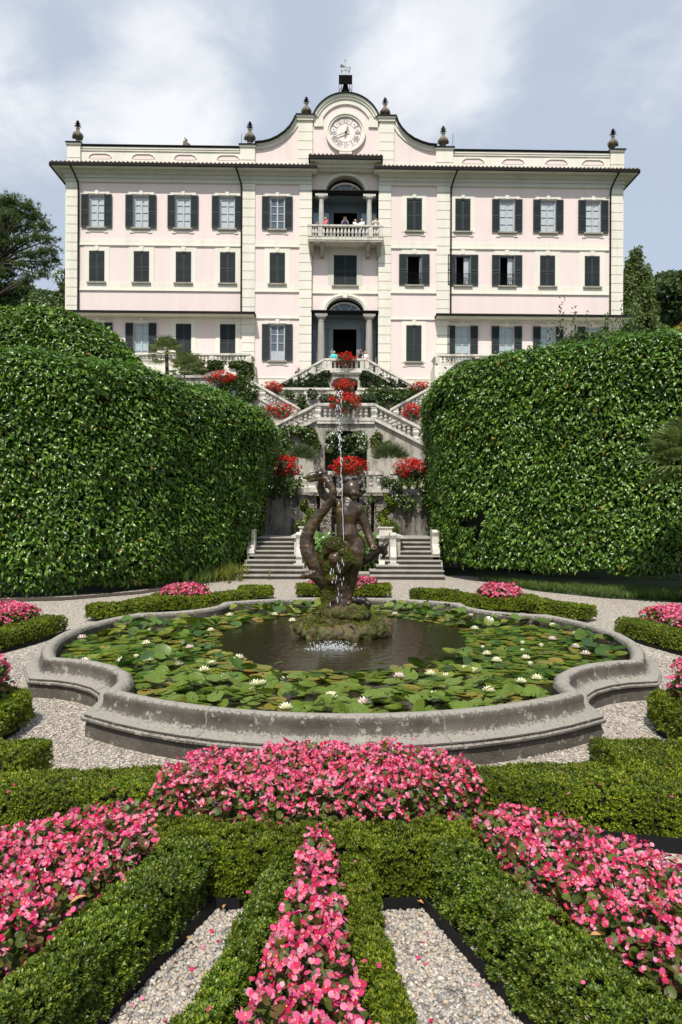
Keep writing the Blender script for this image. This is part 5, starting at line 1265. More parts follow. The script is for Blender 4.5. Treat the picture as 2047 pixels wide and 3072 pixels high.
# ================================================================== lily basin
PC = (.03, 9.17)
def q_arc(c, r, a0, a1, n): return [(c[0]+r*math.cos(R(a0+(a1-a0)*i/n)), c[1]+r*math.sin(R(a0+(a1-a0)*i/n))) for i in range(n+1)]
def quarter(flx, fly):           # lobe corner -> concave notch -> lobe corner, for one quarter of the basin
    pts = [(-3.20,-1.63),(-2.94,-1.69),(-2.66,-1.82),(-2.38,-2.04),(-2.17,-2.32),(-2.06,-2.64),(-2.05,-2.99)]
    return [(x*flx, y*fly) for x, y in pts]
path = []
def arc_between(a, b, n=14):
    a0, a1 = math.atan2(a[1], a[0]), math.atan2(b[1], b[0])
    while a1 < a0: a1 += 2*math.pi
    r0_, r1_ = math.hypot(*a), math.hypot(*b)
    return [((r0_+(r1_-r0_)*i/n+.06*math.sin(math.pi*i/n))*math.cos(a0+(a1-a0)*i/n), (r0_+(r1_-r0_)*i/n+.06*math.sin(math.pi*i/n))*math.sin(a0+(a1-a0)*i/n)) for i in range(1, n)]
qs = [quarter(1,1), quarter(-1,1)[::-1], quarter(-1,-1), quarter(1,-1)[::-1]]   # counter-clockwise from the near pine-side notch
for i in range(4): path += qs[i]+arc_between(qs[i][-1], qs[(i+1)%4][0])
path = [(x+PC[0], y+PC[1]) for x, y in path]; NPATH = len(path)
def offset(pp, d):               # mitred outward offset of a closed counter-clockwise line
    out = []; n = len(pp)
    for i in range(n):
        p0, p1, p2 = Vector(pp[i-1]), Vector(pp[i]), Vector(pp[(i+1)%n]); a, b = (p1-p0).normalized(), (p2-p1).normalized()
        n0, n1 = Vector((a.y,-a.x)), Vector((b.y,-b.x)); m = (n0+n1)
        m = m/max(m.length_squared/2, .8)
        out.append((p1.x+m.x*d, p1.y+m.y*d))
    return out
prof = [(.245,-.05),(.245,.06),(.24,.122),(.225,.128),(.226,.134),(.262,.142),(.276,.155),(.272,.170),(.252,.180),(.246,.186),(.258,.192),(.256,.204),(.215,.212),(.175,.222),(.142,.238),(.120,.262),(.108,.292),(.106,.322),(.108,.345),(.098,.366),(.072,.382),(.034,.388),(-.004,.382),(-.036,.362),(-.055,.332),(-.05,.29),(-.045,.2),(-.045,-.05)]
mb = MB(); v = []; f = []
for o, z in prof: v += [(x,y,z) for x, y in offset(path, o)]
for k in range(len(prof)-1):
    for i in range(NPATH):
        j = (i+1)%NPATH; f.append((k*NPATH+i, k*NPATH+j, (k+1)*NPATH+j, (k+1)*NPATH+i))
mb.add(v, f)
t_ = thing('basin_rim', 'low moulded stone rim of the quatrefoil lily basin, dark and spotted with pale lichen', 'basin rim', (*PC,0))
o = mb.build('coping', M['rim'], t_, smooth=True)
jm = simple('rim_joint_mortar', (.20,.19,.165), .95, var=.4, sc=40, bump=.5)
for i in (3, 9, 15, 20, 24, 29, 35, 41, 46, 50, 55, 61, 67, 72, 76, 81):
    if i >= NPATH: continue
    p, q = Vector(path[i]), Vector(path[(i+1)%NPATH]); d = (q-p).normalized(); n_ = Vector((d.y,-d.x)); c_ = p.lerp(q, .5); vv = []
    for o_, z_ in prof[1:-2]:
        for s_ in (-.006, .006): e_ = c_+n_*(o_+.003*(1 if o_ > .03 else -1))+d*s_; vv.append((e_.x, e_.y, z_+.002))
    m_ = len(vv)//2; MB().add(vv, [(2*k,2*k+1,2*k+3,2*k+2) for k in range(m_-1)]).build('joint', jm, t_)
for p in o.data.polygons: pass
es = o.modifiers.new('edges', 'EDGE_SPLIT'); es.split_angle = R(38)
c = (2.30,6.20,.0); o = link('mortar_lump', sculpt(MB().ball(c, (.17,.11,.07)).ball((2.2,6.17,.02), (.1,.09,.06)), .012, 3, .012, 22), stone('pale_mortar', (.50,.44,.37), (.3,.27,.24), sc=9), smooth=True)
tag(o, 'pale lump of broken mortar at the near corner of the basin rim', 'mortar lump')
# water
wmt = NT('pond_water'); wmt.set(Base_Color=(.022,.018,.010), Roughness=.04); wmt.b.inputs['Specular IOR Level'].default_value = .6
gm = wmt.n('ShaderNodeVectorMath', operation='DISTANCE'); wmt.l(wmt.co(), gm.inputs[0]); gm.inputs[1].default_value = (-.10,8.7,.25)
sn = wmt.n('ShaderNodeMath', operation='SINE'); m1 = wmt.n('ShaderNodeMath', operation='MULTIPLY'); m1.inputs[1].default_value = 42; wmt.l(gm.outputs['Value'], m1.inputs[0]); wmt.l(m1.outputs[0], sn.inputs[0])
ad = wmt.n('ShaderNodeMath', operation='MULTIPLY_ADD'); wmt.l(sn.outputs[0], ad.inputs[0]); ad.inputs[1].default_value = .07; wmt.l(wmt.noise(9, 5, .6), ad.inputs[2])
wmt.bump(ad.outputs[0], .22, .03)
inner = offset(path, -.02); o = MB().add([(x,y,.25) for x, y in inner], [tuple(range(len(inner)))]).build('water', wmt.m); tag(o, kind='structure')
# ------------------------------------------------------------------ lily pads
def pad_t(seed, curl=.06):
    r = random.Random(seed); n = 15; v = [(0,0,0)]; f = []
    for ring, rr_ in ((0,.5),(1,1.0)):
        for k in range(n+1):
            a = .16+(6.283-.32)*k/n+1.2*seed; w_ = rr_*(1+.04*math.sin(a*3+seed)); v.append((w_*math.cos(a), w_*math.sin(a), (curl*(ring*.7+.1*math.sin(a*5+seed)*ring)) if ring else .0))
    for k in range(n): f += [(0,1+k,2+k), (1+k,n+2+k,n+3+k,2+k)]
    return v, f
def near_path(P): return dist_edge(P, path)
OW = (0.02, 9.55, 1.72, 2.08)      # open dark water round the rock
cand = poly_points(offset(path, -.13), 7000); pads = []
openm = ((cand[:,0]-OW[0])/OW[2])**2+((cand[:,1]-OW[1])/OW[3])**2
nzv = nz(cand, .9, 3); cand = cand[openm > 1+.22*nzv]
cand = cand[np.argsort(rng.random(len(cand)))]
grid = {}
for x, y in cand:
    r0_ = .050+.050*rng.random(); ok = True
    for px_, py_, pr in pads:
        if (px_-x)**2+(py_-y)**2 < ((pr+r0_)*.58)**2: ok = False; break
    if ok: pads.append((x, y, r0_))
pads.sort(key=lambda p: p[1])
pm = []
for s_ in range(4):
    for m_ in ('pad', 'pad_old'):
        me = bpy.data.meshes.new('lily_pad'); tv, tf = pad_t(s_, (.05,.11,.02,.16)[s_]); me.from_pydata(tv, [], tf); me.update(); me.materials.append(M[m_]); me.polygons.foreach_set('use_smooth', [True]*len(me.polygons)); pm.append(me)
def lifted(x, y):                  # where the leaves crowd they stand up out of the water
    k = mnoise.noise(Vector((x*.7+4, y*.7, 2.5))); return k > -.05 and rng.random() < .32+.4*(y > 9.8)
far = []
for i, (x, y, r0_) in enumerate(pads):
    ol = rng.random() < (.40 if ((x-OW[0])/OW[2])**2+((y-OW[1])/OW[3])**2 < 1.5 or mnoise.noise(Vector((x*1.1,y*1.1,7))) > .27 else .07)
    up = (not ol) and lifted(x, y)
    z = .254+(.03+.10*rng.random() if up else .012*rng.random()); tl_ = (.36 if up else .075)
    rot = (rng.normal()*tl_, rng.normal()*tl_, rng.random()*6.283)
    if i < 300:
        me = pm[2*rng.integers(0,4)+(1 if ol else 0)]
        o = bpy.data.objects.new('lily_pad', me); col.objects.link(o); o.location = (x,y,z); o.rotation_euler = rot; o.scale = (r0_*1.12,)*3
        if up: tag(o, 'glossy lily pad standing up out of the water among the near pads of the basin', 'lily pad', 'lily pads on the near half of the basin, raised')
        elif ol: tag(o, 'yellowing lily pad floating flat among the near pads of the basin', 'lily pad', 'lily pads on the near half of the basin, yellowing')
        else: tag(o, 'flat green lily pad floating among the near pads of the basin', 'lily pad', 'lily pads on the near half of the basin, green')
    else: far.append((x,y,z,rot,r0_*1.15,ol))
from mathutils import Euler
for m_, sel in (('pad', False), ('pad_old', True)):
    q = [p for p in far if p[5] == sel]
    if q:
        P = np.array([p[:3] for p in q]); Rm = np.array([np.array(Euler(p[3]).to_matrix()) for p in q])
        tag(scatter('lily_pads', pad_t(1, .09), P, Rm, np.array([p[4] for p in q]), M[m_], smooth=True), kind='stuff')
# ------------------------------------------------------------------ water lilies
def petal_ring(n, el, L, W, z0, ph):
    ts = []
    for k in range(n):
        a = 6.283*k/n+ph; d = Vector((math.cos(a)*math.cos(el), math.sin(a)*math.cos(el), math.sin(el))); s_ = Vector((-math.sin(a), math.cos(a), 0)); u = s_.cross(d)*-1
        b = Vector((d.x,d.y,0))*.12+Vector((0,0,z0)); p = [b, b+d*L*.5+s_*W-u*.05, b+d*L+Vector((0,0,.05)), b+d*L*.5-s_*W-u*.05, b+d*L*.5+Vector((0,0,-.09))]
        ts.append(([tuple(q) for q in p], [(0,1,4),(1,2,4),(2,3,4),(3,0,4)]))
    return ts
def lily_meshes(openess, m):
    ts = petal_ring(9, openess, 1, .2, .05, 0)+petal_ring(8, openess+.42, .92, .19, .1, .35)+petal_ring(6, openess+.8, .75, .16, .15, .1)
    v, f = join_tmpl(*ts); me = bpy.data.meshes.new('petals'); me.from_pydata(v, [], f); me.update(); me.materials.append(M[m]); return me
st_me = MB().lathe([(.10,.08),(.24,.32),(.20,.42),(.05,.36)], (0,0,0), 10).mesh('stamens'); st_me.materials.append(M['yellow'])
LM = {'yellow': lily_meshes(.28,'lily_yel'), 'pink': lily_meshes(.32,'lily_pink'), 'bud': lily_meshes(1.0,'lily_yel')}
LL = {'yellow': ('open pale yellow water lily among the pads of the stone basin', 'pale yellow water lilies'), 'pink': ('open blush-white water lily among the pads of the stone basin', 'blush-white water lilies'), 'bud': ('half-closed cream water lily bud among the pads', 'half-closed water lily buds')}
F2 = lambda x, y: (x*.6696, 1650+y*.6696)
F3 = lambda x, y: (1000+x*.6677, 1650+y*.6677)
lil = []
for x, y, k in ((368,388,'pink'),(380,492,'pink'),(548,488,'yellow'),(610,476,'bud'),(660,486,'yellow'),(655,412,'yellow'),(720,540,'yellow'),(794,505,'yellow'),(850,430,'pink'),(915,530,'yellow'),(952,502,'yellow'),(1003,562,'yellow'),(1070,476,'yellow'),(1148,592,'yellow'),(1126,622,'bud'),(1482,648,'yellow'),(1280,696,'yellow'),(856,308,'yellow'),(945,354,'yellow'),(1208,266,'yellow'),(1232,284,'yellow'),(1305,266,'yellow'),(1310,312,'yellow'),(575,326,'pink'),(632,348,'yellow'),(668,358,'bud'),(1030,288,'yellow'),(1265,574,'bud'),(1180,592,'bud'),(1408,634,'bud'),(820,414,'bud')): lil.append((*F2(x,y),k))
for x, y, k in ((278,283,'pink'),(295,560,'pink'),(140,675,'pink'),(455,648,'yellow'),(436,548,'yellow'),(505,562,'bud'),(590,530,'yellow'),(630,538,'yellow'),(690,460,'yellow'),(735,490,'yellow'),(605,328,'yellow'),(636,348,'yellow'),(620,290,'pink'),(865,478,'yellow'),(850,448,'bud'),(915,568,'yellow'),(845,582,'yellow'),(698,622,'yellow'),(985,333,'yellow'),(1093,370,'pink'),(1090,430,'pink'),(1134,460,'pink'),(985,394,'pink'),(740,318,'bud'),(765,292,'bud'),(672,434,'bud'),(850,416,'bud'),(886,510,'bud'),(2,645,'bud'),(935,428,'bud')): lil.append((*F3(x,y),k))
for x, y, k in lil:
    a, b = unroll(x, y); zz = .30; Y = (2-zz)*2048/b; X = a/2048*Y
    s_ = {'yellow':.066,'pink':.066,'bud':.052}[k]*(.9+.2*rng.random())
    t_ = thing('water_lily', LL[k][0], 'water lily', (X,Y,zz-.03), rng.random()*6.28, LL[k][1]); t_.scale = (s_,)*3
    o = bpy.data.objects.new('petals', LM[k]); col.objects.link(o); o.parent = t_
    if k != 'bud': o = bpy.data.objects.new('stamens', st_me); col.objects.link(o); o.parent = t_
    o2 = bpy.data.objects.new('stalk', bpy.data.meshes['lily_stalk'] if 'lily_stalk' in bpy.data.meshes else MB().tube([(0,0,-.7),(0,0,.1)], .06, 5).mesh('lily_stalk')); col.objects.link(o2); o2.parent = t_
    if not o2.data.materials: o2.data.materials.append(M['pad'])
# ================================================================== bronze fountain statue
def bronze():
    t = NT('wet_bronze'); n = t.noise(7, 6, .6); c = t.ramp(n, [(.32,(.016,.009,.004)),(.52,(.048,.026,.010)),(.74,(.12,.064,.022))])
    g = t.noise(3.2, 6, .7); k = t.ramp(g, [(.56,(0,)*3),(.68,(.8,)*3)]); c = t.mix(k, c, (.06,.075,.012))
    t.set(Base_Color=c, Roughness=t.ramp(t.noise(14, 4), [(.35,(.22,)*3),(.7,(.5,)*3)]), Metallic=0); t.b.inputs['Specular IOR Level'].default_value = .7
    t.bump(t.noise(30, 5, .65), .30, .015); return t.m
M['bronze'] = bronze(); M['bronze_dark'] = simple('black_wet_bronze', (.022,.018,.014), .25, .2, var=.4, sc=12, bump=.4)
M['moss'] = leafm('moss_tuft', [(.045,.075,.006),(.09,.125,.011),(.15,.175,.018),(.25,.21,.02)], .7, .15, patch=5, pat_amt=.6, spec=.3)
def rock_mat():
    t = NT('mossy_rock'); c = t.ramp(t.noise(5, 6, .65), [(.3,(.035,.022,.012)),(.6,(.10,.06,.03)),(.8,(.16,.10,.05))]); k = t.ramp(t.noise(3.5, 6, .7), [(.42,(0,)*3),(.56,(.9,)*3)])
    t.set(Base_Color=t.mix(k, c, (.075,.085,.012)), Roughness=.55); t.bump(t.noise(18, 6, .7), .8, .03); return t.m
M['rock'] = rock_mat()
SY, KS = 9.75, .929
def S(x, y, d=0): return ((x-701)*.001518, SY+d*KS, 2-(y-583)*.001518)
class SB(MB):                      # shapes measured at statue scale
    def ball(s, c, r, seg=10, rings=7): return MB.ball(s, c, [q*KS for q in r] if hasattr(r, '__len__') else r*KS, seg, rings)
    def limb(s, pts, rad, seg=10):
        s.tube(pts, [q*KS for q in rad] if hasattr(rad, '__len__') else rad*KS, seg)
        for p, r in zip(pts, rad if hasattr(rad, '__len__') else [rad]*len(pts)): s.ball(p, r, seg, 6)
        return s
st = thing('fountain_statue', 'dark wet bronze fountain figure of a child gripping a sea serpent, on a mossy rock', 'statue', (0.05,SY,.2))
b = SB()
b.ball(S(803,372,-.03), (.135,.13,.15), 16, 12).ball(S(815,400,-.10), (.085,.07,.075), 12, 8)            # skull and face
b.ball(S(826,408,-.17), (.020,.022,.028), 8, 6).ball(S(796,412,-.13), (.045,.04,.04), 8, 6).ball(S(852,410,-.13), (.04,.04,.04), 8, 6).ball(S(822,436,-.145), (.032,.02,.013), 8, 6).ball(S(822,452,-.13), (.045,.035,.03), 8, 6)
b.ball(S(795,378,-.142), (.028,.018,.010), 8, 6).ball(S(846,376,-.142), (.026,.018,.010), 8, 6)
b.limb([S(800,440,-.01), S(790,490,0)], [.085,.095])
b.limb([S(765,530,0), S(757,610,-.02), S(752,700,-.01), S(762,790,-.03), S(790,870,0)], [.165,.178,.158,.172,.165], 14)
b.limb([S(690,530,0), S(860,560,0)], [.11,.105]); b.ball(S(705,580,-.11), (.085,.06,.075)).ball(S(805,588,-.11), (.085,.06,.075)); b.ball(S(758,770,-.09), (.115,.09,.12))
b.limb([S(868,560,.02), S(912,660,.03), S(945,745,.02), S(962,800,.0), S(985,870,-.05), S(1000,905,-.08)], [.085,.082,.07,.068,.058,.042], 12)       # arm to the tail
for k, (dx, dy) in enumerate(((22,-2),(30,10),(30,24),(22,36))): b.limb([S(1005,905,-.09), S(1005+dx,900+dy,-.13), S(1012+dx,915+dy,-.10)], [.024,.019,.014], 7)
b.limb([S(992,900,-.1), S(985,925,-.13), S(998,940,-.13)], [.024,.018,.014], 7)
b.limb([S(672,520,.06), S(600,470,.12), S(530,420,.12), S(505,350,.08), S(510,295,.0)], [.09,.082,.072,.062,.045], 12)            # raised arm
for k in range(4): b.limb([S(508,290,-.01), S(500+10*k,262,-.07-.01*k), S(505+11*k,255,-.11)], [.024,.019,.014], 7)
b.limb([S(520,296,0), S(545,285,-.05), S(552,272,-.08)], [.024,.018,.014], 7)
b.limb([S(835,880,0), S(850,960,-.05), S(836,1050,-.07), S(818,1120,-.04), S(806,1190,-.0), S(795,1270,.0), S(780,1360,.0), S(772,1410,.0)], [.155,.145,.12,.095,.098,.085,.062,.055], 14)
b.limb([S(772,1420,.0), S(775,1438,-.1)], [.055,.04])
b.limb([S(745,890,-.02), S(690,960,-.15), S(650,1010,-.22), S(660,1110,-.12), S(690,1210,.0)], [.15,.135,.11,.09,.07], 14)
b.ball(S(762,905,-.16), (.035,.04,.035))
fig = link('child_figure', sculpt(b, .0115, 2, .0022, 18), M['bronze'], st, smooth=True)
b = SB(); r = random.Random(3)
for k in range(80):
    a = r.random()*6.283; e = r.random()*1.5-.25; c = Vector(S(800,368,-.01))+Vector((math.cos(a)*math.cos(e)*.142, max(-.05, math.sin(a)*math.cos(e))*.142, (abs(math.sin(e))*.155 if math.sin(a) < 0 else math.sin(e)*.15)+.02)); b.ball(c, .030+.018*r.random(), 8, 6)
for x, y, rr_ in ((750,285,.045),(735,300,.03),(875,325,.05),(905,385,.05),(885,420,.04),(855,300,.04),(790,285,.045),(725,340,.045),(715,400,.04),(725,430,.035)): b.ball(S(x,y,-.03), rr_, 9, 7)
link('hair', sculpt(b, .012, 2, .005, 30), M['bronze_dark'], fig, smooth=True)
for sg, x in ((1,885),):
    b = SB()
    for k in range(5): b.limb([S(x,520,.12), S(x+14+8*k,470-4*k+12*k,.2+.02*k), S(x+6+12*k,440+22*k,.24)], [.03,.025,.008], 7)
    link('wing', sculpt(b, .012, 2, .003, 25), M['bronze_dark'], fig, smooth=True)
# the sea serpent that winds up past the raised arm
b = SB(); pts = [(560,1290,.10),(520,1220,.05),(500,1140,0),(450,1060,-.02),(405,980,-.02),(382,880,0),(400,780,0),(440,700,0),(500,620,-.02),(560,545,-.06),(610,480,-.10),(628,410,-.12),(612,350,-.12),(580,300,-.1),(545,262,-.08)]
rad = [.10,.125,.13,.125,.115,.10,.088,.082,.078,.072,.066,.06,.056,.052,.058]
q = smooth_line([S(*p) for p in pts], 44); rr_ = np.interp(np.linspace(0,1,44), np.linspace(0,1,len(rad)), rad); b.limb([tuple(p) for p in q], list(rr_), 12)
b.ball(S(505,225,-.08), (.085,.075,.055), 12, 8).limb([S(480,235,-.09), S(420,245,-.1), S(355,268,-.1)], [.062,.05,.026]).limb([S(490,265,-.09), S(430,285,-.1), S(392,296,-.1)], [.045,.035,.02])
b.ball(S(500,190,-.08), (.05,.05,.04)).ball(S(545,215,-.07), (.055,.05,.04)).ball(S(480,205,-.13), (.028,.028,.024))
for k in range(20):
    p = q[8+k]; b.ball((p[0]-rr_[8+k]*.85, p[1]-.02, p[2]+.015), (.035,.03,.03), 7, 5)
link('sea_serpent', sculpt(b, .0125, 2, .008, 20), M['bronze'], st, smooth=True)
b = SB().limb([S(600,1290,.0), S(520,1225,-.04), S(430,1165,-.08), S(365,1180,-.1), S(318,1192,-.1)], [.10,.105,.08,.045,.02], 10).limb([S(430,1165,-.08), S(455,1150,-.1), S(500,1165,-.1)], [.07,.06,.04])
link('serpent_tail', sculpt(b, .013, 3, .008, 18), M['bronze'], st, smooth=True)
b = SB(); q = smooth_line([S(*p) for p in ((800,905,.12),(855,1000,.1),(900,1045,.04),(955,1020,-.02),(1010,975,-.06),(1065,930,-.08),(1110,900,-.08))], 26); rr_ = np.interp(np.linspace(0,1,26), [0,.3,.6,.9,1], [.07,.07,.065,.06,.05])
b.limb([tuple(p) for p in q], list(rr_), 10).limb([S(1090,910,-.08), S(1130,885,-.08), S(1143,872,-.08)], [.05,.035,.02]).limb([S(1095,920,-.08), S(1115,960,-.08), S(1098,1000,-.08)], [.05,.045,.025]).limb([S(1060,930,-.1), S(1075,900,-.14)], [.04,.03])
link('fish_tail', sculpt(b, .0125, 2, .006, 20), M['bronze_dark'], st, smooth=True)
# the moss-grown dolphin mass under the child
b = SB(); b.limb([S(560,960,-.1), S(610,890,-.18), S(660,885,-.22), S(715,945,-.22), S(740,1030,-.18), S(700,1100,-.14)], [.07,.10,.115,.11,.13,.12]).limb([S(640,960,.0), S(660,1060,0), S(650,1180,.0), S(640,1300,.02), S(640,1420,.04), S(630,1520,.05)], [.16,.17,.165,.16,.175,.21], 14)
b.ball(S(625,1210,-.15), (.11,.09,.085)).ball(S(600,1090,-.12), (.08,.08,.1)).limb([S(735,1150,0), S(740,1280,.0), S(725,1420,.0), S(740,1520,.02)], [.11,.11,.12,.18], 12).limb([S(560,1270,.02), S(580,1380,.0), S(590,1480,.0)], [.09,.1,.13])
b.ball(S(655,1050,-.2), (.05,.04,.06)).ball(S(690,1075,-.2), (.05,.04,.05)); b.ball(S(560,1510,-.02), (.12,.12,.12))
mm = sculpt(b, .016, 2, .022, 9); dol = link('mossy_dolphin', mm, M['bronze'], st, smooth=True)
# rocks
b = SB(); r = random.Random(8)
for (x, y, w_, h_, d) in ((355,1660,.16,.13,-.15),(450,1690,.17,.15,-.33),(570,1700,.19,.15,-.42),(690,1700,.16,.15,-.45),(800,1690,.18,.16,-.42),(930,1680,.18,.14,-.36),(1040,1660,.17,.14,-.25),(1130,1680,.10,.13,-.1),(1080,1610,.17,.08,.0),(720,1615,.36,.12,-.05),(420,1640,.2,.12,.1),(900,1630,.3,.14,.15),(700,1640,.45,.10,.35)): b.ball(S(x,y,d), (w_,w_*.85,h_), 12, 8)
b.ball(S(770,1530,-.02), (.36,.3,.15), 14, 9).ball(S(640,1530,0), (.22,.24,.14), 12, 8)
rk = sculpt(b, .016, 0, .045, 8.5); rock = link('rock_base', rk, M['rock'], st, smooth=True)
b = SB().limb([S(810,1425,.02), S(870,1410,.0), S(930,1420,-.02), S(965,1450,-.03), S(950,1500,-.03)], [.05,.06,.055,.05,.035])
link('fish_head', sculpt(b, .014, 2, .006, 20), M['bronze_dark'], st, smooth=True)
def moss_on(me, n, thr, name, parent, sc=3.5, L=.018, zlo=-9, zhi=9):
    a = np.zeros(len(me.vertices)*3); me.vertices.foreach_get('co', a); a = a.reshape(-1,3); me.calc_loop_triangles(); tr3 = np.zeros(len(me.loop_triangles)*3, int); me.loop_triangles.foreach_get('vertices', tr3); tr3 = tr3.reshape(-1,3)
    A, B, C = a[tr3[:,0]], a[tr3[:,1]], a[tr3[:,2]]; N = np.cross(B-A, C-A); ar = np.linalg.norm(N, axis=1); k = rng.choice(len(ar), n, p=ar/ar.sum()); u, v = rng.random((n,1)), rng.random((n,1)); fl = (u+v) > 1; u = np.where(fl, 1-u, u); v = np.where(fl, 1-v, v)
    P = A[k]+(B[k]-A[k])*u+(C[k]-A[k])*v; N = nrm(N[k]); g = nz(P, sc, 5)+.5*N[:,2]; kk = (g > thr) & (P[:,2] > zlo) & (P[:,2] < zhi)
    P, N = P[kk], N[kk]; scatter(name, sprig_t(5,1,.4,1.1,4), P, frames(N+rnd(len(P))*.35, rnd(len(P))), L*(.5+.8*rng.random(len(P))), M['moss'], parent)
moss_on(mm, 13000, -.16, 'moss', dol); moss_on(rk, 18000, .20, 'moss', rock, zlo=.27); moss_on(fig.data, 5000, .30, 'moss', fig, zhi=1.35)
# ------------------------------------------------------------------ water jet and splash
wj = NT('falling_water'); wj.set(Base_Color=(.85,.88,.90), Roughness=.12); wj.b.inputs['Transmission Weight'].default_value = .45; wj.b.inputs['IOR'].default_value = 1.33; M['jet'] = wj.m
t_ = thing('water_jet', 'thin white jet of water rising before the bronze child and breaking into drops', 'water jet', S(728,880,-.24))
q = [S(728-(880-y)*.04+3*math.sin(y*.05), y, -.25) for y in range(880, -60, -60)]; MB().tube(q, [.0035+.002*random.random() for _ in q], 7).build('stream', M['jet'], t_, smooth=True)
D = []
for k in range(90):
    f = rng.random()**.8; y = 420-950*f*1.0; wd = .008+.06*max(0,f-.3); D.append((S(728-(880-y)*.04, y, -.25)[0]+rng.normal()*wd, SY-.25+rng.normal()*wd, S(0,y)[2]))
P = np.array(D); scatter('drops', octa_t(), P, np.tile(np.eye(3),(len(P),1,1)), np.stack([.005+.006*rng.random(len(P))]*2+[.012+.02*rng.random(len(P))], 1), M['jet'], t_)
P = np.array([(S(600+130*rng.random(),0)[0], SY-.3-.05*rng.random(), .62+rng.random()*.7) for k in range(26)]); scatter('trickle', octa_t(), P, np.tile(np.eye(3),(26,1,1)), np.stack([.004+.003*rng.random(26)]*2+[.02+.04*rng.random(26)], 1), M['jet'], t_)
foam = simple('white_foam', (.80,.82,.84), .35, var=.05)
P = np.array([(-.10+rng.normal()*.15, 8.72+rng.normal()*.07, .255+abs(rng.normal())*.04) for k in range(800)]); P[:,2] -= .03*np.minimum(1, np.abs(P[:,0]+.1)/.4)
P[:,2] = np.maximum(P[:,2], .254); tag(scatter('splash', ico_t(), P, np.tile(np.eye(3),(800,1,1)), .0018+.0065*rng.random(800)**2, M['jet']), 'white splash of drops where the jet falls back at the foot of the rock', 'splash', kind='stuff')
# ================================================================== box hedges of the parterre
SPRIG = [sprig_t(7,1,.55,.95,1), sprig_t(7,1,.5,.9,2)]
def box_hedge(label, line, width, h, L=.017, dens=5200, m='box', z0=.06, seed=0, round_=.045, ends=True, group='low box hedges of the parterre', amp=.018):
    n = max(10, int(sum(math.dist(a,b) for a, b in zip(line, line[1:]))/.09)); pl_ = smooth_line(line, n)
    w = np.interp(np.linspace(0,1,n), np.linspace(0,1,len(width)), width) if hasattr(width,'__len__') else np.full(n, width)
    tg = nrm(np.gradient(pl_, axis=0)); on = np.stack([tg[:,1], -tg[:,0]], 1)
    rows = []
    def ring(c, o, wd, h=h):
        r = round_; pr = [(-1,0,0),(-1,0,.35),(-1,0,.7),(-1,0,1-r/h),(-1,r,1)]+[(q,0,1) for q in np.linspace(-.7,.7,5)]+[(1,-r,1),(1,0,1-r/h),(1,0,.7),(1,0,.35),(1,0,0)]
        return [(c[0]+o[0]*(s_*wd/2+d), c[1]+o[1]*(s_*wd/2+d), z0+(h-z0)*zz) for s_, d, zz in pr]
    if ends: rows.append([(pl_[0,0],pl_[0,1],p[2]) for p in ring(pl_[0], on[0], w[0])])
    for i in range(n): rows.append(ring(pl_[i], on[i], w[i]))
    if ends: rows.append([(pl_[-1,0],pl_[-1,1],p[2]) for p in ring(pl_[-1], on[-1], w[-1])])
    G = np.array(rows); ins = min(.045, float(w.min())*.28)
    K = np.array([[(pl_[i,0],pl_[i,1],p[2]) for p in ring(pl_[i], on[i], .1, h-ins)] if e else ring(pl_[i], on[i], w[i]-2*ins, h-ins) for i, e in [(1,1)]+[(i,0) for i in range(1,n-1)]+[(n-2,1)]])
    t_ = thing('box_hedge', label, 'box hedge', (*pl_[n//2],0), group=group)
    link('dark_core', grid_mesh(K, 'dark_core'), M['boxcore'], t_)  # added solid core; the shade between sprigs is in its dark colour
    me = t_.children[0].data
    P, N, A = sample_grid(G, grid_area(G)*dens)
    ctr = pl_[np.argmin(((P[:,None,:2]-pl_[None])**2).sum(-1), 1)] if len(P)*n < 6e6 else None
    if ctr is not None:
        s_ = np.sign((N[:,:2]*(P[:,:2]-ctr)).sum(1)+np.where(np.abs(N[:,2])>.6, np.sign(N[:,2])*10, 0)); s_ = np.where(np.abs(N[:,2])>.6, np.sign(N[:,2]), np.where(s_==0,1,s_)); N = N*s_[:,None]
    else: N = N*np.where(np.abs(N[:,2])>.6, np.sign(N[:,2]), 1)[:,None]
    b = nz(P, 6, seed)*amp+nz(P, 19, seed+2)*amp*.7
    P = P+N*(b-.012*rng.random(len(P)))[:,None]
    d = N+np.array([0,0,.55])+rnd(len(P))*.42; half = rng.random(len(P)) < .5
    S_ = L*(.7+.6*rng.random(len(P)))
    scatter('foliage', SPRIG[seed%2], P, frames(d, rnd(len(P))), S_, M[m], t_)
    return t_
AX = -.115
HN = .32
near = dict(L=.0165, dens=7400, amp=.042)
box_hedge('near box hedge arm slanting outwards below the pine-side begonia bed', [(-.765,3.47),(-1.035,2.65),(-1.23,2.1),(-1.51,1.4)], [.24,.24,.26,.27], HN, m='box_dark', seed=1, **near)
box_hedge('near box hedge arm slanting outwards below the birch-side begonia bed', [(.565,3.5),(.91,2.6),(1.14,2.05),(1.46,1.3)], [.25,.26,.27,.29], HN, m='box_dark', seed=2, **near)
box_hedge('box hedge crossing between the begonia crescent and the near gravel slots', [(-1.0,3.62),(-.5,3.56),(-.1,3.58),(.35,3.58),(.82,3.66)], [.30,.28,.24,.28,.30], HN, m='box', seed=3, **near)
box_hedge('narrow box hedge on the pine side of the central begonia strip', [(-.29,3.48),(-.345,3.0),(-.455,2.4),(-.62,1.4)], [.13,.14,.165,.19], .26, m='box_dark', seed=4, **near)
box_hedge('narrow box hedge on the birch side of the central begonia strip', [(.065,3.48),(.105,3.0),(.175,2.5),(.215,2.2),(.29,1.4)], [.12,.12,.13,.14,.16], .26, m='box', seed=5, **near)
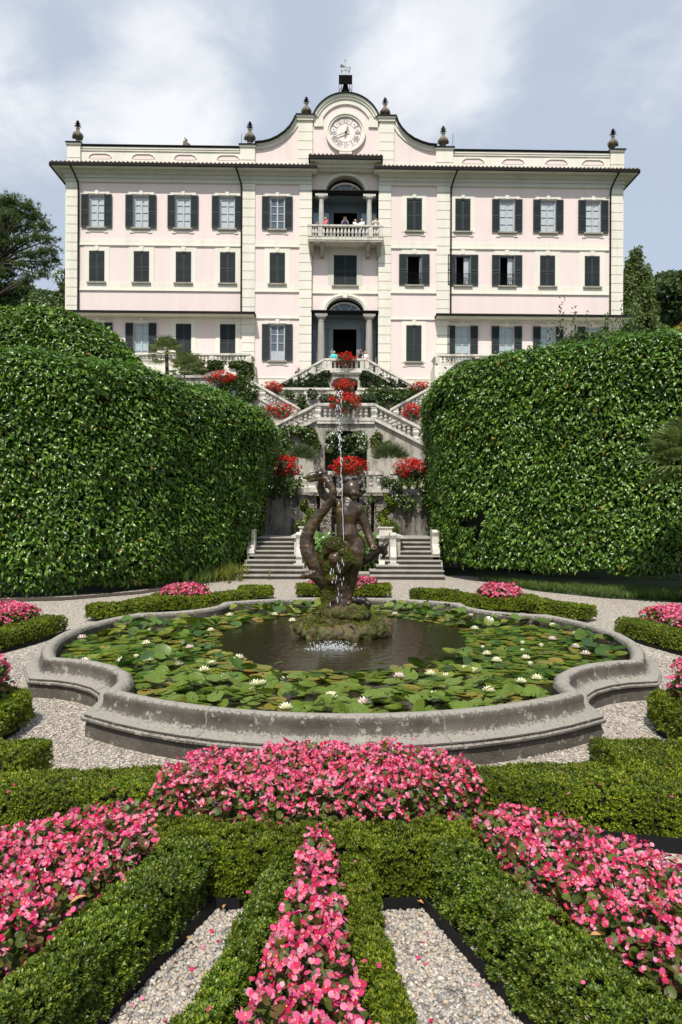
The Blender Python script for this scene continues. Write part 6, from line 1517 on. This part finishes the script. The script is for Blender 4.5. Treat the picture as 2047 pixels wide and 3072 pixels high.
box_hedge('wide box hedge behind the pine-side begonia bed', [(-1.05,4.32),(-1.7,4.24),(-2.4,4.15),(-3.1,4.0)], [.40,.42,.44,.44], HN, m='box', seed=6, L=.019, dens=4600)
box_hedge('square box block at the gravel corner behind the pine-side begonia bed', [(-2.1,4.72),(-3.0,4.72)], .5, HN+.02, m='box', seed=7, L=.02, dens=4200)
box_hedge('wide box hedge behind the birch-side begonia bed', [(.85,4.36),(1.5,4.38),(2.2,4.25),(3.1,4.1)], [.34,.44,.5,.5], HN, m='box', seed=8, L=.019, dens=4600)
box_hedge('square box block at the gravel corner behind the birch-side begonia bed', [(1.84,4.74),(3.1,4.74)], .56, HN+.02, m='box', seed=9, L=.02, dens=4200)
mid = dict(L=.024, dens=3000, amp=.03)
box_hedge('curving box hedge round the pine-side near begonia bed beside the basin', [(-2.97,4.9),(-2.99,5.6),(-2.97,6.15),(-3.08,6.48),(-3.7,6.75)], .19, .29, seed=10, **mid)
box_hedge('curving box hedge round the birch-side near begonia bed beside the basin', [(2.97,4.9),(2.99,5.6),(2.97,6.15),(3.08,6.48),(3.7,6.75)], .19, .29, seed=11, **mid)
box_hedge('box hedge edging the pine-side begonia bed across the gravel from the basin lobe', [(-4.66,11.15),(-4.78,10.2),(-5.02,9.3),(-5.5,8.2)], .36, .28, seed=12, **mid)
box_hedge('box hedge edging the birch-side begonia bed across the gravel from the basin lobe', [(4.66,11.15),(4.82,10.2),(5.06,9.3),(5.5,8.2)], .36, .28, seed=13, **mid)
farp = dict(L=.032, dens=1900, h=.27, amp=.03)
box_hedge('scrolled end of the far box hedge nearest the pine-side gravel', [(-4.62,12.58),(-4.2,12.6),(-3.92,12.95),(-3.72,13.5),(-3.7,14.3)], .42, seed=14, **farp)
box_hedge('far box hedge under the pine-side round of begonias behind the basin', [(-3.62,13.62),(-3.0,13.8),(-2.4,14.4),(-2.0,15.0)], [.5,.6,.4,.34], seed=15, **farp)
box_hedge('square end block of the far pine-side box hedge near the steps', [(-2.3,15.55),(-1.6,15.75)], .42, seed=16, **farp)
box_hedge('straight box hedge behind the statue, under the central begonias', [(-1.04,16.15),(1.17,16.15)], .5, seed=17, **farp)
box_hedge('square end block of the far birch-side box hedge near the steps', [(1.62,15.3),(2.55,14.95)], .42, seed=18, **farp)
box_hedge('far box hedge under the birch-side round of begonias behind the basin', [(2.45,14.5),(2.95,14.0),(3.6,13.85),(3.95,13.9)], [.34,.5,.55,.4], seed=19, **farp)
box_hedge('scrolled end of the far box hedge nearest the birch-side gravel', [(3.85,14.3),(3.9,13.5),(4.15,12.95),(4.62,12.55)], .42, seed=20, **farp)
# black edging strips
def edging(label, pts, h=.065):
    mb = MB()
    for a, b in zip(pts, pts[1:]): mb.beam((*a,0), (*b,0), .012, -.01, h)
    tag(mb.build('edging_strip', M['edging']), label, 'edging', 'black edging strips along the gravel')
edging('black edging strip along the pine-side near gravel slot', [(-.50,3.42),(-.62,3.42),(-.90,2.68),(-1.28,1.6)])
edging('black edging strip along the birch-side near gravel slot', [(.22,3.42),(.42,3.44),(.72,2.67),(1.07,1.7)])
edging('black edging strip below the wide box hedge at the birch-side picture edge', [(1.2,4.12),(1.6,4.1),(2.3,3.94),(3.1,3.82)], .09)
edging('black edging strip round the pine-side near bed beside the basin', [(-2.93,4.9),(-2.94,5.6),(-2.92,6.2),(-3.12,6.72),(-3.6,7.02)], .05)
edging('black edging strip round the birch-side near bed beside the basin', [(2.91,4.9),(2.92,5.6),(2.88,6.2),(3.08,6.72),(3.6,7.02)], .05)
edging('black edging strip along the pine-side bed across from the basin lobe', [(-4.47,11.3),(-4.58,10.2),(-4.83,9.25),(-5.3,8.1)], .05)
edging('black edging strip along the birch-side bed across from the basin lobe', [(4.47,11.3),(4.62,10.2),(4.87,9.25),(5.3,8.1)], .05)

# ================================================================== begonia beds
def petal_fan(c, r, el, az, n=6, squash=.9):
    v = [(0,0,0)]; d = Vector((math.cos(az)*math.cos(el), math.sin(az)*math.cos(el), math.sin(el))); s_ = Vector((-math.sin(az), math.cos(az), 0)); nn = s_.cross(d)
    ctr = d*r*.92; out = [(0,0,0)]
    for k in range(n+1):
        a = -2.45+4.9*k/n; p = ctr+d*(r*math.cos(a))+s_*(r*squash*math.sin(a))+nn*(.10*r*(1-abs(a)/2.45)); out.append(tuple(p))
    return out, [(0,k+1,k+2) for k in range(n)]
BLOOM = join_tmpl(petal_fan(0,.62,.45,0), petal_fan(0,.60,.45,math.pi), petal_fan(0,.34,.7,math.pi/2,4,.7), petal_fan(0,.34,.7,-math.pi/2,4,.7))
BUD = join_tmpl(petal_fan(0,.4,1.1,.5,4), petal_fan(0,.4,1.1,3.6,4))
CENT = ([tuple(np.array(p)*.17+np.array([0,0,.16])) for p in octa_t()[0]], octa_t()[1])
ROUNDLEAF = pad_t(2, .22)
def begonias(label, poly, h, dens, size, group='beds of pink begonias', edge=.16, z0=.03, lump=.05, lean=(0,-.35,.75), dome=False, hb=.14):
    a = np.array(poly); c = a.mean(0); A = poly_area(poly)
    t_ = thing('begonia_bed', label, 'flower bed', (*c,0), group=group)
    MB().prism(poly, -.01, z0).build('soil', M['soil'], t_)
    def hgt(Q, s0=0):
        e = np.clip(dist_edge(Q, poly)/edge, 0, 1); sh = np.sqrt(np.clip(1-(1-e)**2, 0, 1)) 
        return hb+(h-hb)*sh+nz(Q, 9, 1)*lump
    n = int(A*dens); Q = poly_points(poly, n); z = hgt(Q)
    dn = (rng.random(n) < .30); z = np.where(dn, z*(.55+.4*rng.random(n)), z)+np.where(rng.random(n) > .93, .05*rng.random(n), 0)
    P = np.column_stack([Q, z]); P[:,:2] += rnd(n)[:,:2]*.01
    e = np.clip(dist_edge(Q, poly)/edge, 0, 1)[:,None]; outw = nrm(np.column_stack([Q-c, np.zeros(n)]))
    N = nrm(np.array(lean)+outw*(1-e)*.6+rnd(n)*.62); S_ = size*(.62+.6*rng.random(n))
    F = frames(N, rnd(n)); bud = rng.random(n) < .2
    scatter_multi('blossoms', [(BLOOM, P[~bud], F[~bud], S_[~bud], M['pink_petal']), (CENT, P[~bud], F[~bud], S_[~bud], M['yellow']), (BUD, P[bud], F[bud], S_[bud]*.8, M['pink_petal'])], t_)
    m_ = int(n*1.5); Q = poly_points(poly, m_); z = hgt(Q)*(.5+.5*rng.random(m_))-.004; P = np.column_stack([Q, z]); N = nrm(np.array([0,-.25,.8])+rnd(m_)*.5)
    scatter('foliage', ROUNDLEAF, P, frames(N, rnd(m_)), size*(.75+.5*rng.random(m_)), M['beg_leaf'], t_, smooth=True)
    return t_
def pl2(zz, *pts): return [gr(x, y, zz) for x, y in pts]
crescent = [(-1.18,4.12),(-1.02,4.45),(-.72,4.58),(-.1,4.72),(.45,4.68),(.75,4.48),(.92,4.2),(.84,4.02),(.6,3.84),(.3,3.70),(-.1,3.68),(-.5,3.70),(-.85,3.78),(-1.1,3.92)]
begonias('wide crescent of pink begonias in front of the basin rim', crescent, .45, 1750, .0198, edge=.14, lump=.045)
begonias('narrow wedge of pink begonias running towards the viewer between two box hedges', [(-.02,3.52),(-.19,3.52),(-.26,2.8),(-.34,2.2),(-.45,1.45),(.2,1.45),(.11,2.2),(.03,2.8)], .41, 1650, .020, edge=.08, lump=.045)
begonias('pink begonia bed fanning out on the pine side of the near hedge arm', [(-.90,3.42),(-1.05,2.85),(-1.24,2.4),(-1.65,1.5),(-3.1,1.8),(-2.5,2.85),(-1.75,3.5),(-1.35,3.74),(-1.02,3.84)], .41, 1600, .020, edge=.10, lump=.045)
begonias('pink begonia bed fanning out on the birch side of the near hedge arm', [(.645,3.5),(.69,3.36),(.83,3.0),(.97,2.7),(1.18,2.3),(1.6,1.5),(2.9,1.6),(2.3,2.5),(1.66,3.2),(1.22,3.62),(.90,3.78),(.72,3.72)], .41, 1600, .020, edge=.10, lump=.045)
begonias('pink begonias inside the curving hedge of the pine-side near bed', [(-3.03,5.0),(-3.02,6.15),(-3.12,6.5),(-4.0,6.7),(-4.4,5.0)], .62, 1150, .026, hb=.34, edge=.06)
begonias('pink begonias inside the curving hedge of the birch-side near bed', [(3.03,5.0),(3.02,6.15),(3.12,6.5),(4.0,6.7),(4.4,5.0)], .62, 1150, .026, hb=.34, edge=.06)
begonias('pink begonia bed beyond the gravel on the pine side, level with the statue', [(-4.92,11.3),(-4.98,10.2),(-5.25,9.2),(-5.7,8.2),(-7.6,8.4),(-7.4,11.6),(-5.6,11.8)], .44, 700, .032, hb=.25)
begonias('pink begonia bed beyond the gravel on the birch side, level with the statue', [(4.92,11.3),(5.02,10.2),(5.3,9.2),(5.7,8.2),(7.6,8.4),(7.4,11.6),(5.6,11.8)], .44, 700, .032, hb=.25)
def oval(c, a, b): return [(c[0]+a*math.cos(k*6.283/20), c[1]+b*math.sin(k*6.283/20)) for k in range(20)]
begonias('small round cushion of pink begonias on the far pine-side box hedge', oval((-3.2,14.05),.54,.42), .50, 1100, .034, edge=.4, hb=.24)
begonias('small round cushion of pink begonias on the far birch-side box hedge', oval((3.28,14.05),.50,.42), .53, 1100, .034, edge=.4, hb=.24)
begonias('oval cushion of pink begonias behind the bronze statue', oval((.06,16.2),.86,.34), .46, 1100, .034, edge=.34, hb=.24)
# ================================================================== loose pebbles and fallen leaves in the near gravel slots
def pebbles(poly, n, lo, hi, bare=0):
    Q = poly_points(poly, n)
    if bare: Q = Q[nz(Q, 3.1, 2)+.5*nz(Q, 8, 4) < bare]; n = len(Q)
    s_ = lo+(hi-lo)*rng.random(n)**1.5; P = np.column_stack([Q, s_*.25+.004*rng.random(n)])
    S_ = np.stack([s_*(.8+.4*rng.random(n)), s_*(.6+.3*rng.random(n)), s_*(.4+.25*rng.random(n))], 1)
    return P, frames(np.array([0,0,1.0])+rnd(n)*.35, rnd(n)), S_
PV = []
for poly, n, lo, hi in (([(-.46,3.44),(-.66,3.44),(-.93,2.68),(-1.4,1.5),(-.6,1.5),(-.55,2.68)], 7800, .0075, .0155), ([(.16,3.5),(.44,3.54),(.74,2.67),(1.1,1.5),(.3,1.5),(.28,2.68)], 7800, .0075, .0155),
    ([(-2.1,5.3),(-1.2,4.7),(-1.0,4.6),(.9,4.6),(1.2,4.7),(1.85,5.1),(2.8,5.2),(2.85,6.4),(2.5,6.8),(2.35,6.0),(1.2,5.4),(-1.2,5.4),(-2.35,6.0),(-2.5,6.8),(-2.9,6.6),(-2.9,5.3)], 9000, .008, .015),
    ([(-2.6,6.9),(-3.5,7.4),(-3.85,8.2),(-4.3,9.6),(-4.9,8.4),(-3.6,7.1),(-2.9,6.6)], 2600, .009, .016), ([(2.6,6.9),(3.5,7.4),(3.85,8.2),(4.3,9.6),(4.9,8.4),(3.6,7.1),(2.9,6.6)], 2600, .009, .016)): PV.append(pebbles(poly, n, lo, hi, 1.05 if n == 7800 else 0))
tag(scatter('gravel', ico_t(), np.vstack([p[0] for p in PV]), np.vstack([p[1] for p in PV]), np.vstack([p[2] for p in PV]), M['pebble'], smooth=True), kind='stuff')
DL = leaf_t(1, .45, .12, .1)
for i, (px_, py_, zz, s_, lab) in enumerate(((205,2068,.38,.085,'big dry brown leaf lying on the pine-side begonias'),(1355,2158,.33,.05,'dry tan leaf lying on the birch-side box hedge arm'),(520,2085,.03,.045,'dry leaf on the pebbles at the top of the pine-side gravel slot'),(430,2160,.03,.04,'dry leaf on the pebbles halfway down the pine-side gravel slot'),(490,2220,.03,.04,'curled dry leaf at the hedge side of the pine-side gravel slot'),(955,2075,.03,.05,'dry leaf on the pebbles of the birch-side gravel slot'))):
    X, Y = gr(px_, py_, zz); me = scatter_mesh('dry_leaf', DL, np.array([(0,0,0.0)]), np.eye(3)[None], np.array([s_])); o = link('dry_leaf', me, M['leaf_dry']); o.location = (X,Y,zz+.015); o.rotation_euler = (.3*rng.normal(),.3*rng.normal(),rng.random()*6.28); tag(o, lab, 'fallen leaf')
# petals shed by the begonias
PT = petal_fan(0, .6, .2, 0, 5)
Q = np.vstack([poly_points([(-1.3,1.6),(-.7,3.4),(.5,3.4),(1.3,1.6)], 90), poly_points([(-3,4),(-1,4.0),(1,4.0),(3,4),(2.6,5.2),(-2.6,5.2)], 70)])
P = np.column_stack([Q, np.full(len(Q), .34)])
sl = in_poly(Q, [(-.46,3.44),(-.66,3.44),(-.93,2.68),(-1.4,1.5),(-.6,1.5),(-.55,2.68)]) | in_poly(Q, [(.16,3.5),(.44,3.54),(.74,2.67),(1.1,1.5),(.3,1.5),(.28,2.68)]) | (Q[:,1] > 4.62)
P[sl,2] = .014
cn = (np.abs(Q[:,0]+.11) < .45) & (Q[:,1] < 3.4) & ~sl; P[cn,2] = .29
tag(scatter('fallen_petals', PT, P, frames(np.array([0,0,1.0])+rnd(len(P))*.25, rnd(len(P))), .015+.007*rng.random(len(P)), M['pink_petal']), kind='stuff')
# ================================================================== visitors
def person(label, p, shirt, hair, h=1.4, pose='rest', legs=(.05,.06,.10), yaw=0, skin=(.50,.28,.19)):
    s = h; t_ = thing('person', label, 'person', p, yaw, 'visitors looking out from the villa'); O = Vector(p); cs, sn_ = math.cos(yaw), math.sin(yaw)
    def q(x, y, z): return (O.x+s*(x*cs-y*sn_), O.y+s*(x*sn_+y*cs), O.z+s*z)
    A = {'camera': lambda g: [q(g*.115,0,.80), q(g*.15,-.09,.66), q(g*.04,-.16,.845)], 'rest': lambda g: [q(g*.115,0,.80), q(g*.14,-.06,.65), q(g*.09,-.2,.60)], 'down': lambda g: [q(g*.115,0,.80), q(g*.145,.01,.64), q(g*.15,-.04,.49)]}[pose]
    b = MB().ball(q(0,0,.93), (.062*s,.07*s,.078*s), 10, 8).limb([q(0,.01,.80), q(0,0,.87)], .034*s, 8).ball(q(0,-.065,.925), (.012*s,.016*s,.016*s), 6, 5)
    b.limb([q(0,0,.50), q(0,0,.62), q(0,0,.74), q(0,.01,.80)], [.085*s,.078*s,.09*s,.06*s], 10).limb([q(-.10,.01,.80), q(.10,.01,.80)], .044*s, 8)
    for g in (-1, 1):
        b.limb([q(g*.055,0,.50), q(g*.058,0,.28), q(g*.055,.01,.05)], [.068*s,.048*s,.03*s], 9).limb([q(g*.055,0,.03), q(g*.06,-.09,.02)], [.028*s,.022*s], 7)
        a = A(g); b.limb(a, [.036*s,.03*s,.022*s], 8); hd = Vector(a[-1])
        for k in range(4): b.limb([hd, hd+Vector(((k-1.5)*.012*s,-.03*s,.012*s))], [.014*s,.009*s], 5)
    body = link('body', sculpt(b, .018, 2), simple('skin', skin, .55, var=.05), t_, smooth=True)
    b = MB().limb([q(0,0,.49), q(0,0,.62), q(0,0,.74), q(0,.01,.80)], [.094*s,.088*s,.10*s,.07*s], 10).limb([q(-.10,.01,.795), q(.10,.01,.795)], .055*s, 8)
    for g in (-1, 1): a = A(g); m_ = Vector(a[0]).lerp(Vector(a[1]), .6); b.limb([a[0], tuple(m_)], [.046*s,.042*s], 8)
    link('shirt', sculpt(b, .018, 2), simple('shirt_cloth', shirt, .85), t_, smooth=True)
    b = MB()
    for g in (-1, 1): b.limb([q(g*.055,0,.50), q(g*.058,0,.28), q(g*.056,.01,.08)], [.078*s,.058*s,.042*s], 9)
    link('trousers', sculpt(b, .018, 2), simple('trouser_cloth', legs, .85), t_, smooth=True)
    link('hair', sculpt(MB().ball(q(0,.018,.95), (.068*s,.068*s,.072*s), 10, 8), .014, 1), simple('hair', hair, .6), t_, smooth=True)
    if pose == 'camera': MB().box(*sum(([a-.05, a+.05] if i == 0 else [a-.03, a+.03] for i, a in enumerate(q(0,-.19,.90))), [])).build('camera_held', M['iron'], t_)
vm = V.matrix_basis
def vl(x, w, z): u = fac(x, 700, w)[0]; return tuple(vm @ Vector((u, -w, z)))
hb_ = (.05,.03,.02)
person('person in a blue shirt raising a camera in the balcony doorway', vl(1035,.55,20.17), (.04,.07,.22), (.35,.33,.31), 1.47, 'camera')
person('person in a pink top turned aside beside the balcony column', vl(977,.6,20.17), (.70,.12,.18), hb_, 1.42, 'rest', yaw=-.9)
person('smaller person in a white shirt looking down over the balcony', vl(1066,.5,20.17), (.75,.75,.75), (.12,.06,.03), 1.34, 'rest', yaw=.7)
person('fair-haired person in white standing by the balcony side light', vl(1085,.5,20.17), (.78,.78,.78), (.30,.20,.10), 1.38, 'rest', yaw=-.5)
person('person in a white top with raised camera at the end of the balcony', vl(1127,.6,20.17), (.70,.68,.68), hb_, 1.46, 'camera')
person('crouching dark-haired person whose head just shows over the balcony rail', vl(951,.5,20.17), (.10,.10,.14), (.03,.02,.02), 1.12, 'rest')
ZL = za-.03
person('person in a dark top photographing from the entrance landing beside the geraniums', (at(1082,1080,YA+.4)[0],YA+.4,ZL), (.04,.04,.05), (.07,.04,.03), 1.42, 'camera')
person('person in a white shirt with a dark vest leaning on the entrance landing rail', (at(1096,1080,YA+.35)[0],YA+.35,ZL), (.72,.72,.72), hb_, 1.30, 'rest')
person('person in a turquoise top half hidden by the geraniums on the entrance landing', (at(1003,1080,YA+.4)[0],YA+.4,ZL), (.05,.55,.55), hb_, 1.32, 'rest')
person('red-haired person on the pine-side entrance stair, head above the sloping rail', (at(896,1110,YA+.5)[0],YA+.5,at(896,1104,YA+.5)[2]-1.36), (.05,.05,.06), (.32,.13,.05), 1.4, 'down')
